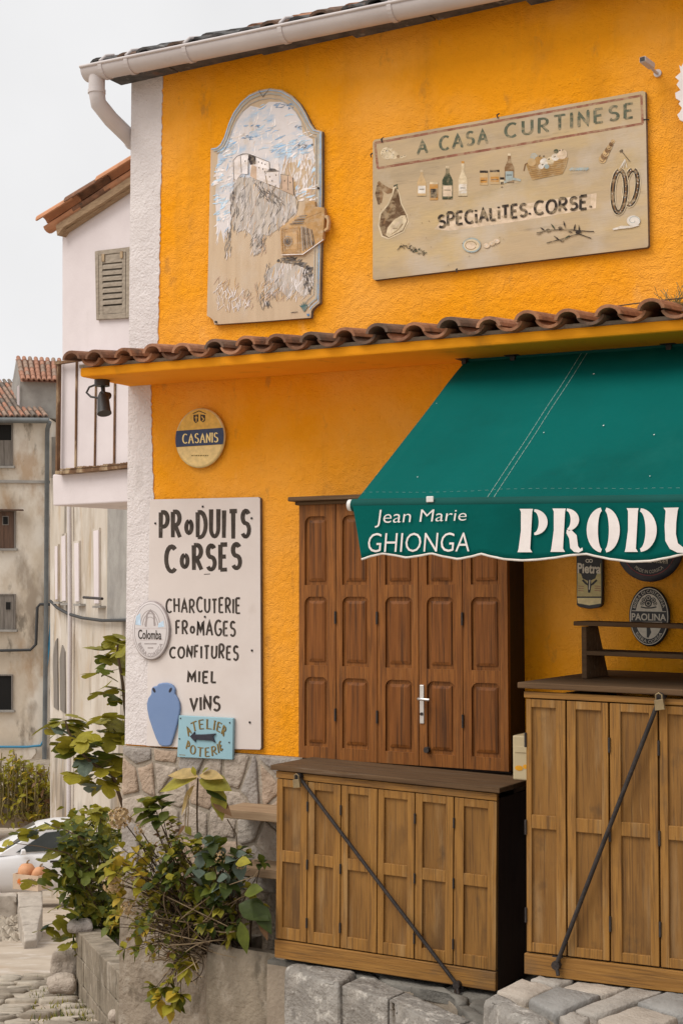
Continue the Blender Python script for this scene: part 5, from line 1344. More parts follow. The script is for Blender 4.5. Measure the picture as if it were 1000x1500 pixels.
part(lambda b: font_text(b, 'Jean Marie', quadmap([(550, 747), (684, 746), (684, 768), (550, 773)]), YV, .022, 0, -.008, .12), 'lettering', 'cream_cloth', VL)
part(lambda b: font_text(b, 'GHIONGA', quadmap([(540, 781), (688, 780), (688, 808), (540, 809)]), YV, .022, 0, -.008, .10), 'lettering', 'cream_cloth', VL)
part(lambda b: b.tube([(AX0 + .02, -.075, 2.80), (AX1, -.075, 2.80 - .07)], .03, 12), 'roller', 'canvas_dark', AW)
for px in (681, 752, 980):
    x = P(px, 524, -.1).x
    part(lambda b: (b.box((x - .012, -.12, 2.775 - .0152 * (x - AX0)), (x + .012, -.003, 2.80 - .0152 * (x - AX0))), b.box((x - .035, -.14, 2.8004 - .0152 * (x - AX0)), (x + .035, -.05, 2.810 - .0152 * (x - AX0)))), 'bracket', 'iron', AW, bevel=.002)
for x in (AX0 + .35, AX1 - .4):
    part(lambda b: b.tube([(x, -.06, 2.6), (x + .45, -.55, 2.33), (x + .05, -1.13, 2.05)], .016, 10), 'folding_arm', 'iron', AW)

# ================================================================== TERRACE, KERBS, PLANTER
def flags(b):
    rnd = random.Random(8)
    pol = [(-3.75, -.50), (-3.6, -.50), (-2.75, -.62), (-2.1, -1.35), (-2.05, -.0), (-3.75, -.0)]
    b.prism([(x, y, -.045) for x, y in pol], (0, 0, -.5), 2)
    sd = seeds_grid(-3.8, -2.0, -1.4, 0, .42, .3, .35, rnd)
    for c in cells(sd, pol, .015, 1.2): stone(b, c, lambda u, v, w: Vector((u, v, -.04 + w)), rnd.uniform(.018, .03), .02, 0, rnd)
structure(part(flags, 'lower_terrace', ['dark_flag', 'slab1', 'soil'], None))
ZT = .222
def upper(b):
    rnd = random.Random(12)
    pol = [(-2.2, -.55), (-2.2, -1.12), (-1.95, -1.9), (-1.2, -4.0), (-.9, -9), (4, -9), (4, -.05), (-2.3, -.05)]
    b.prism([(x, y, ZT - .03) for x, y in pol], (0, 0, -1.6), 3)
    zz = lambda p: (690 + p[0] / 3.226, 1400 + p[1] / 3.226)
    S_ = [[(120, 160), (236, 109), (330, 128), (392, 148), (258, 206)], [(278, 110), (312, 100), (486, 118), (404, 142)], [(268, 212), (402, 153), (610, 192), (402, 284)],
          [(428, 146), (502, 119), (750, 146), (616, 188)], [(490, 260), (772, 149), (925, 168), (590, 286)], [(785, 229), (942, 169), (1100, 186), (1010, 290)],
          [(596, 297), (778, 236), (975, 290), (880, 345), (640, 345)], [(414, 288), (484, 266), (560, 296), (520, 345), (470, 345)], [(1020, 300), (1120, 195), (1330, 225), (1240, 360), (1080, 345)]]
    for i, s_ in enumerate(S_):
        c = [PZ(*zz(p), ZT) for p in s_]
        stone(b, [(p.x, p.y) for p in c], lambda u, v, w: Vector((u, v, ZT - .03 + w)), .03 + .004 * (i % 3), .007, [2, 0, 1, 2, 0, 1, 2, 0, 2][i], rnd)
    sd = seeds_grid(-2.1, 1.4, -4.2, -1.5, .5, .34, .3, rnd)
    for c in cells(sd, [(-1.95, -1.78), (-1.1, -4.2), (1.4, -4.2), (1.4, -1.5), (-1.2, -1.5)], .02, 1.4):
        stone(b, c, lambda u, v, w: Vector((u, v, ZT - .03 + w)), .03, .016, rnd.choice([0, 1, 2]), rnd)
structure(part(upper, 'upper_terrace', ['slab0', 'slab1', 'slab2', 'soil'], None))
def rough(b, top, zb_, amp, rnd_, mi=0, n=10, r_=.03):
    """rough-hewn block from a 4-point top outline down to zb_"""
    sx, sy = rnd_.uniform(0, 50), rnd_.uniform(0, 50)
    top = [Vector(t) for t in top]
    bot = [Vector((t.x, t.y, zb_)) for t in top]
    bm = bmesh.new()
    vs = [bm.verts.new(v) for v in top + bot]
    for f in ((0, 1, 2, 3), (7, 6, 5, 4), (0, 4, 5, 1), (1, 5, 6, 2), (2, 6, 7, 3), (3, 7, 4, 0)): bm.faces.new([vs[i] for i in f])
    bm.normal_update()
    bmesh.ops.bevel(bm, geom=bm.edges[:], offset=r_, segments=3, affect='EDGES', profile=.5)
    bmesh.ops.triangulate(bm, faces=bm.faces[:])
    for _ in range(4):
        e = [e for e in bm.edges if e.calc_length() > .05]
        if not e: break
        bmesh.ops.subdivide_edges(bm, edges=e, cuts=1)
        bmesh.ops.triangulate(bm, faces=[f for f in bm.faces if len(f.verts) > 3])
    bm.normal_update()
    for v in bm.verts:
        d = _noise.noise(v.co * 6 + Vector((sx, sy, 0))) * amp + _noise.noise(v.co * 18 + Vector((sy, sx, 0))) * amp * .5
        v.co += v.normal * d
    bm.verts.index_update()
    b.mesh([v.co.copy() for v in bm.verts], [[v.index for v in f.verts] for f in bm.faces], mi, True)
    bm.free()
rr = random.Random(21)
KB = [([(414, 1416), (432, 1406), (524, 1422), (497, 1441)], 'pale rounded kerb block under the low counter, farthest left of the kerb row', .012, .03),
      ([(500, 1444), (537, 1427), (593, 1452), (567, 1464)], 'square granite kerb block, second in the kerb row before the low counter', .004, .006),
      ([(569, 1464), (594, 1453), (688, 1494), (652, 1508)], 'long granite kerb block, third in the row and running out of the bottom edge', .004, .006),
      ([(656, 1510), (692, 1496), (790, 1540), (750, 1560)], 'granite kerb block at the bottom edge beside the boulder', .004, .006)]
for pts, lab, amp, r_ in KB:
    t = [PZ(*p, -.004 if amp > .01 else -.02) for p in pts]
    o = part(lambda b: rough(b, t, -1.5, amp, rr, 0, 10, r_), 'kerb_stone', 'kerb', None, origin=(t[0].x, t[0].y, -1.5))
    tag(o, lab, 'kerb stone', 'kerb stones of the terrace edge')
zz = lambda p: (690 + p[0] / 3.226, 1400 + p[1] / 3.226)
t = [PZ(*zz(p), ZT + .012) for p in ((48, 190), (120, 164), (392, 292), (300, 352))]
o = part(lambda b: rough(b, t, -.6, .016, rr, 0, 10, .03), 'boulder', 'kerb', None, origin=(t[0].x, t[0].y, -.4))
tag(o, 'rough whitish boulder edging the upper paving at the bottom of the picture', 'boulder')
# narrow mortar pier and planter
xp0, xp1 = P(298, 1400, -.45).x, P(404, 1400, -.45).x
S = thing('planter', ((xp0 + xp1) / 2, -.45, -1.6), 'stained concrete planter box at the foot of the stone base, full of hydrangea stems', 'planter')
def plant_box(b):
    n = 26; m_ = 30; vs = []
    zt_ = P(350, 1392, -.45).z
    for j in range(m_ + 1):
        for i in range(n + 1):
            x = lerp(xp0, xp1, i / n); z = lerp(-1.6, zt_, j / m_) + (.015 * noise_(x * 9, 1) if j == m_ else 0)
            e = .03 * (max(0, 1 - i / 2.0) ** 2 + max(0, (j - m_ + 1.5) / 1.5) ** 2)
            vs.append((x, -.45 + e + .012 * noise_(x * 6, z * 6) + .006 * noise_(x * 20, z * 20), z))
    b.mesh(vs, [(j * (n + 1) + i, j * (n + 1) + i + 1, (j + 1) * (n + 1) + i + 1, (j + 1) * (n + 1) + i) for j in range(m_) for i in range(n)], 0, True)
    b.box((xp0, -.42, -1.6), (xp1, -.33, zt_ - .012))
    b.box((xp0, -.33, -1.6), (xp0 + .09, -.07, zt_ - .02))
part(plant_box, 'wall', 'concrete', S)
part(lambda b: b.box((xp0 + .09, -.33, -1.5), (xp1, -.075, -.13)), 'soil', 'soil', S)
def pier(b):
    t = [Vector((xp1 + .006, -.47, -.01)), Vector((xp1 + .075, -.48, -.01)), Vector((xp1 + .075, -.2, -.01)), Vector((xp1 + .006, -.2, -.01))]
    rough(b, t, -1.5, .008, rr, 0, 8, .012)
tag(part(pier, 'mortar_pier', 'rough_render', None, origin=(xp1 + .04, -.4, -1.5)), 'narrow grey mortar pier between the planter and the first kerb block', 'pier')

# ================================================================== WHITE HOUSE BEHIND (own oblique frame)
class Fr:        # vertical wall frame: x along the wall, z up, w towards the viewer
    def __init__(s, px, dep, vpx):
        s.o = PD(px, 866, dep); d = Vector(ray(vpx, 866)); d.z = 0; d.normalize()
        s.u = -d; s.n = Vector((s.u.y, -s.u.x, 0))
        if s.n.dot(CAM - s.o) < 0: s.n = -s.n
    def __call__(s, px, py, w=0.0): return PV(px, py, s.o + s.n * w, s.n)
    def at(s, p, w): return Vector(p) + s.n * w
WF = Fr(185, 20, -1900)
S = thing('white_house', tuple(WF(150, 1300)), 'pinkish white house with louvred window and orange tiled verge behind the yellow shop', 'house')
def wpris(b, pts, w1, w0, fr_=WF, mi=0, side=None): b.prism([fr_(x, y, w1) for x, y in pts], fr_.n * (w0 - w1), mi, side)
part(lambda b: wpris(b, [(92, 735), (92, 331), (150, 294), (212, 255), (212, 735)], 0, -5), 'wall', 'white_plaster', S)
def wroof(b):
    rnd = random.Random(3)
    wpris(b, [(84, 345), (93, 333), (150, 297), (208, 258), (208, 247), (150, 286), (82, 330)], .16, -5, mi=3)
    wpris(b, [(90, 341), (95, 339), (206, 266), (206, 259)], .10, .01, mi=3)
    a_, c_ = WF(62, 326, .2), WF(212, 231, .2)
    d = c_ - a_; L = d.length; d.normalize()
    for j in range(9):
        for k, (t0, ln) in enumerate(((0.0, .36), (.29, .36), (.6, .42))):
            p = a_ + d * (L * t0) - WF.n * (j * .24) + Vector((0, 0, .0 + k * .012))
            mi = [0, 1, 0][k] if j == 0 else rnd.choice([0, 1, 2])
            barrel(b, p, d, WF.n, L * ln, .12, .105, .03, True, mi, n=8)
            barrel(b, p - WF.n * .12 - Vector((0, 0, .05)), d, WF.n, L * ln, .10, .09, .03, False, mi, n=6)
M['tile_or'] = material('orange_verge_tile', (.56, .27, .15), (.42, .20, .11), 3, .9, .3, 40, spec=.1, stains=[((.22, .14, .10), 4, (1, 1, 1), .58, .72, .6)])
part(wroof, 'roof', ['tile_or', 'tile1', 'tile2', 'plank'], S)
W = part(lambda b: [wpris(b, p, .05, .0015) for p in ([(139, 368), (144, 367), (145, 468), (141, 469)], [(185, 362), (191, 361), (190, 465), (184, 466)], [(144, 367), (185, 362), (185, 369), (144, 374)], [(145, 461), (184, 458), (184, 466), (145, 468)])], 'window', 'louvre', S, bevel=.006)
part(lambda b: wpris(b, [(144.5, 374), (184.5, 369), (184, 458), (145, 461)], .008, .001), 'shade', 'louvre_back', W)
def slats(b):
    wpris(b, [(145, 374), (150, 373.6), (151, 460.6), (146, 461)], .045, .009); wpris(b, [(179, 370), (184, 369.5), (183.6, 458), (179, 458.4)], .045, .009)
    wpris(b, [(150, 374), (179, 370.5), (179, 383), (150, 386)], .04, .01); wpris(b, [(151, 449), (179, 447), (179, 458), (151, 460)], .04, .01)
    for i in range(7):
        y = lerp(389, 441, i / 6); h = 5.6
        q = [WF(150.5, y + h, .05), WF(179, y + h - 2.4, .05), WF(179, y - 2.4 + 1, .05), WF(150.5, y + 1, .05), WF(150.5, y - 1, .012), WF(179, y - 3.4, .012), WF(179, y - 4.4, .012), WF(150.5, y - 2, .012)]
        b.hexa(q)
part(slats, 'louvre_shutter', 'louvre', W)
part(lambda b: [wpris(b, p, .058, .0505) for p in ([(149, 372), (153, 372), (153, 383), (149, 383)], [(176, 368), (180, 368), (180, 378), (176, 378)])], 'hinge', 'rust', W)
part(lambda b: wpris(b, [(85, 690), (86, 529), (150, 521), (212, 514), (212, 682), (140, 688)], .22, -4.7), 'infill_panel', 'white_plaster', S)
part(lambda b: wpris(b, [(78, 741), (77, 695), (140, 690), (212, 683), (212, 734), (140, 738)], .22, -4.8), 'band', 'white_plaster', S, bevel=.02)
# rusty glazed frame
S2 = thing('iron_frame', tuple(WF(84, 695, .3)), 'rusty iron frame with upright posts fixed to the white wall under the tile canopy corner', 'iron frame')
for (x0, y0, x1, y1, wd) in ((84.5, 528, 82.5, 692, 2.4), (112, 520, 110, 688, 1.8), (140.5, 520, 138, 686, 1.4), (168, 540, 166.5, 683, 1.8)):
    part(lambda b: wpris(b, [(x0 - wd / 2, y0), (x0 + wd / 2, y0), (x1 + wd / 2, y1), (x1 - wd / 2, y1)], .32 if x0 < 90 else .245, .26 if x0 < 90 else .2215), 'post', 'rust', S2)
part(lambda b: (wpris(b, [(80, 530), (120, 524), (120, 528), (80, 534)], .34, .28), wpris(b, [(80, 530), (83, 530), (83, 534), (80, 534)], .28, -.8)), 'top_rail', 'rust', S2)
def ledge(b):
    wpris(b, [(81, 690), (140, 685), (212, 678), (212, 682), (140, 690), (81, 695)], .34, .2215)
    rnd = random.Random(4)
    for i in range(24):
        x = lerp(90, 186, i / 23); y = lerp(687.5, 679, i / 23); r_ = rnd.uniform(.8, 2.6)
        wpris(b, [(x - 3, y + 1), (x - 1, y - r_), (x + 2, y - r_ * .7), (x + 3.4, y + 1)], .33, .2215)
part(ledge, 'ledge', 'rust', S2)

# ================================================================== STAINED HOUSE BELOW
SF = Fr(185, 27, -320)
S = thing('stained_house', tuple(SF(150, 1300)), 'streaked grey-white old house with tall narrow shuttered windows below the white house', 'house')
spris = lambda b, pts, w1, w0, mi=0: wpris(b, pts, w1, w0, SF, mi)
part(lambda b: spris(b, [(74, 1330), (74, 700), (230, 700), (230, 1330)], 0, -3), 'wall', 'streak_plaster', S)
part(lambda b: spris(b, [(157, 906), (158, 740), (240, 735), (240, 910)], .06, .001), 'render_patch', 'grey_render', S)
for pts in ([(137, 778), (144, 776), (144.5, 884), (138, 884)], [(109, 796), (115, 795), (115.5, 881), (110, 881)], [(90, 786), (95.5, 784), (96, 880), (91, 880)], [(80.5, 800), (84, 800), (84, 878), (81, 878)]):
    Wd = part(lambda b: spris(b, [(pts[0][0] - 1.4, pts[0][1] - 3), (pts[1][0] + 1.4, pts[1][1] - 3), (pts[2][0] + 1.4, pts[2][1] + 3), (pts[3][0] - 1.4, pts[3][1] + 3)], .04, .0015), 'window', 'streak_plaster', S)
    part(lambda b: spris(b, pts, .06, .041), 'shutter', 'white_plaster', Wd)
    part(lambda b: spris(b, [(pts[3][0] - 2.4, pts[3][1] + 3.4), (pts[2][0] + 2.4, pts[2][1] + 3.4), (pts[2][0] + 2.4, pts[2][1] + 6.5), (pts[3][0] - 2.4, pts[3][1] + 6.5)], .12, .001), 'sill', 'grey_render', Wd)
for pts in ([(78, 960), (81, 940), (84, 935), (85, 1040), (79, 1036)], [(87.5, 965), (91, 945), (95, 955), (95.5, 1045), (88.5, 1040)]):
    Wd = part(lambda b: spris(b, pts, .03, .0015), 'shutter', 'far_wood_grey', S)
part(lambda b: b.tube([SF(101.5, 700, .1), SF(103, 900, .1), SF(101, 1200, .1)], .05, 8), 'downpipe', 'gutter', S)
part(lambda b: b.tube([SF(x, y, .1) for x, y in ((74, 880), (84, 890), (100, 899), (120, 905), (150, 909), (200, 908))], .035, 6), 'cable', 'cable', S)
part(lambda b: b.tube([SF(123, 875, .3), SF(150, 877, .3)], .03, 6), 'iron_rod', 'iron', S)

# ================================================================== OLD HOUSE FAR LEFT (about 50 m away)
FD = 51.0
ff = lambda px, py, w=0.0: PD(px, py, FD - w)
fpr = lambda b, pts, w1, w0, mi=0: b.prism([ff(x, y, w1) for x, y in pts], FH * (w1 - w0), mi)
S = thing('old_house', tuple(ff(20, 1205)), 'weathered beige old house with small windows, drainpipe and tiled roof at the far left', 'house')
part(lambda b: fpr(b, [(-260, 1290), (-260, 612), (71, 612), (72, 1290)], 0, -8), 'wall', 'old_plaster', S)
part(lambda b: fpr(b, [(72.2, 1290), (71.2, 640), (110, 640), (110, 1290)], -.6, -7.5), 'side_wall', 'grey_render', S)
part(lambda b: fpr(b, [(-260, 700), (76, 704), (76, 708), (-260, 704)], .09, .002), 'string_course', 'grey_render', S)
FDN = FD
def far_tiles(b, tl, tr, br, bl, nx, ny, th=.06):
    rnd = random.Random(nx)
    tl, tr, br, bl = map(Vector, (tl, tr, br, bl))
    b.face([tl, tr, br, bl], 2)
    for i in range(nx):
        u0, u1 = (i + .02) / nx, (i + .98) / nx; um = (u0 + u1) / 2; rr_ = (tr - tl).length / nx * .42
        for j in range(ny):
            v0, v1 = j / ny, (j + 1.06) / ny
            a_ = lerp(lerp(tl, tr, um), lerp(bl, br, um), v1); c_ = lerp(lerp(tl, tr, um), lerp(bl, br, um), v0)
            d = c_ - a_; nrm = (tr - tl).cross(bl - tl).normalized(); nrm = nrm if nrm.z > 0 else -nrm
            barrel(b, a_ + nrm * .07, d, (tr - tl).normalized(), d.length, rr_, rr_ * .85, .04, True, rnd.choice([0, 0, 1, 2, 1]), n=5)
back = lambda px, py, e: PD(px, py, FD + e)
part(lambda b: far_tiles(b, back(-260, 556, 4.5), back(32, 560, 4.5), ff(72, 612, .35), ff(-260, 614, .35), 40, 9), 'roof', ['far_tile0', 'far_tile1', 'far_tile2'], S)
part(lambda b: b.tube([ff(-260, 614, .45), ff(72, 616, .45)], .10, 8), 'gutter', 'zinc_pipe', S)
part(lambda b: b.tube([ff(73, 618, .45), ff(70, 628, .3), ff(69.5, 640, .15), ff(68, 900, .15), ff(65, 1150, .15), ff(64, 1230, .15)], .085, 8), 'downpipe', 'zinc_pipe', S)
# dormer block
part(lambda b: (b.prism([PD(30, 612, FD + .6), PD(30, 556, FD + .6), PD(82, 557, FD + .6), PD(82, 613, FD + .6)], FH * 3.2),
                b.prism([PD(29.9, 612, FD + .6), PD(29.9, 556, FD + .6), PD(24, 527, FD + 2.2), PD(12, 600, FD + 3.6)], RGT * .05)), 'dormer', 'grey_render', S)
part(lambda b: far_tiles(b, PD(23, 526, FD + 2.4), PD(100, 530, FD + 2.4), PD(100, 561, FD + .3), PD(31, 559, FD + .3), 9, 6), 'dormer_roof', ['far_tile0', 'far_tile1', 'far_tile0'], S)
part(lambda b: b.prism([PD(25.5, 592, FD + .5), PD(25.5, 566, FD + .5), PD(28.5, 564, FD + .5), PD(28.5, 594, FD + .5)], FWD * .05), 'dormer_vent', 'white_plaster', S)
def fwin(x1, y0, y1, mat, lite, sill, cover=1.0):
    Wd = part(lambda b: [fpr(b, p, .06, .002) for p in ([(-24, y0 - 2), (x1 + 2, y0 - 2), (x1 + 2, y0), (-24, y0)], [(x1, y0), (x1 + 2, y0), (x1 + 2, y1), (x1, y1)])], 'window', 'far_wood_grey', S)
    part(lambda b: fpr(b, [(-22, y0), (x1, y0), (x1, y1), (-22, y1)], .012, .002), 'opening', 'dark_open', Wd)
    if mat:
        ym = lerp(y1, y0, cover)
        part(lambda b: (fpr(b, [(-20, ym), (6, ym), (6, y1), (-20, y1)], .04, .013), fpr(b, [(6.6, ym), (x1 - .5, ym), (x1 - .5, y1), (6.6, y1)], .04, .013)), 'shutter', mat, Wd)
    if lite: part(lambda b: (fpr(b, [(lite[0] - 1.2, lite[1] - 1.2), (lite[2] + 1.2, lite[1] - 1.2), (lite[2] + 1.2, lite[3] + 1.2), (lite[0] - 1.2, lite[3] + 1.2)], .05, .0405), fpr(b, [(lite[0], lite[1]), (lite[2], lite[1]), (lite[2], lite[3]), (lite[0], lite[3])], .056, .0505, 1)), 'pane', ['far_wood_grey', 'dark_open'], Wd)
    if sill: part(lambda b: fpr(b, [(-26, y1 + .3), (x1 + 4, y1 + .3), (x1 + 4, y1 + 3.5), (-26, y1 + 3.5)], .16, .002), 'sill', 'grey_render', Wd)
fwin(17, 622, 682, 'far_wood_grey', None, True, .62)
fwin(21, 749, 803, 'far_wood', (5, 757, 12, 768), True)
fwin(21, 872, 922, 'far_wood_grey', (9, 882, 16, 893), True)
fwin(17, 990, 1040, None, None, True)
part(lambda b: fpr(b, [(-26, 745), (33, 746), (33, 748), (-26, 747)], .3, .062), 'lintel', 'far_wood', S)
part(lambda b: fpr(b, [(-20, 1150), (-20, 1128), (0, 1119), (18, 1120), (25, 1130), (25, 1150)], .012, .002), 'arch_opening', 'dark_open', S)
part(lambda b: fpr(b, [(-20, 1100), (52, 1096), (53, 1103), (46, 1112), (-20, 1118)], .10, .002), 'stained_ledge', 'old_plaster', S)
part(lambda b: b.tube([ff(x, y, .12) for x, y in ((-100, 954), (0, 953), (45, 952), (53, 944), (55, 890), (59, 885), (90, 886))], .055, 6), 'cable', 'cable', S)
part(lambda b: b.tube([ff(x, y, .12) for x, y in ((-100, 1094), (40, 1094), (60, 1092), (64, 1085), (66, 1000), (73, 940), (77, 885))], .045, 6), 'hose', 'hose', S)

# ================================================================== BANK, CAR, BOX, LOW WALLS
bk = lambda px, py, d: PD(px, py, d)
o = part(lambda b: b.prism([bk(-220, 1210, 37), bk(-220, 1172, 37), bk(40, 1172, 37), bk(180, 1168, 37), bk(180, 1215, 37)], FH * 9), 'stone_bank', 'rough_render', None, origin=tuple(bk(0, 1215, 37)))
tag(o, 'low grey stone retaining bank topped with weeds behind the white car', 'wall')
# car: local axis a = towards its nose (photo left), q = towards the viewer's side
ca = (-RGT * .96 - FH * .28).normalized(); cq = Vector((ca.y, -ca.x, 0)); cq = cq if cq.dot(CAM - PD(0, 900, 30)) > 0 else -cq
c0 = PD(16, 1206, 30); c0 = Vector((c0.x, c0.y, c0.z)) - Vector((0, 0, 1.50))
S = thing('parked_car', tuple(c0), 'white hatchback parked in the lower street behind the leaves and the cardboard box', 'car')
cp = lambda x, y, z: c0 + ca * (1.35 - x) + cq * y + Vector((0, 0, z))      # x from nose, y across (+ = near side), z up
def car_body(b):
    sec = [(0.0, .62, .30, .62), (.12, .74, .25, .74), (.55, .80, .22, .88), (1.05, .82, .22, .97), (1.6, .83, .22, 1.0), (2.4, .83, .22, 1.0), (3.1, .83, .22, 1.0), (3.6, .80, .25, 1.0), (3.85, .74, .32, .95)]
    rings = []
    for x, hw, zl, zh in sec:
        rings.append([cp(x, hw * f, lerp(zl, zh, g)) for f, g in ((-.9, 0), (-1, .25), (-1, .6), (-.96, .88), (-.86, 1), (0, 1.03), (.86, 1), (.96, .88), (1, .6), (1, .25), (.9, 0))])
    n = 11; vs = [p for r_ in rings for p in r_]
    fs = [(i * n + k, i * n + (k + 1) % n, (i + 1) * n + (k + 1) % n, (i + 1) * n + k) for i in range(len(sec) - 1) for k in range(n)]
    b.mesh(vs, fs, 0, True); b.face(rings[0]); b.face(rings[-1])
part(car_body, 'body', 'car_paint', S)
def car_roof(b):
    base = [(1.05, .74, .965), (1.95, .60, 1.44), (2.3, .61, 1.49), (3.0, .60, 1.48), (3.35, .58, 1.42), (3.8, .70, .96)]
    prof = [(x, hw, z) for x, hw, z in base]
    vs = []
    for x, hw, z in prof: vs += [cp(x, -hw, z), cp(x, -hw * .6, z + .035), cp(x, 0, z + .05), cp(x, hw * .6, z + .035), cp(x, hw, z)]
    fs = [(i * 5 + k, i * 5 + k + 1, (i + 1) * 5 + k + 1, (i + 1) * 5 + k) for i in range(5) for k in range(4)]
    b.mesh(vs, fs, 0, True)
    for s_ in (-1, 1):
        b.face([cp(x, s_ * hw, z) for x, hw, z in prof][::s_] + [])
part(car_roof, 'cabin', 'car_paint', S)
part(lambda b: b.hexa([cp(1.16, -.64, 1.03), cp(1.16, .64, 1.03), cp(1.86, .55, 1.41), cp(1.86, -.55, 1.41), cp(1.16, -.62, 1.055), cp(1.16, .62, 1.055), cp(1.86, .53, 1.44), cp(1.86, -.53, 1.44)]), 'windscreen', 'car_glass', S)
for s_ in (1, -1):
    part(lambda b: b.prism([cp(1.42, s_ * .735, 1.02), cp(2.02, s_ * .635, 1.38), cp(2.5, s_ * .632, 1.41), cp(2.52, s_ * .735, 1.02)], cq * s_ * .012), 'side_window', 'car_glass', S)
    part(lambda b: b.prism([cp(2.62, s_ * .735, 1.02), cp(2.60, s_ * .632, 1.41), cp(3.05, s_ * .632, 1.39), cp(3.45, s_ * .70, 1.05)], cq * s_ * .012), 'side_window', 'car_glass', S)
    part(lambda b: b.hexa([cp(1.5, s_ * .80, 1.0), cp(1.62, s_ * .80, 1.0), cp(1.62, s_ * .95, 1.0), cp(1.5, s_ * .95, 1.0), cp(1.52, s_ * .80, 1.1), cp(1.6, s_ * .80, 1.1), cp(1.6, s_ * .95, 1.1), cp(1.52, s_ * .95, 1.1)]), 'mirror', 'car_paint', S, bevel=.02)
    for x in (.72, 3.1):
        Wh = part(lambda b: b.tube([cp(x, s_ * .68, .30), cp(x, s_ * .84, .30)], .30, 20), 'wheel', 'rubber', S, bevel=.03)
        part(lambda b: b.tube([cp(x, s_ * .835, .30), cp(x, s_ * .85, .30)], .19, 16), 'rim', 'steel', Wh)
    part(lambda b: b.prism([cp(.03, s_ * .50, .62), cp(.05, s_ * .68, .62), cp(.32, s_ * .765, .80), cp(.22, s_ * .52, .78)], ca * .03 + Vector((0, 0, .015))), 'headlight', 'steel', S)
    part(lambda b: b.box((0, 0, 0), (.001, .001, .001)) if False else b.hexa([cp(2.1, s_ * .832, .80), cp(2.26, s_ * .832, .80), cp(2.26, s_ * .832, .84), cp(2.1, s_ * .832, .84), cp(2.1, s_ * .845, .80), cp(2.26, s_ * .845, .80), cp(2.26, s_ * .845, .84), cp(2.1, s_ * .845, .84)]), 'door_handle', 'black_plastic', S)
part(lambda b: b.hexa([cp(-.02, -.55, .32), cp(-.02, .55, .32), cp(-.02, .55, .45), cp(-.02, -.55, .45), cp(.1, -.55, .32), cp(.1, .55, .32), cp(.1, .55, .45), cp(.1, -.55, .45)]), 'bumper', 'black_plastic', S, bevel=.03)

# L-shaped pale kerb wall round a sunken gravel pit, box standing on it
KD = 22.5
zk = PD(45, 1306, KD).z
def pz(px, py, z=zk): return PZ(px, py, z)
def lwall(b):
    rnd = random.Random(5)
    for top in ([(26, 1307), (62, 1305), (63, 1326), (28, 1328)], [(28, 1329), (63, 1327), (57, 1352), (33, 1354)], [(33, 1355), (57, 1353), (54, 1376), (36, 1379)], [(-60, 1308), (25, 1307), (26, 1312), (-60, 1312)]):
        t = [pz(*p) for p in top]; rough(b, t, zk - .9, .015, rnd, 0, 6, .02)
o = part(lwall, 'kerb_wall', 'slab2', None, origin=tuple(pz(40, 1350))); tag(o, 'low pale stone kerb wall around a gravel pit at the left edge of the street', 'low wall')
gv = thing  # gravel in the pit
def grav(b):
    rnd = random.Random(6)
    b.face([PZ(-60, 1318, zk - .35), PZ(28, 1318, zk - .35), PZ(37, 1385, zk - .35), PZ(-60, 1395, zk - .35)], 0)
    for i in range(260):
        p = PZ(rnd.uniform(-20, 34), rnd.uniform(1326, 1384), zk - .34); r_ = rnd.choice([.03, .04, .05, .09]) * rnd.uniform(.6, 1.2)
        e = [p + Vector((r_ * math.cos(a_) * rnd.uniform(.8, 1.2), r_ * math.sin(a_) * rnd.uniform(.8, 1.2), 0)) for a_ in [k * 1.0472 for k in range(6)]]
        for k in range(6): b.face([e[k], e[(k + 1) % 6], p + Vector((0, 0, r_ * .8))], rnd.choice([1, 2]), True)
o = part(grav, 'gravel', ['soil', 'cobble0', 'cobble1'], None); o['kind'] = 'stuff'; o['label'] = 'loose gravel and stones in the pit behind the pale kerb wall'; o['category'] = 'gravel'
# box with squashes
bt = [(18, 1282), (57, 1286)]; 
bz0 = zk + .012
b0, b1 = PZ(19, 1302, bz0), PZ(56, 1306, bz0)
bd = (b1 - b0); bw = bd.length; bd.normalize(); bn = Vector((-bd.y, bd.x, 0)); bn = bn if bn.dot(FH) > 0 else -bn
bh = .235
S = thing('cardboard_box', tuple(b0), 'open cardboard box with an orange leaf drawn on its side in front of the car', 'box')
bp = lambda u, d, z: b0 + bd * (u * bw) + bn * d + Vector((0, 0, z))
def cbox(b):
    t = .012; D_ = .34
    b.hexa([bp(0, 0, 0), bp(1, 0, 0), bp(1, 0, bh), bp(0, 0, bh), bp(0, t, 0), bp(1, t, 0), bp(1, t, bh), bp(0, t, bh)])
    b.hexa([bp(0, D_, 0), bp(1, D_, 0), bp(1, D_, bh), bp(0, D_, bh), bp(0, D_ + t, 0), bp(1, D_ + t, 0), bp(1, D_ + t, bh), bp(0, D_ + t, bh)])
    for u in (0, .97): b.hexa([bp(u, t, 0), bp(u + .03, t, 0), bp(u + .03, t, bh), bp(u, t, bh), bp(u, D_, 0), bp(u + .03, D_, 0), bp(u + .03, D_, bh), bp(u, D_, bh)])
    b.hexa([bp(.03, t, .02), bp(.97, t, .02), bp(.97, t, .1), bp(.03, t, .1), bp(.03, D_, .02), bp(.97, D_, .02), bp(.97, D_, .1), bp(.03, D_, .1)])
part(cbox, 'carton', 'cardboard', S)
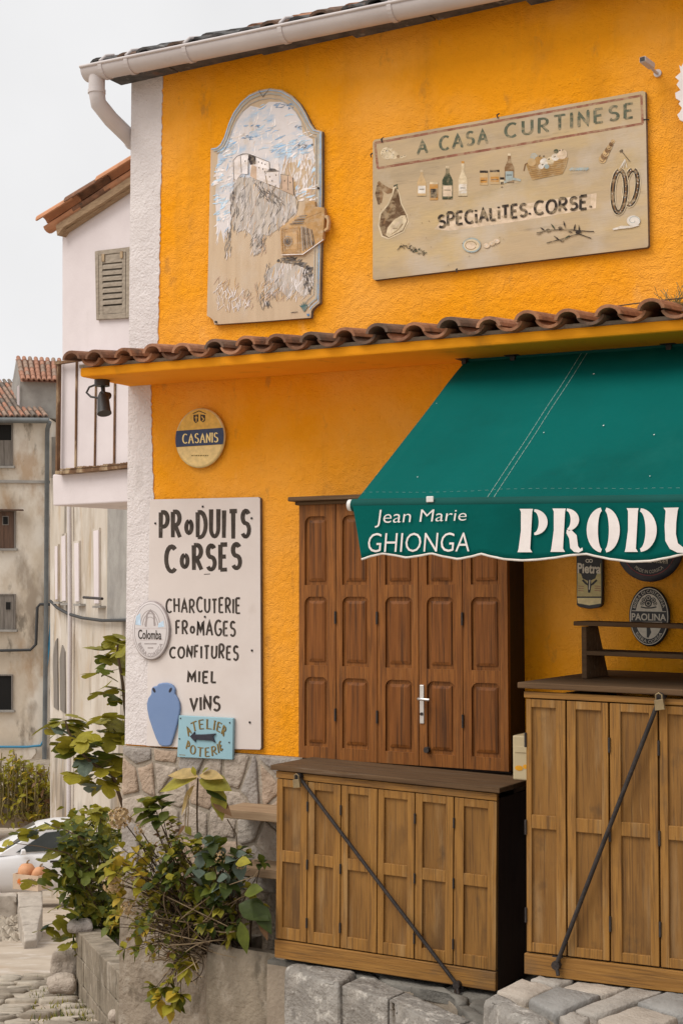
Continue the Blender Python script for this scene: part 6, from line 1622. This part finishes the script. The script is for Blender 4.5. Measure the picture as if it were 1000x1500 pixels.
def bleaf(b):
    c = [(0, 1), (.16, .5), (.5, .62), (.42, .25), (.95, .2), (.6, -.1), (.75, -.5), (.2, -.4), (.08, -.9), (-.08, -.9), (-.2, -.4), (-.75, -.5), (-.6, -.1), (-.95, .2), (-.42, .25), (-.5, .62), (-.16, .5)]
    pts = [bp(.26 + x * .11, -.003, .125 + y * .065) for x, y in c]
    ctr = bp(.26, -.003, .12)
    for i in range(len(pts)): b.face([pts[i], pts[(i + 1) % len(pts)], ctr])
part(bleaf, 'leaf_drawing', 'orange_paint', S)
def bscr(b):
    for y0, pts in ((.06, [(0, .3), (.1, .9), (.2, .1), (.3, .5), (.45, .2), (.55, .9), (.6, .2), (.75, .5), (1, .3)]), (.15, [(0, .4), (.15, .6), (.3, .3), (.5, .6), (.7, .3), (1, .5)])):
        pr = [bp(.60 + x * .3, -.003, y0 + z * .06) for x, z in pts]
        b.tube(pr, .004, 4)
part(bscr, 'handwriting', 'ink', S)
def squash(nm, p, r_, h, lab, tilt):
    def f(b):
        n = 20; prof = [(0, 0), (.55, .02), (.9, .2), (1, .45), (.92, .7), (.6, .92), (.15, .97)]
        vs = []
        for pr_, z in prof:
            for k in range(n):
                a_ = 2 * math.pi * k / n; q = pr_ * r_ * (1 + .06 * math.cos(a_ * 8))
                vs.append(p + Vector((q * math.cos(a_) + tilt * z * h, q * math.sin(a_), z * h)))
        b.mesh(vs, [(i * n + k, i * n + (k + 1) % n, (i + 1) * n + (k + 1) % n, (i + 1) * n + k) for i in range(len(prof) - 1) for k in range(n)], 0, True)
    S = thing(nm, tuple(p), lab, 'squash', 'squashes in the cardboard box')
    part(f, 'fruit', 'squash', S)
    part(lambda b: b.tube([p + Vector((tilt * h, 0, h * .93)), p + Vector((tilt * h + .02, 0, h * 1.1)), p + Vector((tilt * h + .05, 0, h * 1.15))], [.02, .014, .012], 7), 'stalk', 'stem_lt', S)
squash('squash', bp(.30, .16, .101), .14, .29, 'round orange squash at the left in the cardboard box', .0)
squash('squash', bp(.72, .15, .101), .11, .26, 'smaller curved orange squash at the right in the cardboard box', .25)

# concrete block wall running away behind the house corner
n0, n1 = PD(181, 1432, 10.6), PD(113, 1362, 13.8)
S = thing('block_wall', tuple(n0 - Vector((0, 0, .8))), 'low stained concrete block wall sloping down the street beside the house corner', 'wall')
wd_ = (n1 - n0); wl_ = wd_.length; wd_.normalize(); wx = Vector((wd_.y, -wd_.x, 0)).normalized(); wx = wx if wx.dot(RGT) > 0 else -wx
def bw2(b):
    rnd = random.Random(7); L = wl_; x = -.8; 
    for row in range(3):
        x = -.8 - .2 * (row % 2)
        while x < L - .05:
            e = min(x + .62, L)
            a_ = n0 + wd_ * x; c_ = n0 + wd_ * (e - .006)
            jz = rnd.uniform(-.004, .004)
            t = [v + Vector((0, 0, -row * .225 + jz)) for v in (a_, c_, c_ + wx * .22, a_ + wx * .22)]
            off = -wx * rnd.uniform(0, .012)
            b.hexa([t[0] + off - Vector((0, 0, .218)), t[1] + off - Vector((0, 0, .215)), t[1] + off, t[0] + off, t[3] - Vector((0, 0, .215)), t[2] - Vector((0, 0, .215)), t[2], t[3]])
            x = e
    b.hexa([v for v in (n0 + wd_ * -1 + wx * .02 - Vector((0, 0, 1.3)), n1 - wd_ * .02 + wx * .02 - Vector((0, 0, 1.3)), n1 - wd_ * .02 + wx * .02 - Vector((0, 0, .01)), n0 + wd_ * -1 + wx * .02 - Vector((0, 0, .01)), n0 + wd_ * -1 + wx * .2 - Vector((0, 0, 1.3)), n1 - wd_ * .02 + wx * .2 - Vector((0, 0, 1.3)), n1 - wd_ * .02 + wx * .2 - Vector((0, 0, .01)), n0 + wd_ * -1 + wx * .2 - Vector((0, 0, .01)))])
part(bw2, 'blocks', 'concrete', S, bevel=.008)
# soil behind the wall
o = part(lambda b: b.prism([n0 + wx * .2 - Vector((0, 0, .2)), n1 + wx * .2 + wd_ * 2 - Vector((0, 0, .15)), n1 + wx * 3 + wd_ * 2 - Vector((0, 0, .15)), n0 + wx * 2.2 - Vector((0, 0, .2))], (0, 0, -1.6)), 'planting_bed', 'soil', None)
structure(o)
def rock(px, py, d, r_, lab, sq=.6, seed=1):
    rnd = random.Random(seed); p = PD(px, py, d)
    t = [p + RGT * (r_ * a_) + FH * (r_ * c_) + Vector((0, 0, r_ * sq)) for a_, c_ in ((-1, -.7), (1, -.8), (.85, .7), (-.8, .8))]
    o = part(lambda b: rough(b, t, p.z - r_ * sq, r_ * .22, rnd, 0, 6, r_ * .45), 'rock', 'stone3' if seed % 2 else 'stone0', None, origin=tuple(p - Vector((0, 0, r_ * sq))))
    tag(o, lab, 'rock')
rock(118, 1358, 13.7, .125, 'small rounded grey rock lying on the far end of the block wall', .5, 3)
rock(98, 1412, 14.0, .15, 'big rough stone leaning against the foot of the block wall far end', 1.0, 4)
rock(92, 1440, 13.6, .15, 'half buried rounded stone at the foot of the block wall', .5, 6)
rock(172, 1488, 11.0, .07, 'small pale stone near the bottom of the house corner', .6, 8)

# ================================================================== PLANTS
def perp(d):
    a_ = d.cross(Vector((0, 0, 1)))
    if a_.length < 1e-3: a_ = Vector((1, 0, 0))
    return a_.normalized()
OV = [(0, .02), (.15, .22), (.38, .40), (.6, .36), (.82, .18), (1, .0)]
def leaf_oval(b, p, d, up, L, Wf, mi, droop=.3, fold=.25):
    d = d.normalized(); s = d.cross(up)
    if s.length < 1e-3: s = perp(d)
    s.normalize(); n = s.cross(d)
    mid, le, ri = [], [], []
    for t, w in OV:
        c = p + d * (L * t) - Vector((0, 0, 1)) * (L * droop * t * t)
        mid.append(c); le.append(c + s * (w * L * Wf) + n * (w * L * fold)); ri.append(c - s * (w * L * Wf) + n * (w * L * fold))
    k = len(OV)
    b.mesh(mid + le + ri, [(i, i + 1, k + i + 1, k + i) for i in range(k - 1)] + [(i + 1, i, 2 * k + i, 2 * k + i + 1) for i in range(k - 1)], mi, True)
FIG = [(0, 0), (.02, .20), (.10, .38), (.30, .44), (.52, .50), (.56, .34), (.50, .22), (.66, .30), (.84, .26), (.95, .12), (1.0, 0)]
def leaf_fig(b, p, d, up, L, mi, droop=.3):
    d = d.normalized(); s = d.cross(up)
    if s.length < 1e-3: s = perp(d)
    s.normalize(); n = s.cross(d)
    def q(x, y): return p + d * (L * x) + s * (L * y) - Vector((0, 0, 1)) * (L * droop * (x * x + .5 * y * y)) + n * (abs(y) * L * .12)
    ctr = [q(.12, 0), q(.4, 0), q(.7, 0), q(1, 0)]
    for sg in (1, -1):
        o = [q(x, y * sg) for x, y in FIG]
        b.face([o[0], o[1], ctr[0]], mi, True); b.face([o[1], o[2], o[3], ctr[1], ctr[0]], mi, True); b.face([o[3], o[4], o[5], ctr[1]], mi, True)
        b.face([o[5], o[6], ctr[2], ctr[1]], mi, True); b.face([o[6], o[7], o[8], o[9], ctr[2]], mi, True); b.face([o[9], o[10], ctr[2]], mi, True)
LM = ['lf_dark', 'lf_mid', 'lf_olive', 'lf_yg', 'lf_yel', 'lf_pale', 'lf_grey', 'lf_brown']
DKL, MID, OLV, YG, YEL, PAL, GRY, BRN = range(8)
def bez(a, c, e, n): return [a * (1 - t) ** 2 + c * (2 * t * (1 - t)) + e * t * t for t in [i / n for i in range(n + 1)]]
RN = random.Random(31)
def rvec(r_=1.0): return Vector((RN.uniform(-r_, r_), RN.uniform(-r_, r_), RN.uniform(-r_, r_)))

# --- hydrangea in the planter
HB = thing('hydrangea', tuple(P(300, 1390, -.3)), 'straggly hydrangea bush with yellowing leaves and dried flower heads against the stone base', 'shrub')
stems, leaves, flowers = MB(), MB(), []
def whorl(p, d, L, pal, n, droop=.25, spread=1.0):
    a0 = RN.uniform(0, 6.28); s = perp(d); t = s.cross(d)
    for k in range(n):
        a_ = a0 + k * 2.4; e = (s * math.cos(a_) + t * math.sin(a_)) * spread + d * RN.uniform(.1, .9)
        leaf_oval(leaves, p - d * RN.uniform(0, .03), e, Vector((0, 0, 1)) + rvec(.4), L * RN.uniform(.65, 1.15), RN.uniform(.75, 1.05), RN.choice(pal), droop * RN.uniform(.4, 1.6), RN.uniform(.1, .4))
def shoot(base, tip, rad, pal, L, n_tip, along=0, arch=.15, bare=.4, mi=0):
    c = lerp(base, tip, .55) + Vector((0, 0, arch)) + rvec(.03)
    pts = bez(base, c, tip, 9)
    stems.tube(pts, [lerp(rad, rad * .5, i / 9) for i in range(10)], 6, mi, cap=False)
    d = (pts[-1] - pts[-3]).normalized()
    if n_tip: whorl(pts[-1], d, L, pal, n_tip)
    for k in range(along):
        i = RN.randint(int(9 * bare), 8); s = perp(pts[i + 1] - pts[i]); a_ = RN.uniform(0, 6.28); dd = (pts[i + 1] - pts[i]).normalized()
        e = s * math.cos(a_) + s.cross(dd) * math.sin(a_) + dd * .5
        leaf_oval(leaves, pts[i], e, Vector((0, 0, 1)) + rvec(.3), L * RN.uniform(.5, .95), RN.uniform(.8, 1.1), RN.choice(pal), RN.uniform(.1, .5))
Hb = lambda: P(RN.uniform(290, 370), RN.uniform(1385, 1405), RN.uniform(-.38, -.15))
def tip(x, y, Yr=(-.5, -.2)): return P(x, y, RN.uniform(*Yr))
# dark green middle
for i in range(64):
    x, y = RN.gauss(300, 46), RN.gauss(1300, 38)
    if not (205 < x < 395 and 1225 < y < 1375): continue
    shoot(Hb(), tip(x, y, (-.62, -.12)), .004, [DKL, MID, MID, OLV, OLV, YG, DKL], .058, RN.randint(4, 7), 3, .08)
for i in range(46):
    x, y = RN.uniform(205, 320), RN.uniform(1225, 1345)
    shoot(Hb(), tip(x, y, (-.6, -.2)), .003, [OLV, YG, MID, OLV, YG, DKL], .05, RN.randint(5, 8), 4, .05)
for i in range(56):
    x, y = RN.uniform(188, 275), RN.uniform(1200, 1400)
    shoot(P(RN.uniform(265, 320), RN.uniform(1360, 1400), -.3), tip(x, y, (-.55, -.2)), .0024, [OLV, YG, MID, OLV, YEL, BRN], .038, RN.randint(3, 6), 4, .04, .4, RN.choice([0, 1]))
# teal-dark leaves just above
for x, y in ((262, 1250), (300, 1245), (318, 1262), (280, 1275), (335, 1290), (345, 1260), (235, 1275), (300, 1300), (315, 1240)):
    for _ in range(2): shoot(Hb(), tip(x + RN.uniform(-10, 10), y + RN.uniform(-8, 8), (-.6, -.4)), .004, [DKL, MID, GRY, DKL], .082, 5, 2)
# olive whorl upper left (px 205-260, 1155-1215)
for x, y in ((222, 1172), (236, 1180), (218, 1192), (232, 1200), (212, 1180)):
    shoot(P(275, 1330, -.3), tip(x, y, (-.5, -.4)), .004, [OLV, DKL, MID, OLV], .115, 5, 1, .02)
# top pale leaves
top = P(290, 1140, -.48)
stems.tube(bez(P(300, 1340, -.3), P(285, 1230, -.4), top, 10), [.005] * 11, 6, 0)
def fixed(px, py, tx, ty, mi, Wf, Y=-.48, dy=.0, droop=.15, up=(0, -.6, .8)):
    a_ = P(px, py, Y); e = P(tx, ty, Y + dy); leaf_oval(leaves, a_, e - a_, Vector(up), (e - a_).length, Wf, mi, droop, .15)
for a_ in ((290, 1138, 246, 1128, PAL, .55), (288, 1140, 234, 1150, YG, .7), (292, 1136, 328, 1134, PAL, .6), (292, 1142, 340, 1150, OLV, .75), (285, 1150, 266, 1188, PAL, .5), (300, 1146, 332, 1168, DKL, .7), (310, 1170, 340, 1190, BRN, .6), (318, 1150, 326, 1196, OLV, .7), (296, 1132, 306, 1122, OLV, .6), (286, 1136, 282, 1120, YG, .6)): fixed(*a_)
for x in (272, 276): stems.tube([P(276, 1165, -.5), P(x, 1190, -.5), P(x - 1, 1212, -.5)], .003, 5, 1, cap=False)
fixed(272, 1210, 260, 1222, BRN, .9); fixed(272, 1210, 280, 1222, OLV, .9)
# yellow leaves at the left
for i in range(22):
    x, y = RN.gauss(178, 20), RN.gauss(1280, 26)
    if not (138 < x < 222 and 1225 < y < 1345): continue
    shoot(P(280 + RN.uniform(-20, 20), 1350, -.3), tip(x, y, (-.62, -.35)), .0035, [YEL, YEL, YG, OLV, YG], .072, RN.randint(3, 6), 1, .05, .7)
for i in range(12):
    x, y = RN.uniform(150, 225), RN.uniform(1330, 1395)
    shoot(P(285 + RN.uniform(-20, 20), 1375, -.3), tip(x, y, (-.55, -.3)), .003, [YG, OLV, YEL, MID], .055, RN.randint(3, 5), 1, .04, .6)
for i in range(10):
    shoot(P(265 + RN.uniform(-25, 25), 1360, -.3), tip(RN.uniform(195, 265), RN.uniform(1225, 1290), (-.5, -.3)), .0035, [OLV, YG, MID], .06, RN.randint(2, 4), 2, .04, .5)
# bare dry stems
for i in range(110):
    a_ = P(RN.uniform(230, 350), RN.uniform(1335, 1400), RN.uniform(-.5, -.2)); e = P(RN.uniform(185, 375), RN.uniform(1270, 1410), RN.uniform(-.6, -.15))
    stems.tube(bez(a_, lerp(a_, e, .5) + rvec(.06), e, 6), RN.uniform(.0016, .0036), 5, RN.choice([0, 0, 1]), cap=False)
for i in range(60):
    a_ = P(RN.uniform(240, 300), RN.uniform(1385, 1410), RN.uniform(-.5, -.3)); e = P(RN.uniform(215, 300), RN.uniform(1350, 1445), RN.uniform(-.6, -.4))
    stems.tube(bez(a_, lerp(a_, e, .5) + rvec(.05), e, 5), RN.uniform(.0014, .0028), 5, RN.choice([0, 1]), cap=False)
# big single leaves right of the middle
for a_ in ((358, 1310, 386, 1296, MID, .9), (350, 1325, 395, 1338, DKL, .9), (372, 1322, 398, 1360, DKL, .7), (352, 1350, 362, 1390, MID, .6), (316, 1288, 300, 1276, MID, 1.0), (318, 1290, 334, 1280, GRY, 1.0), (318, 1294, 306, 1306, MID, 1.0), (322, 1294, 332, 1304, MID, 1.0), (380, 1340, 392, 1372, BRN, .5), (345, 1265, 368, 1258, YG, .9)): fixed(*a_, Y=-.62, droop=.2)
stems.tube([P(336, 1296, -.6), P(372, 1284, -.6), P(378, 1276, -.6)], .0022, 5, 1, cap=False); stems.tube([P(333, 1200, -.4), P(346, 1222, -.4), P(348, 1250, -.4)], .003, 5, 0, cap=False)
part_st = stems.build('stems', ['stem', 'stem_lt'], HB)
leaves.build('foliage', LM, HB, recalc=False)
def flower_head(parent, px, py, Y, r_, n, squash_=.85, PDd=None):
    c = P(px, py, Y) if PDd is None else PD(px, py, PDd)
    def f(b):
        for k in range(n):
            v = rvec(); v.normalize(); q = c + Vector((v.x * r_, v.y * r_, v.z * r_ * squash_)) * RN.uniform(.75, 1.05); s = r_ * .2 * RN.uniform(.7, 1.3)
            a_ = perp(v); e = a_.cross(v)
            for m in range(4):
                t = m * 1.571 + RN.uniform(-.2, .2); o_ = (a_ * math.cos(t) + e * math.sin(t)); w_ = (a_ * math.cos(t + .7) + e * math.sin(t + .7)); w2 = (a_ * math.cos(t - .7) + e * math.sin(t - .7))
                b.face([q, q + w2 * s * .7 + v * s * .2, q + o_ * s * 1.1 + v * s * .4, q + w_ * s * .7 + v * s * .2])
    part(f, 'flower_head', 'petal', parent, recalc=False)
    stems2 = MB(); stems2.tube(bez(P(270, 1340, -.3), lerp(P(270, 1340, -.3), c, .6) + Vector((0, 0, .05)), c, 7), .0032, 5, 0, cap=False); stems2.build('flower_stem', 'stem', parent)
flower_head(HB, 176, 1198, -.5, .058, 110); flower_head(HB, 165, 1296, -.55, .05, 80); flower_head(HB, 134, 1344, -.5, .035, 50) if False else None
flower_head(HB, 188, 1330, -.5, .042, 60); flower_head(HB, 322, 1256, -.6, .026, 40, 1.3); flower_head(HB, 352, 1268, -.6, .022, 34); flower_head(HB, 205, 1215, -.5, .03, 40)

# --- sprout low on the rendered base
SB = thing('sprout', tuple(P(250, 1440, -.3)), 'yellow-green sprout hanging on the bare base wall below the hydrangea', 'plant')
stems, leaves = MB(), MB()
for x, y in ((268, 1402), (258, 1420), (275, 1418), (240, 1452), (258, 1458), (232, 1468), (252, 1475), (265, 1462), (225, 1450), (247, 1440)):
    shoot(P(262, 1400, -.36), tip(x, y, (-.52, -.42)), .003, [YG, OLV, YG, YEL, MID], .075, 6, 1, .0, .7)
stems.build('stems', ['stem', 'stem_lt'], SB); leaves.build('foliage', LM, SB, recalc=False)

# --- fig branches behind the house corner
def figleaves(b, p, d, L, pal, n, droop=.25, jit=.03):
    for k in range(n):
        a_ = k * 2.4 + RN.uniform(-.4, .4); e = RGT * math.cos(a_) + FH * math.sin(a_) + Vector((0, 0, RN.uniform(-.35, .35))) + d * .3
        leaf_fig(b, p + rvec(jit), e, Vector((0, 0, 1)) + rvec(.45), L * RN.uniform(.65, 1.15), RN.choice(pal), droop * RN.uniform(.3, 1.8))
FT = thing('fig_tree', tuple(PD(176, 1385, 10.2)), 'young fig tree with lobed olive leaves rising behind the white house corner', 'tree')
wood, fol = MB(), MB()
fd = 9.9
def branch(pts, r0, r1): wood.tube([PD(x, y, d) for x, y, d in pts], [lerp(r0, r1, i / (len(pts) - 1)) for i in range(len(pts))], 7, 0, cap=False)
branch([(182, 1390, 10.2), (190, 1250, 10), (192, 1120, 9.9), (186, 1060, 9.9), (180, 1000, 9.9), (172, 955, 9.9), (174, 935, 9.9)], .022, .006)
branch([(190, 1210, 10), (165, 1135, 9.8), (135, 1118, 9.7), (112, 1095, 9.7), (100, 1070, 9.7), (96, 1055, 9.7)], .014, .006)
branch([(190, 1090, 9.9), (178, 1078, 9.9), (160, 1062, 9.9), (150, 1058, 9.9)], .008, .004)
for x, y, n in ((173, 938, 4), (160, 955, 4), (155, 965, 3), (178, 950, 3), (152, 985, 3), (180, 985, 2), (150, 1008, 4), (168, 1015, 3), (182, 1030, 2), (155, 1045, 2), (150, 1058, 3), (172, 1062, 3), (182, 1085, 3), (163, 1080, 3), (176, 1105, 3), (160, 1100, 2)):
    figleaves(fol, PD(x, y, fd + RN.uniform(-.2, .2)), Vector((0, 0, 0)), .19, [OLV, OLV, MID, YG, OLV], n)
for x, y, n in ((95, 1052, 5), (105, 1062, 4), (88, 1070, 3), (118, 1078, 3), (92, 1090, 3), (125, 1092, 3), (130, 1110, 3), (112, 1112, 3), (120, 1135, 4), (140, 1130, 3), (155, 1130, 3), (168, 1140, 4), (150, 1150, 3)):
    figleaves(fol, PD(x, y, fd + RN.uniform(-.25, .1)), Vector((0, 0, 0)), .185, [OLV, OLV, YG, YG, MID, GRY], n)
wood.build('branches', 'stem', FT); fol.build('foliage', LM, FT, recalc=False)

# --- dense bush behind the block wall
BU = thing('bush', tuple(PD(150, 1385, 14.4)), 'dense dark green bush growing behind the block wall in front of the white car', 'shrub')
wood, fol = MB(), MB()
b0_ = PD(160, 1385, 14.4)
def bdens(x, y):
    # lumpy outline
    e = ((x - 136) / 42) ** 2 + ((y - 1262) / 78) ** 2
    e2 = ((x - 150) / 42) ** 2 + ((y - 1335) / 66) ** 2
    return min(e, e2) + .75 * noise_(x * .06, y * .06)
k = 0
while k < 330:
    x, y = RN.uniform(60, 195), RN.uniform(1160, 1400)
    if bdens(x, y) > .95 or (y > 1375 and x < 120): continue
    k += 1
    d = 14.3 + RN.uniform(-.6, .8); p = PD(x, y, d)
    if k % 7 == 0: wood.tube(bez(b0_ + rvec(.15), lerp(b0_, p, .6) + rvec(.1), p, 7), .005, 5, 0, cap=False)
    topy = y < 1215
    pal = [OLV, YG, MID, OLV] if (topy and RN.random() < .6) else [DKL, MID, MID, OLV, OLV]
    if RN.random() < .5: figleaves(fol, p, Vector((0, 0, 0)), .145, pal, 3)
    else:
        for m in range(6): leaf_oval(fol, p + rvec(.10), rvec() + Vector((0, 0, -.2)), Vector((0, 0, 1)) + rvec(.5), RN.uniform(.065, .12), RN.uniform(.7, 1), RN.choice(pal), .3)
# outlying twigs on the left
for pts, lv in (([(125, 1330, 14.1), (108, 1300, 13.9), (90, 1283, 13.8), (62, 1268, 13.7)], [(62, 1262), (78, 1280), (52, 1290), (75, 1300)]), ([(130, 1280, 13.9), (100, 1250, 13.7), (60, 1240, 13.7), (20, 1235, 13.7)], [(10, 1240), (28, 1226), (45, 1214), (78, 1252), (86, 1240)]), ([(125, 1230, 13.7), (95, 1215, 13.7), (70, 1208, 13.7)], [(70, 1210), (88, 1205), (58, 1216)]), ([(140, 1370, 14.0), (115, 1365, 13.9), (95, 1372, 13.9)], [(95, 1375), (80, 1352), (70, 1360), (105, 1388), (85, 1330), (98, 1345)])):
    branch(pts, .009, .003)
    for x, y in lv: figleaves(fol, PD(x, y, 13.7 + RN.uniform(-.1, .2)), Vector((0, 0, 0)), .18, [OLV, MID, OLV, YG, GRY], 2, .3)
wood.build('branches', 'stem', BU); fol.build('foliage', LM, BU, recalc=False)

# --- dry weeds on the bank
for (x0, x1, y0, y1, seed, lab, pal) in ((-40, 42, 1124, 1200, 3, 'tall yellow-green weeds on the bank at the left edge', [YG, OLV, YG, YEL, OLV]), (36, 78, 1140, 1196, 4, 'dry straw-coloured weeds on the bank left of the fig branches', [BRN, YG, YEL, OLV, YG])):
    Wd = thing('weed_clump', tuple(PD((x0 + x1) / 2, 1178, 36.5)), lab, 'plant', 'weeds on the bank')
    wood, fol = MB(), MB()
    for i in range(130):
        x = RN.uniform(x0, x1); y = RN.uniform(y0, y1) if RN.random() < .8 else RN.uniform(y0 - 14, y0 + 20)
        d = RN.uniform(36.2, 37.6); p = PD(x, y, d); r_ = PD(x + RN.uniform(-6, 6), min(1200, y + RN.uniform(20, 60)), d)
        wood.tube(bez(r_, lerp(r_, p, .5) + rvec(.2), p + Vector((0, 0, RN.uniform(0, .35))), 5), .014, 4, 0, cap=False)
        for m in range(5): leaf_oval(fol, p + rvec(.22), rvec(), Vector((0, 0, 1)) + rvec(.6), RN.uniform(.12, .26), .6, RN.choice(pal), .2)
    wood.build('stems', 'straw', Wd); fol.build('foliage', LM, Wd, recalc=False)
# --- dry tuft on the canopy tiles, grass by the wall foot
TU = thing('dry_tuft', tuple(P(985, 452, -.2)), 'small dry weed tuft and twig growing on the canopy tiles at the right edge', 'plant')
wood = MB()
c = P(992, 452, -.22)
for i in range(70):
    e = c + Vector((RN.uniform(-.09, .12), RN.uniform(-.06, .06), RN.uniform(.02, .11))); s_ = c + Vector((RN.uniform(-.06, .1), RN.uniform(-.05, .05), -.02))
    wood.tube(bez(s_, lerp(s_, e, .5) + rvec(.015), e, 4), .0013, 4, 0, cap=False)
wood.tube([P(880, 463, -.3), P(905, 448, -.3), P(950, 442, -.3), P(1005, 436, -.3)], .003, 5, 1, cap=False)
wood.build('stems', ['straw', 'stem'], TU)
GR_ = MB()
for i in range(2600):
    x, y = RN.uniform(40, 182), RN.uniform(1438, 1500)
    if RN.random() > max(0, min(1, (x - 40) / 120 * .9)) * (1 if noise_(x * .06, y * .09) > -.1 else .15): continue
    p = PG(x, y); s = RN.uniform(.03, .09); e = p + Vector((RN.uniform(-.05, .05), RN.uniform(-.05, .05), s)); w_ = RGT * .006
    GR_.face([p - w_, p + w_, e], RN.choice([MID, OLV, OLV, YG, DKL]))
o = GR_.build('grass', LM, None, recalc=False); o['kind'] = 'stuff'; o['label'] = 'short grass between the cobbles at the foot of the block wall'; o['category'] = 'grass'
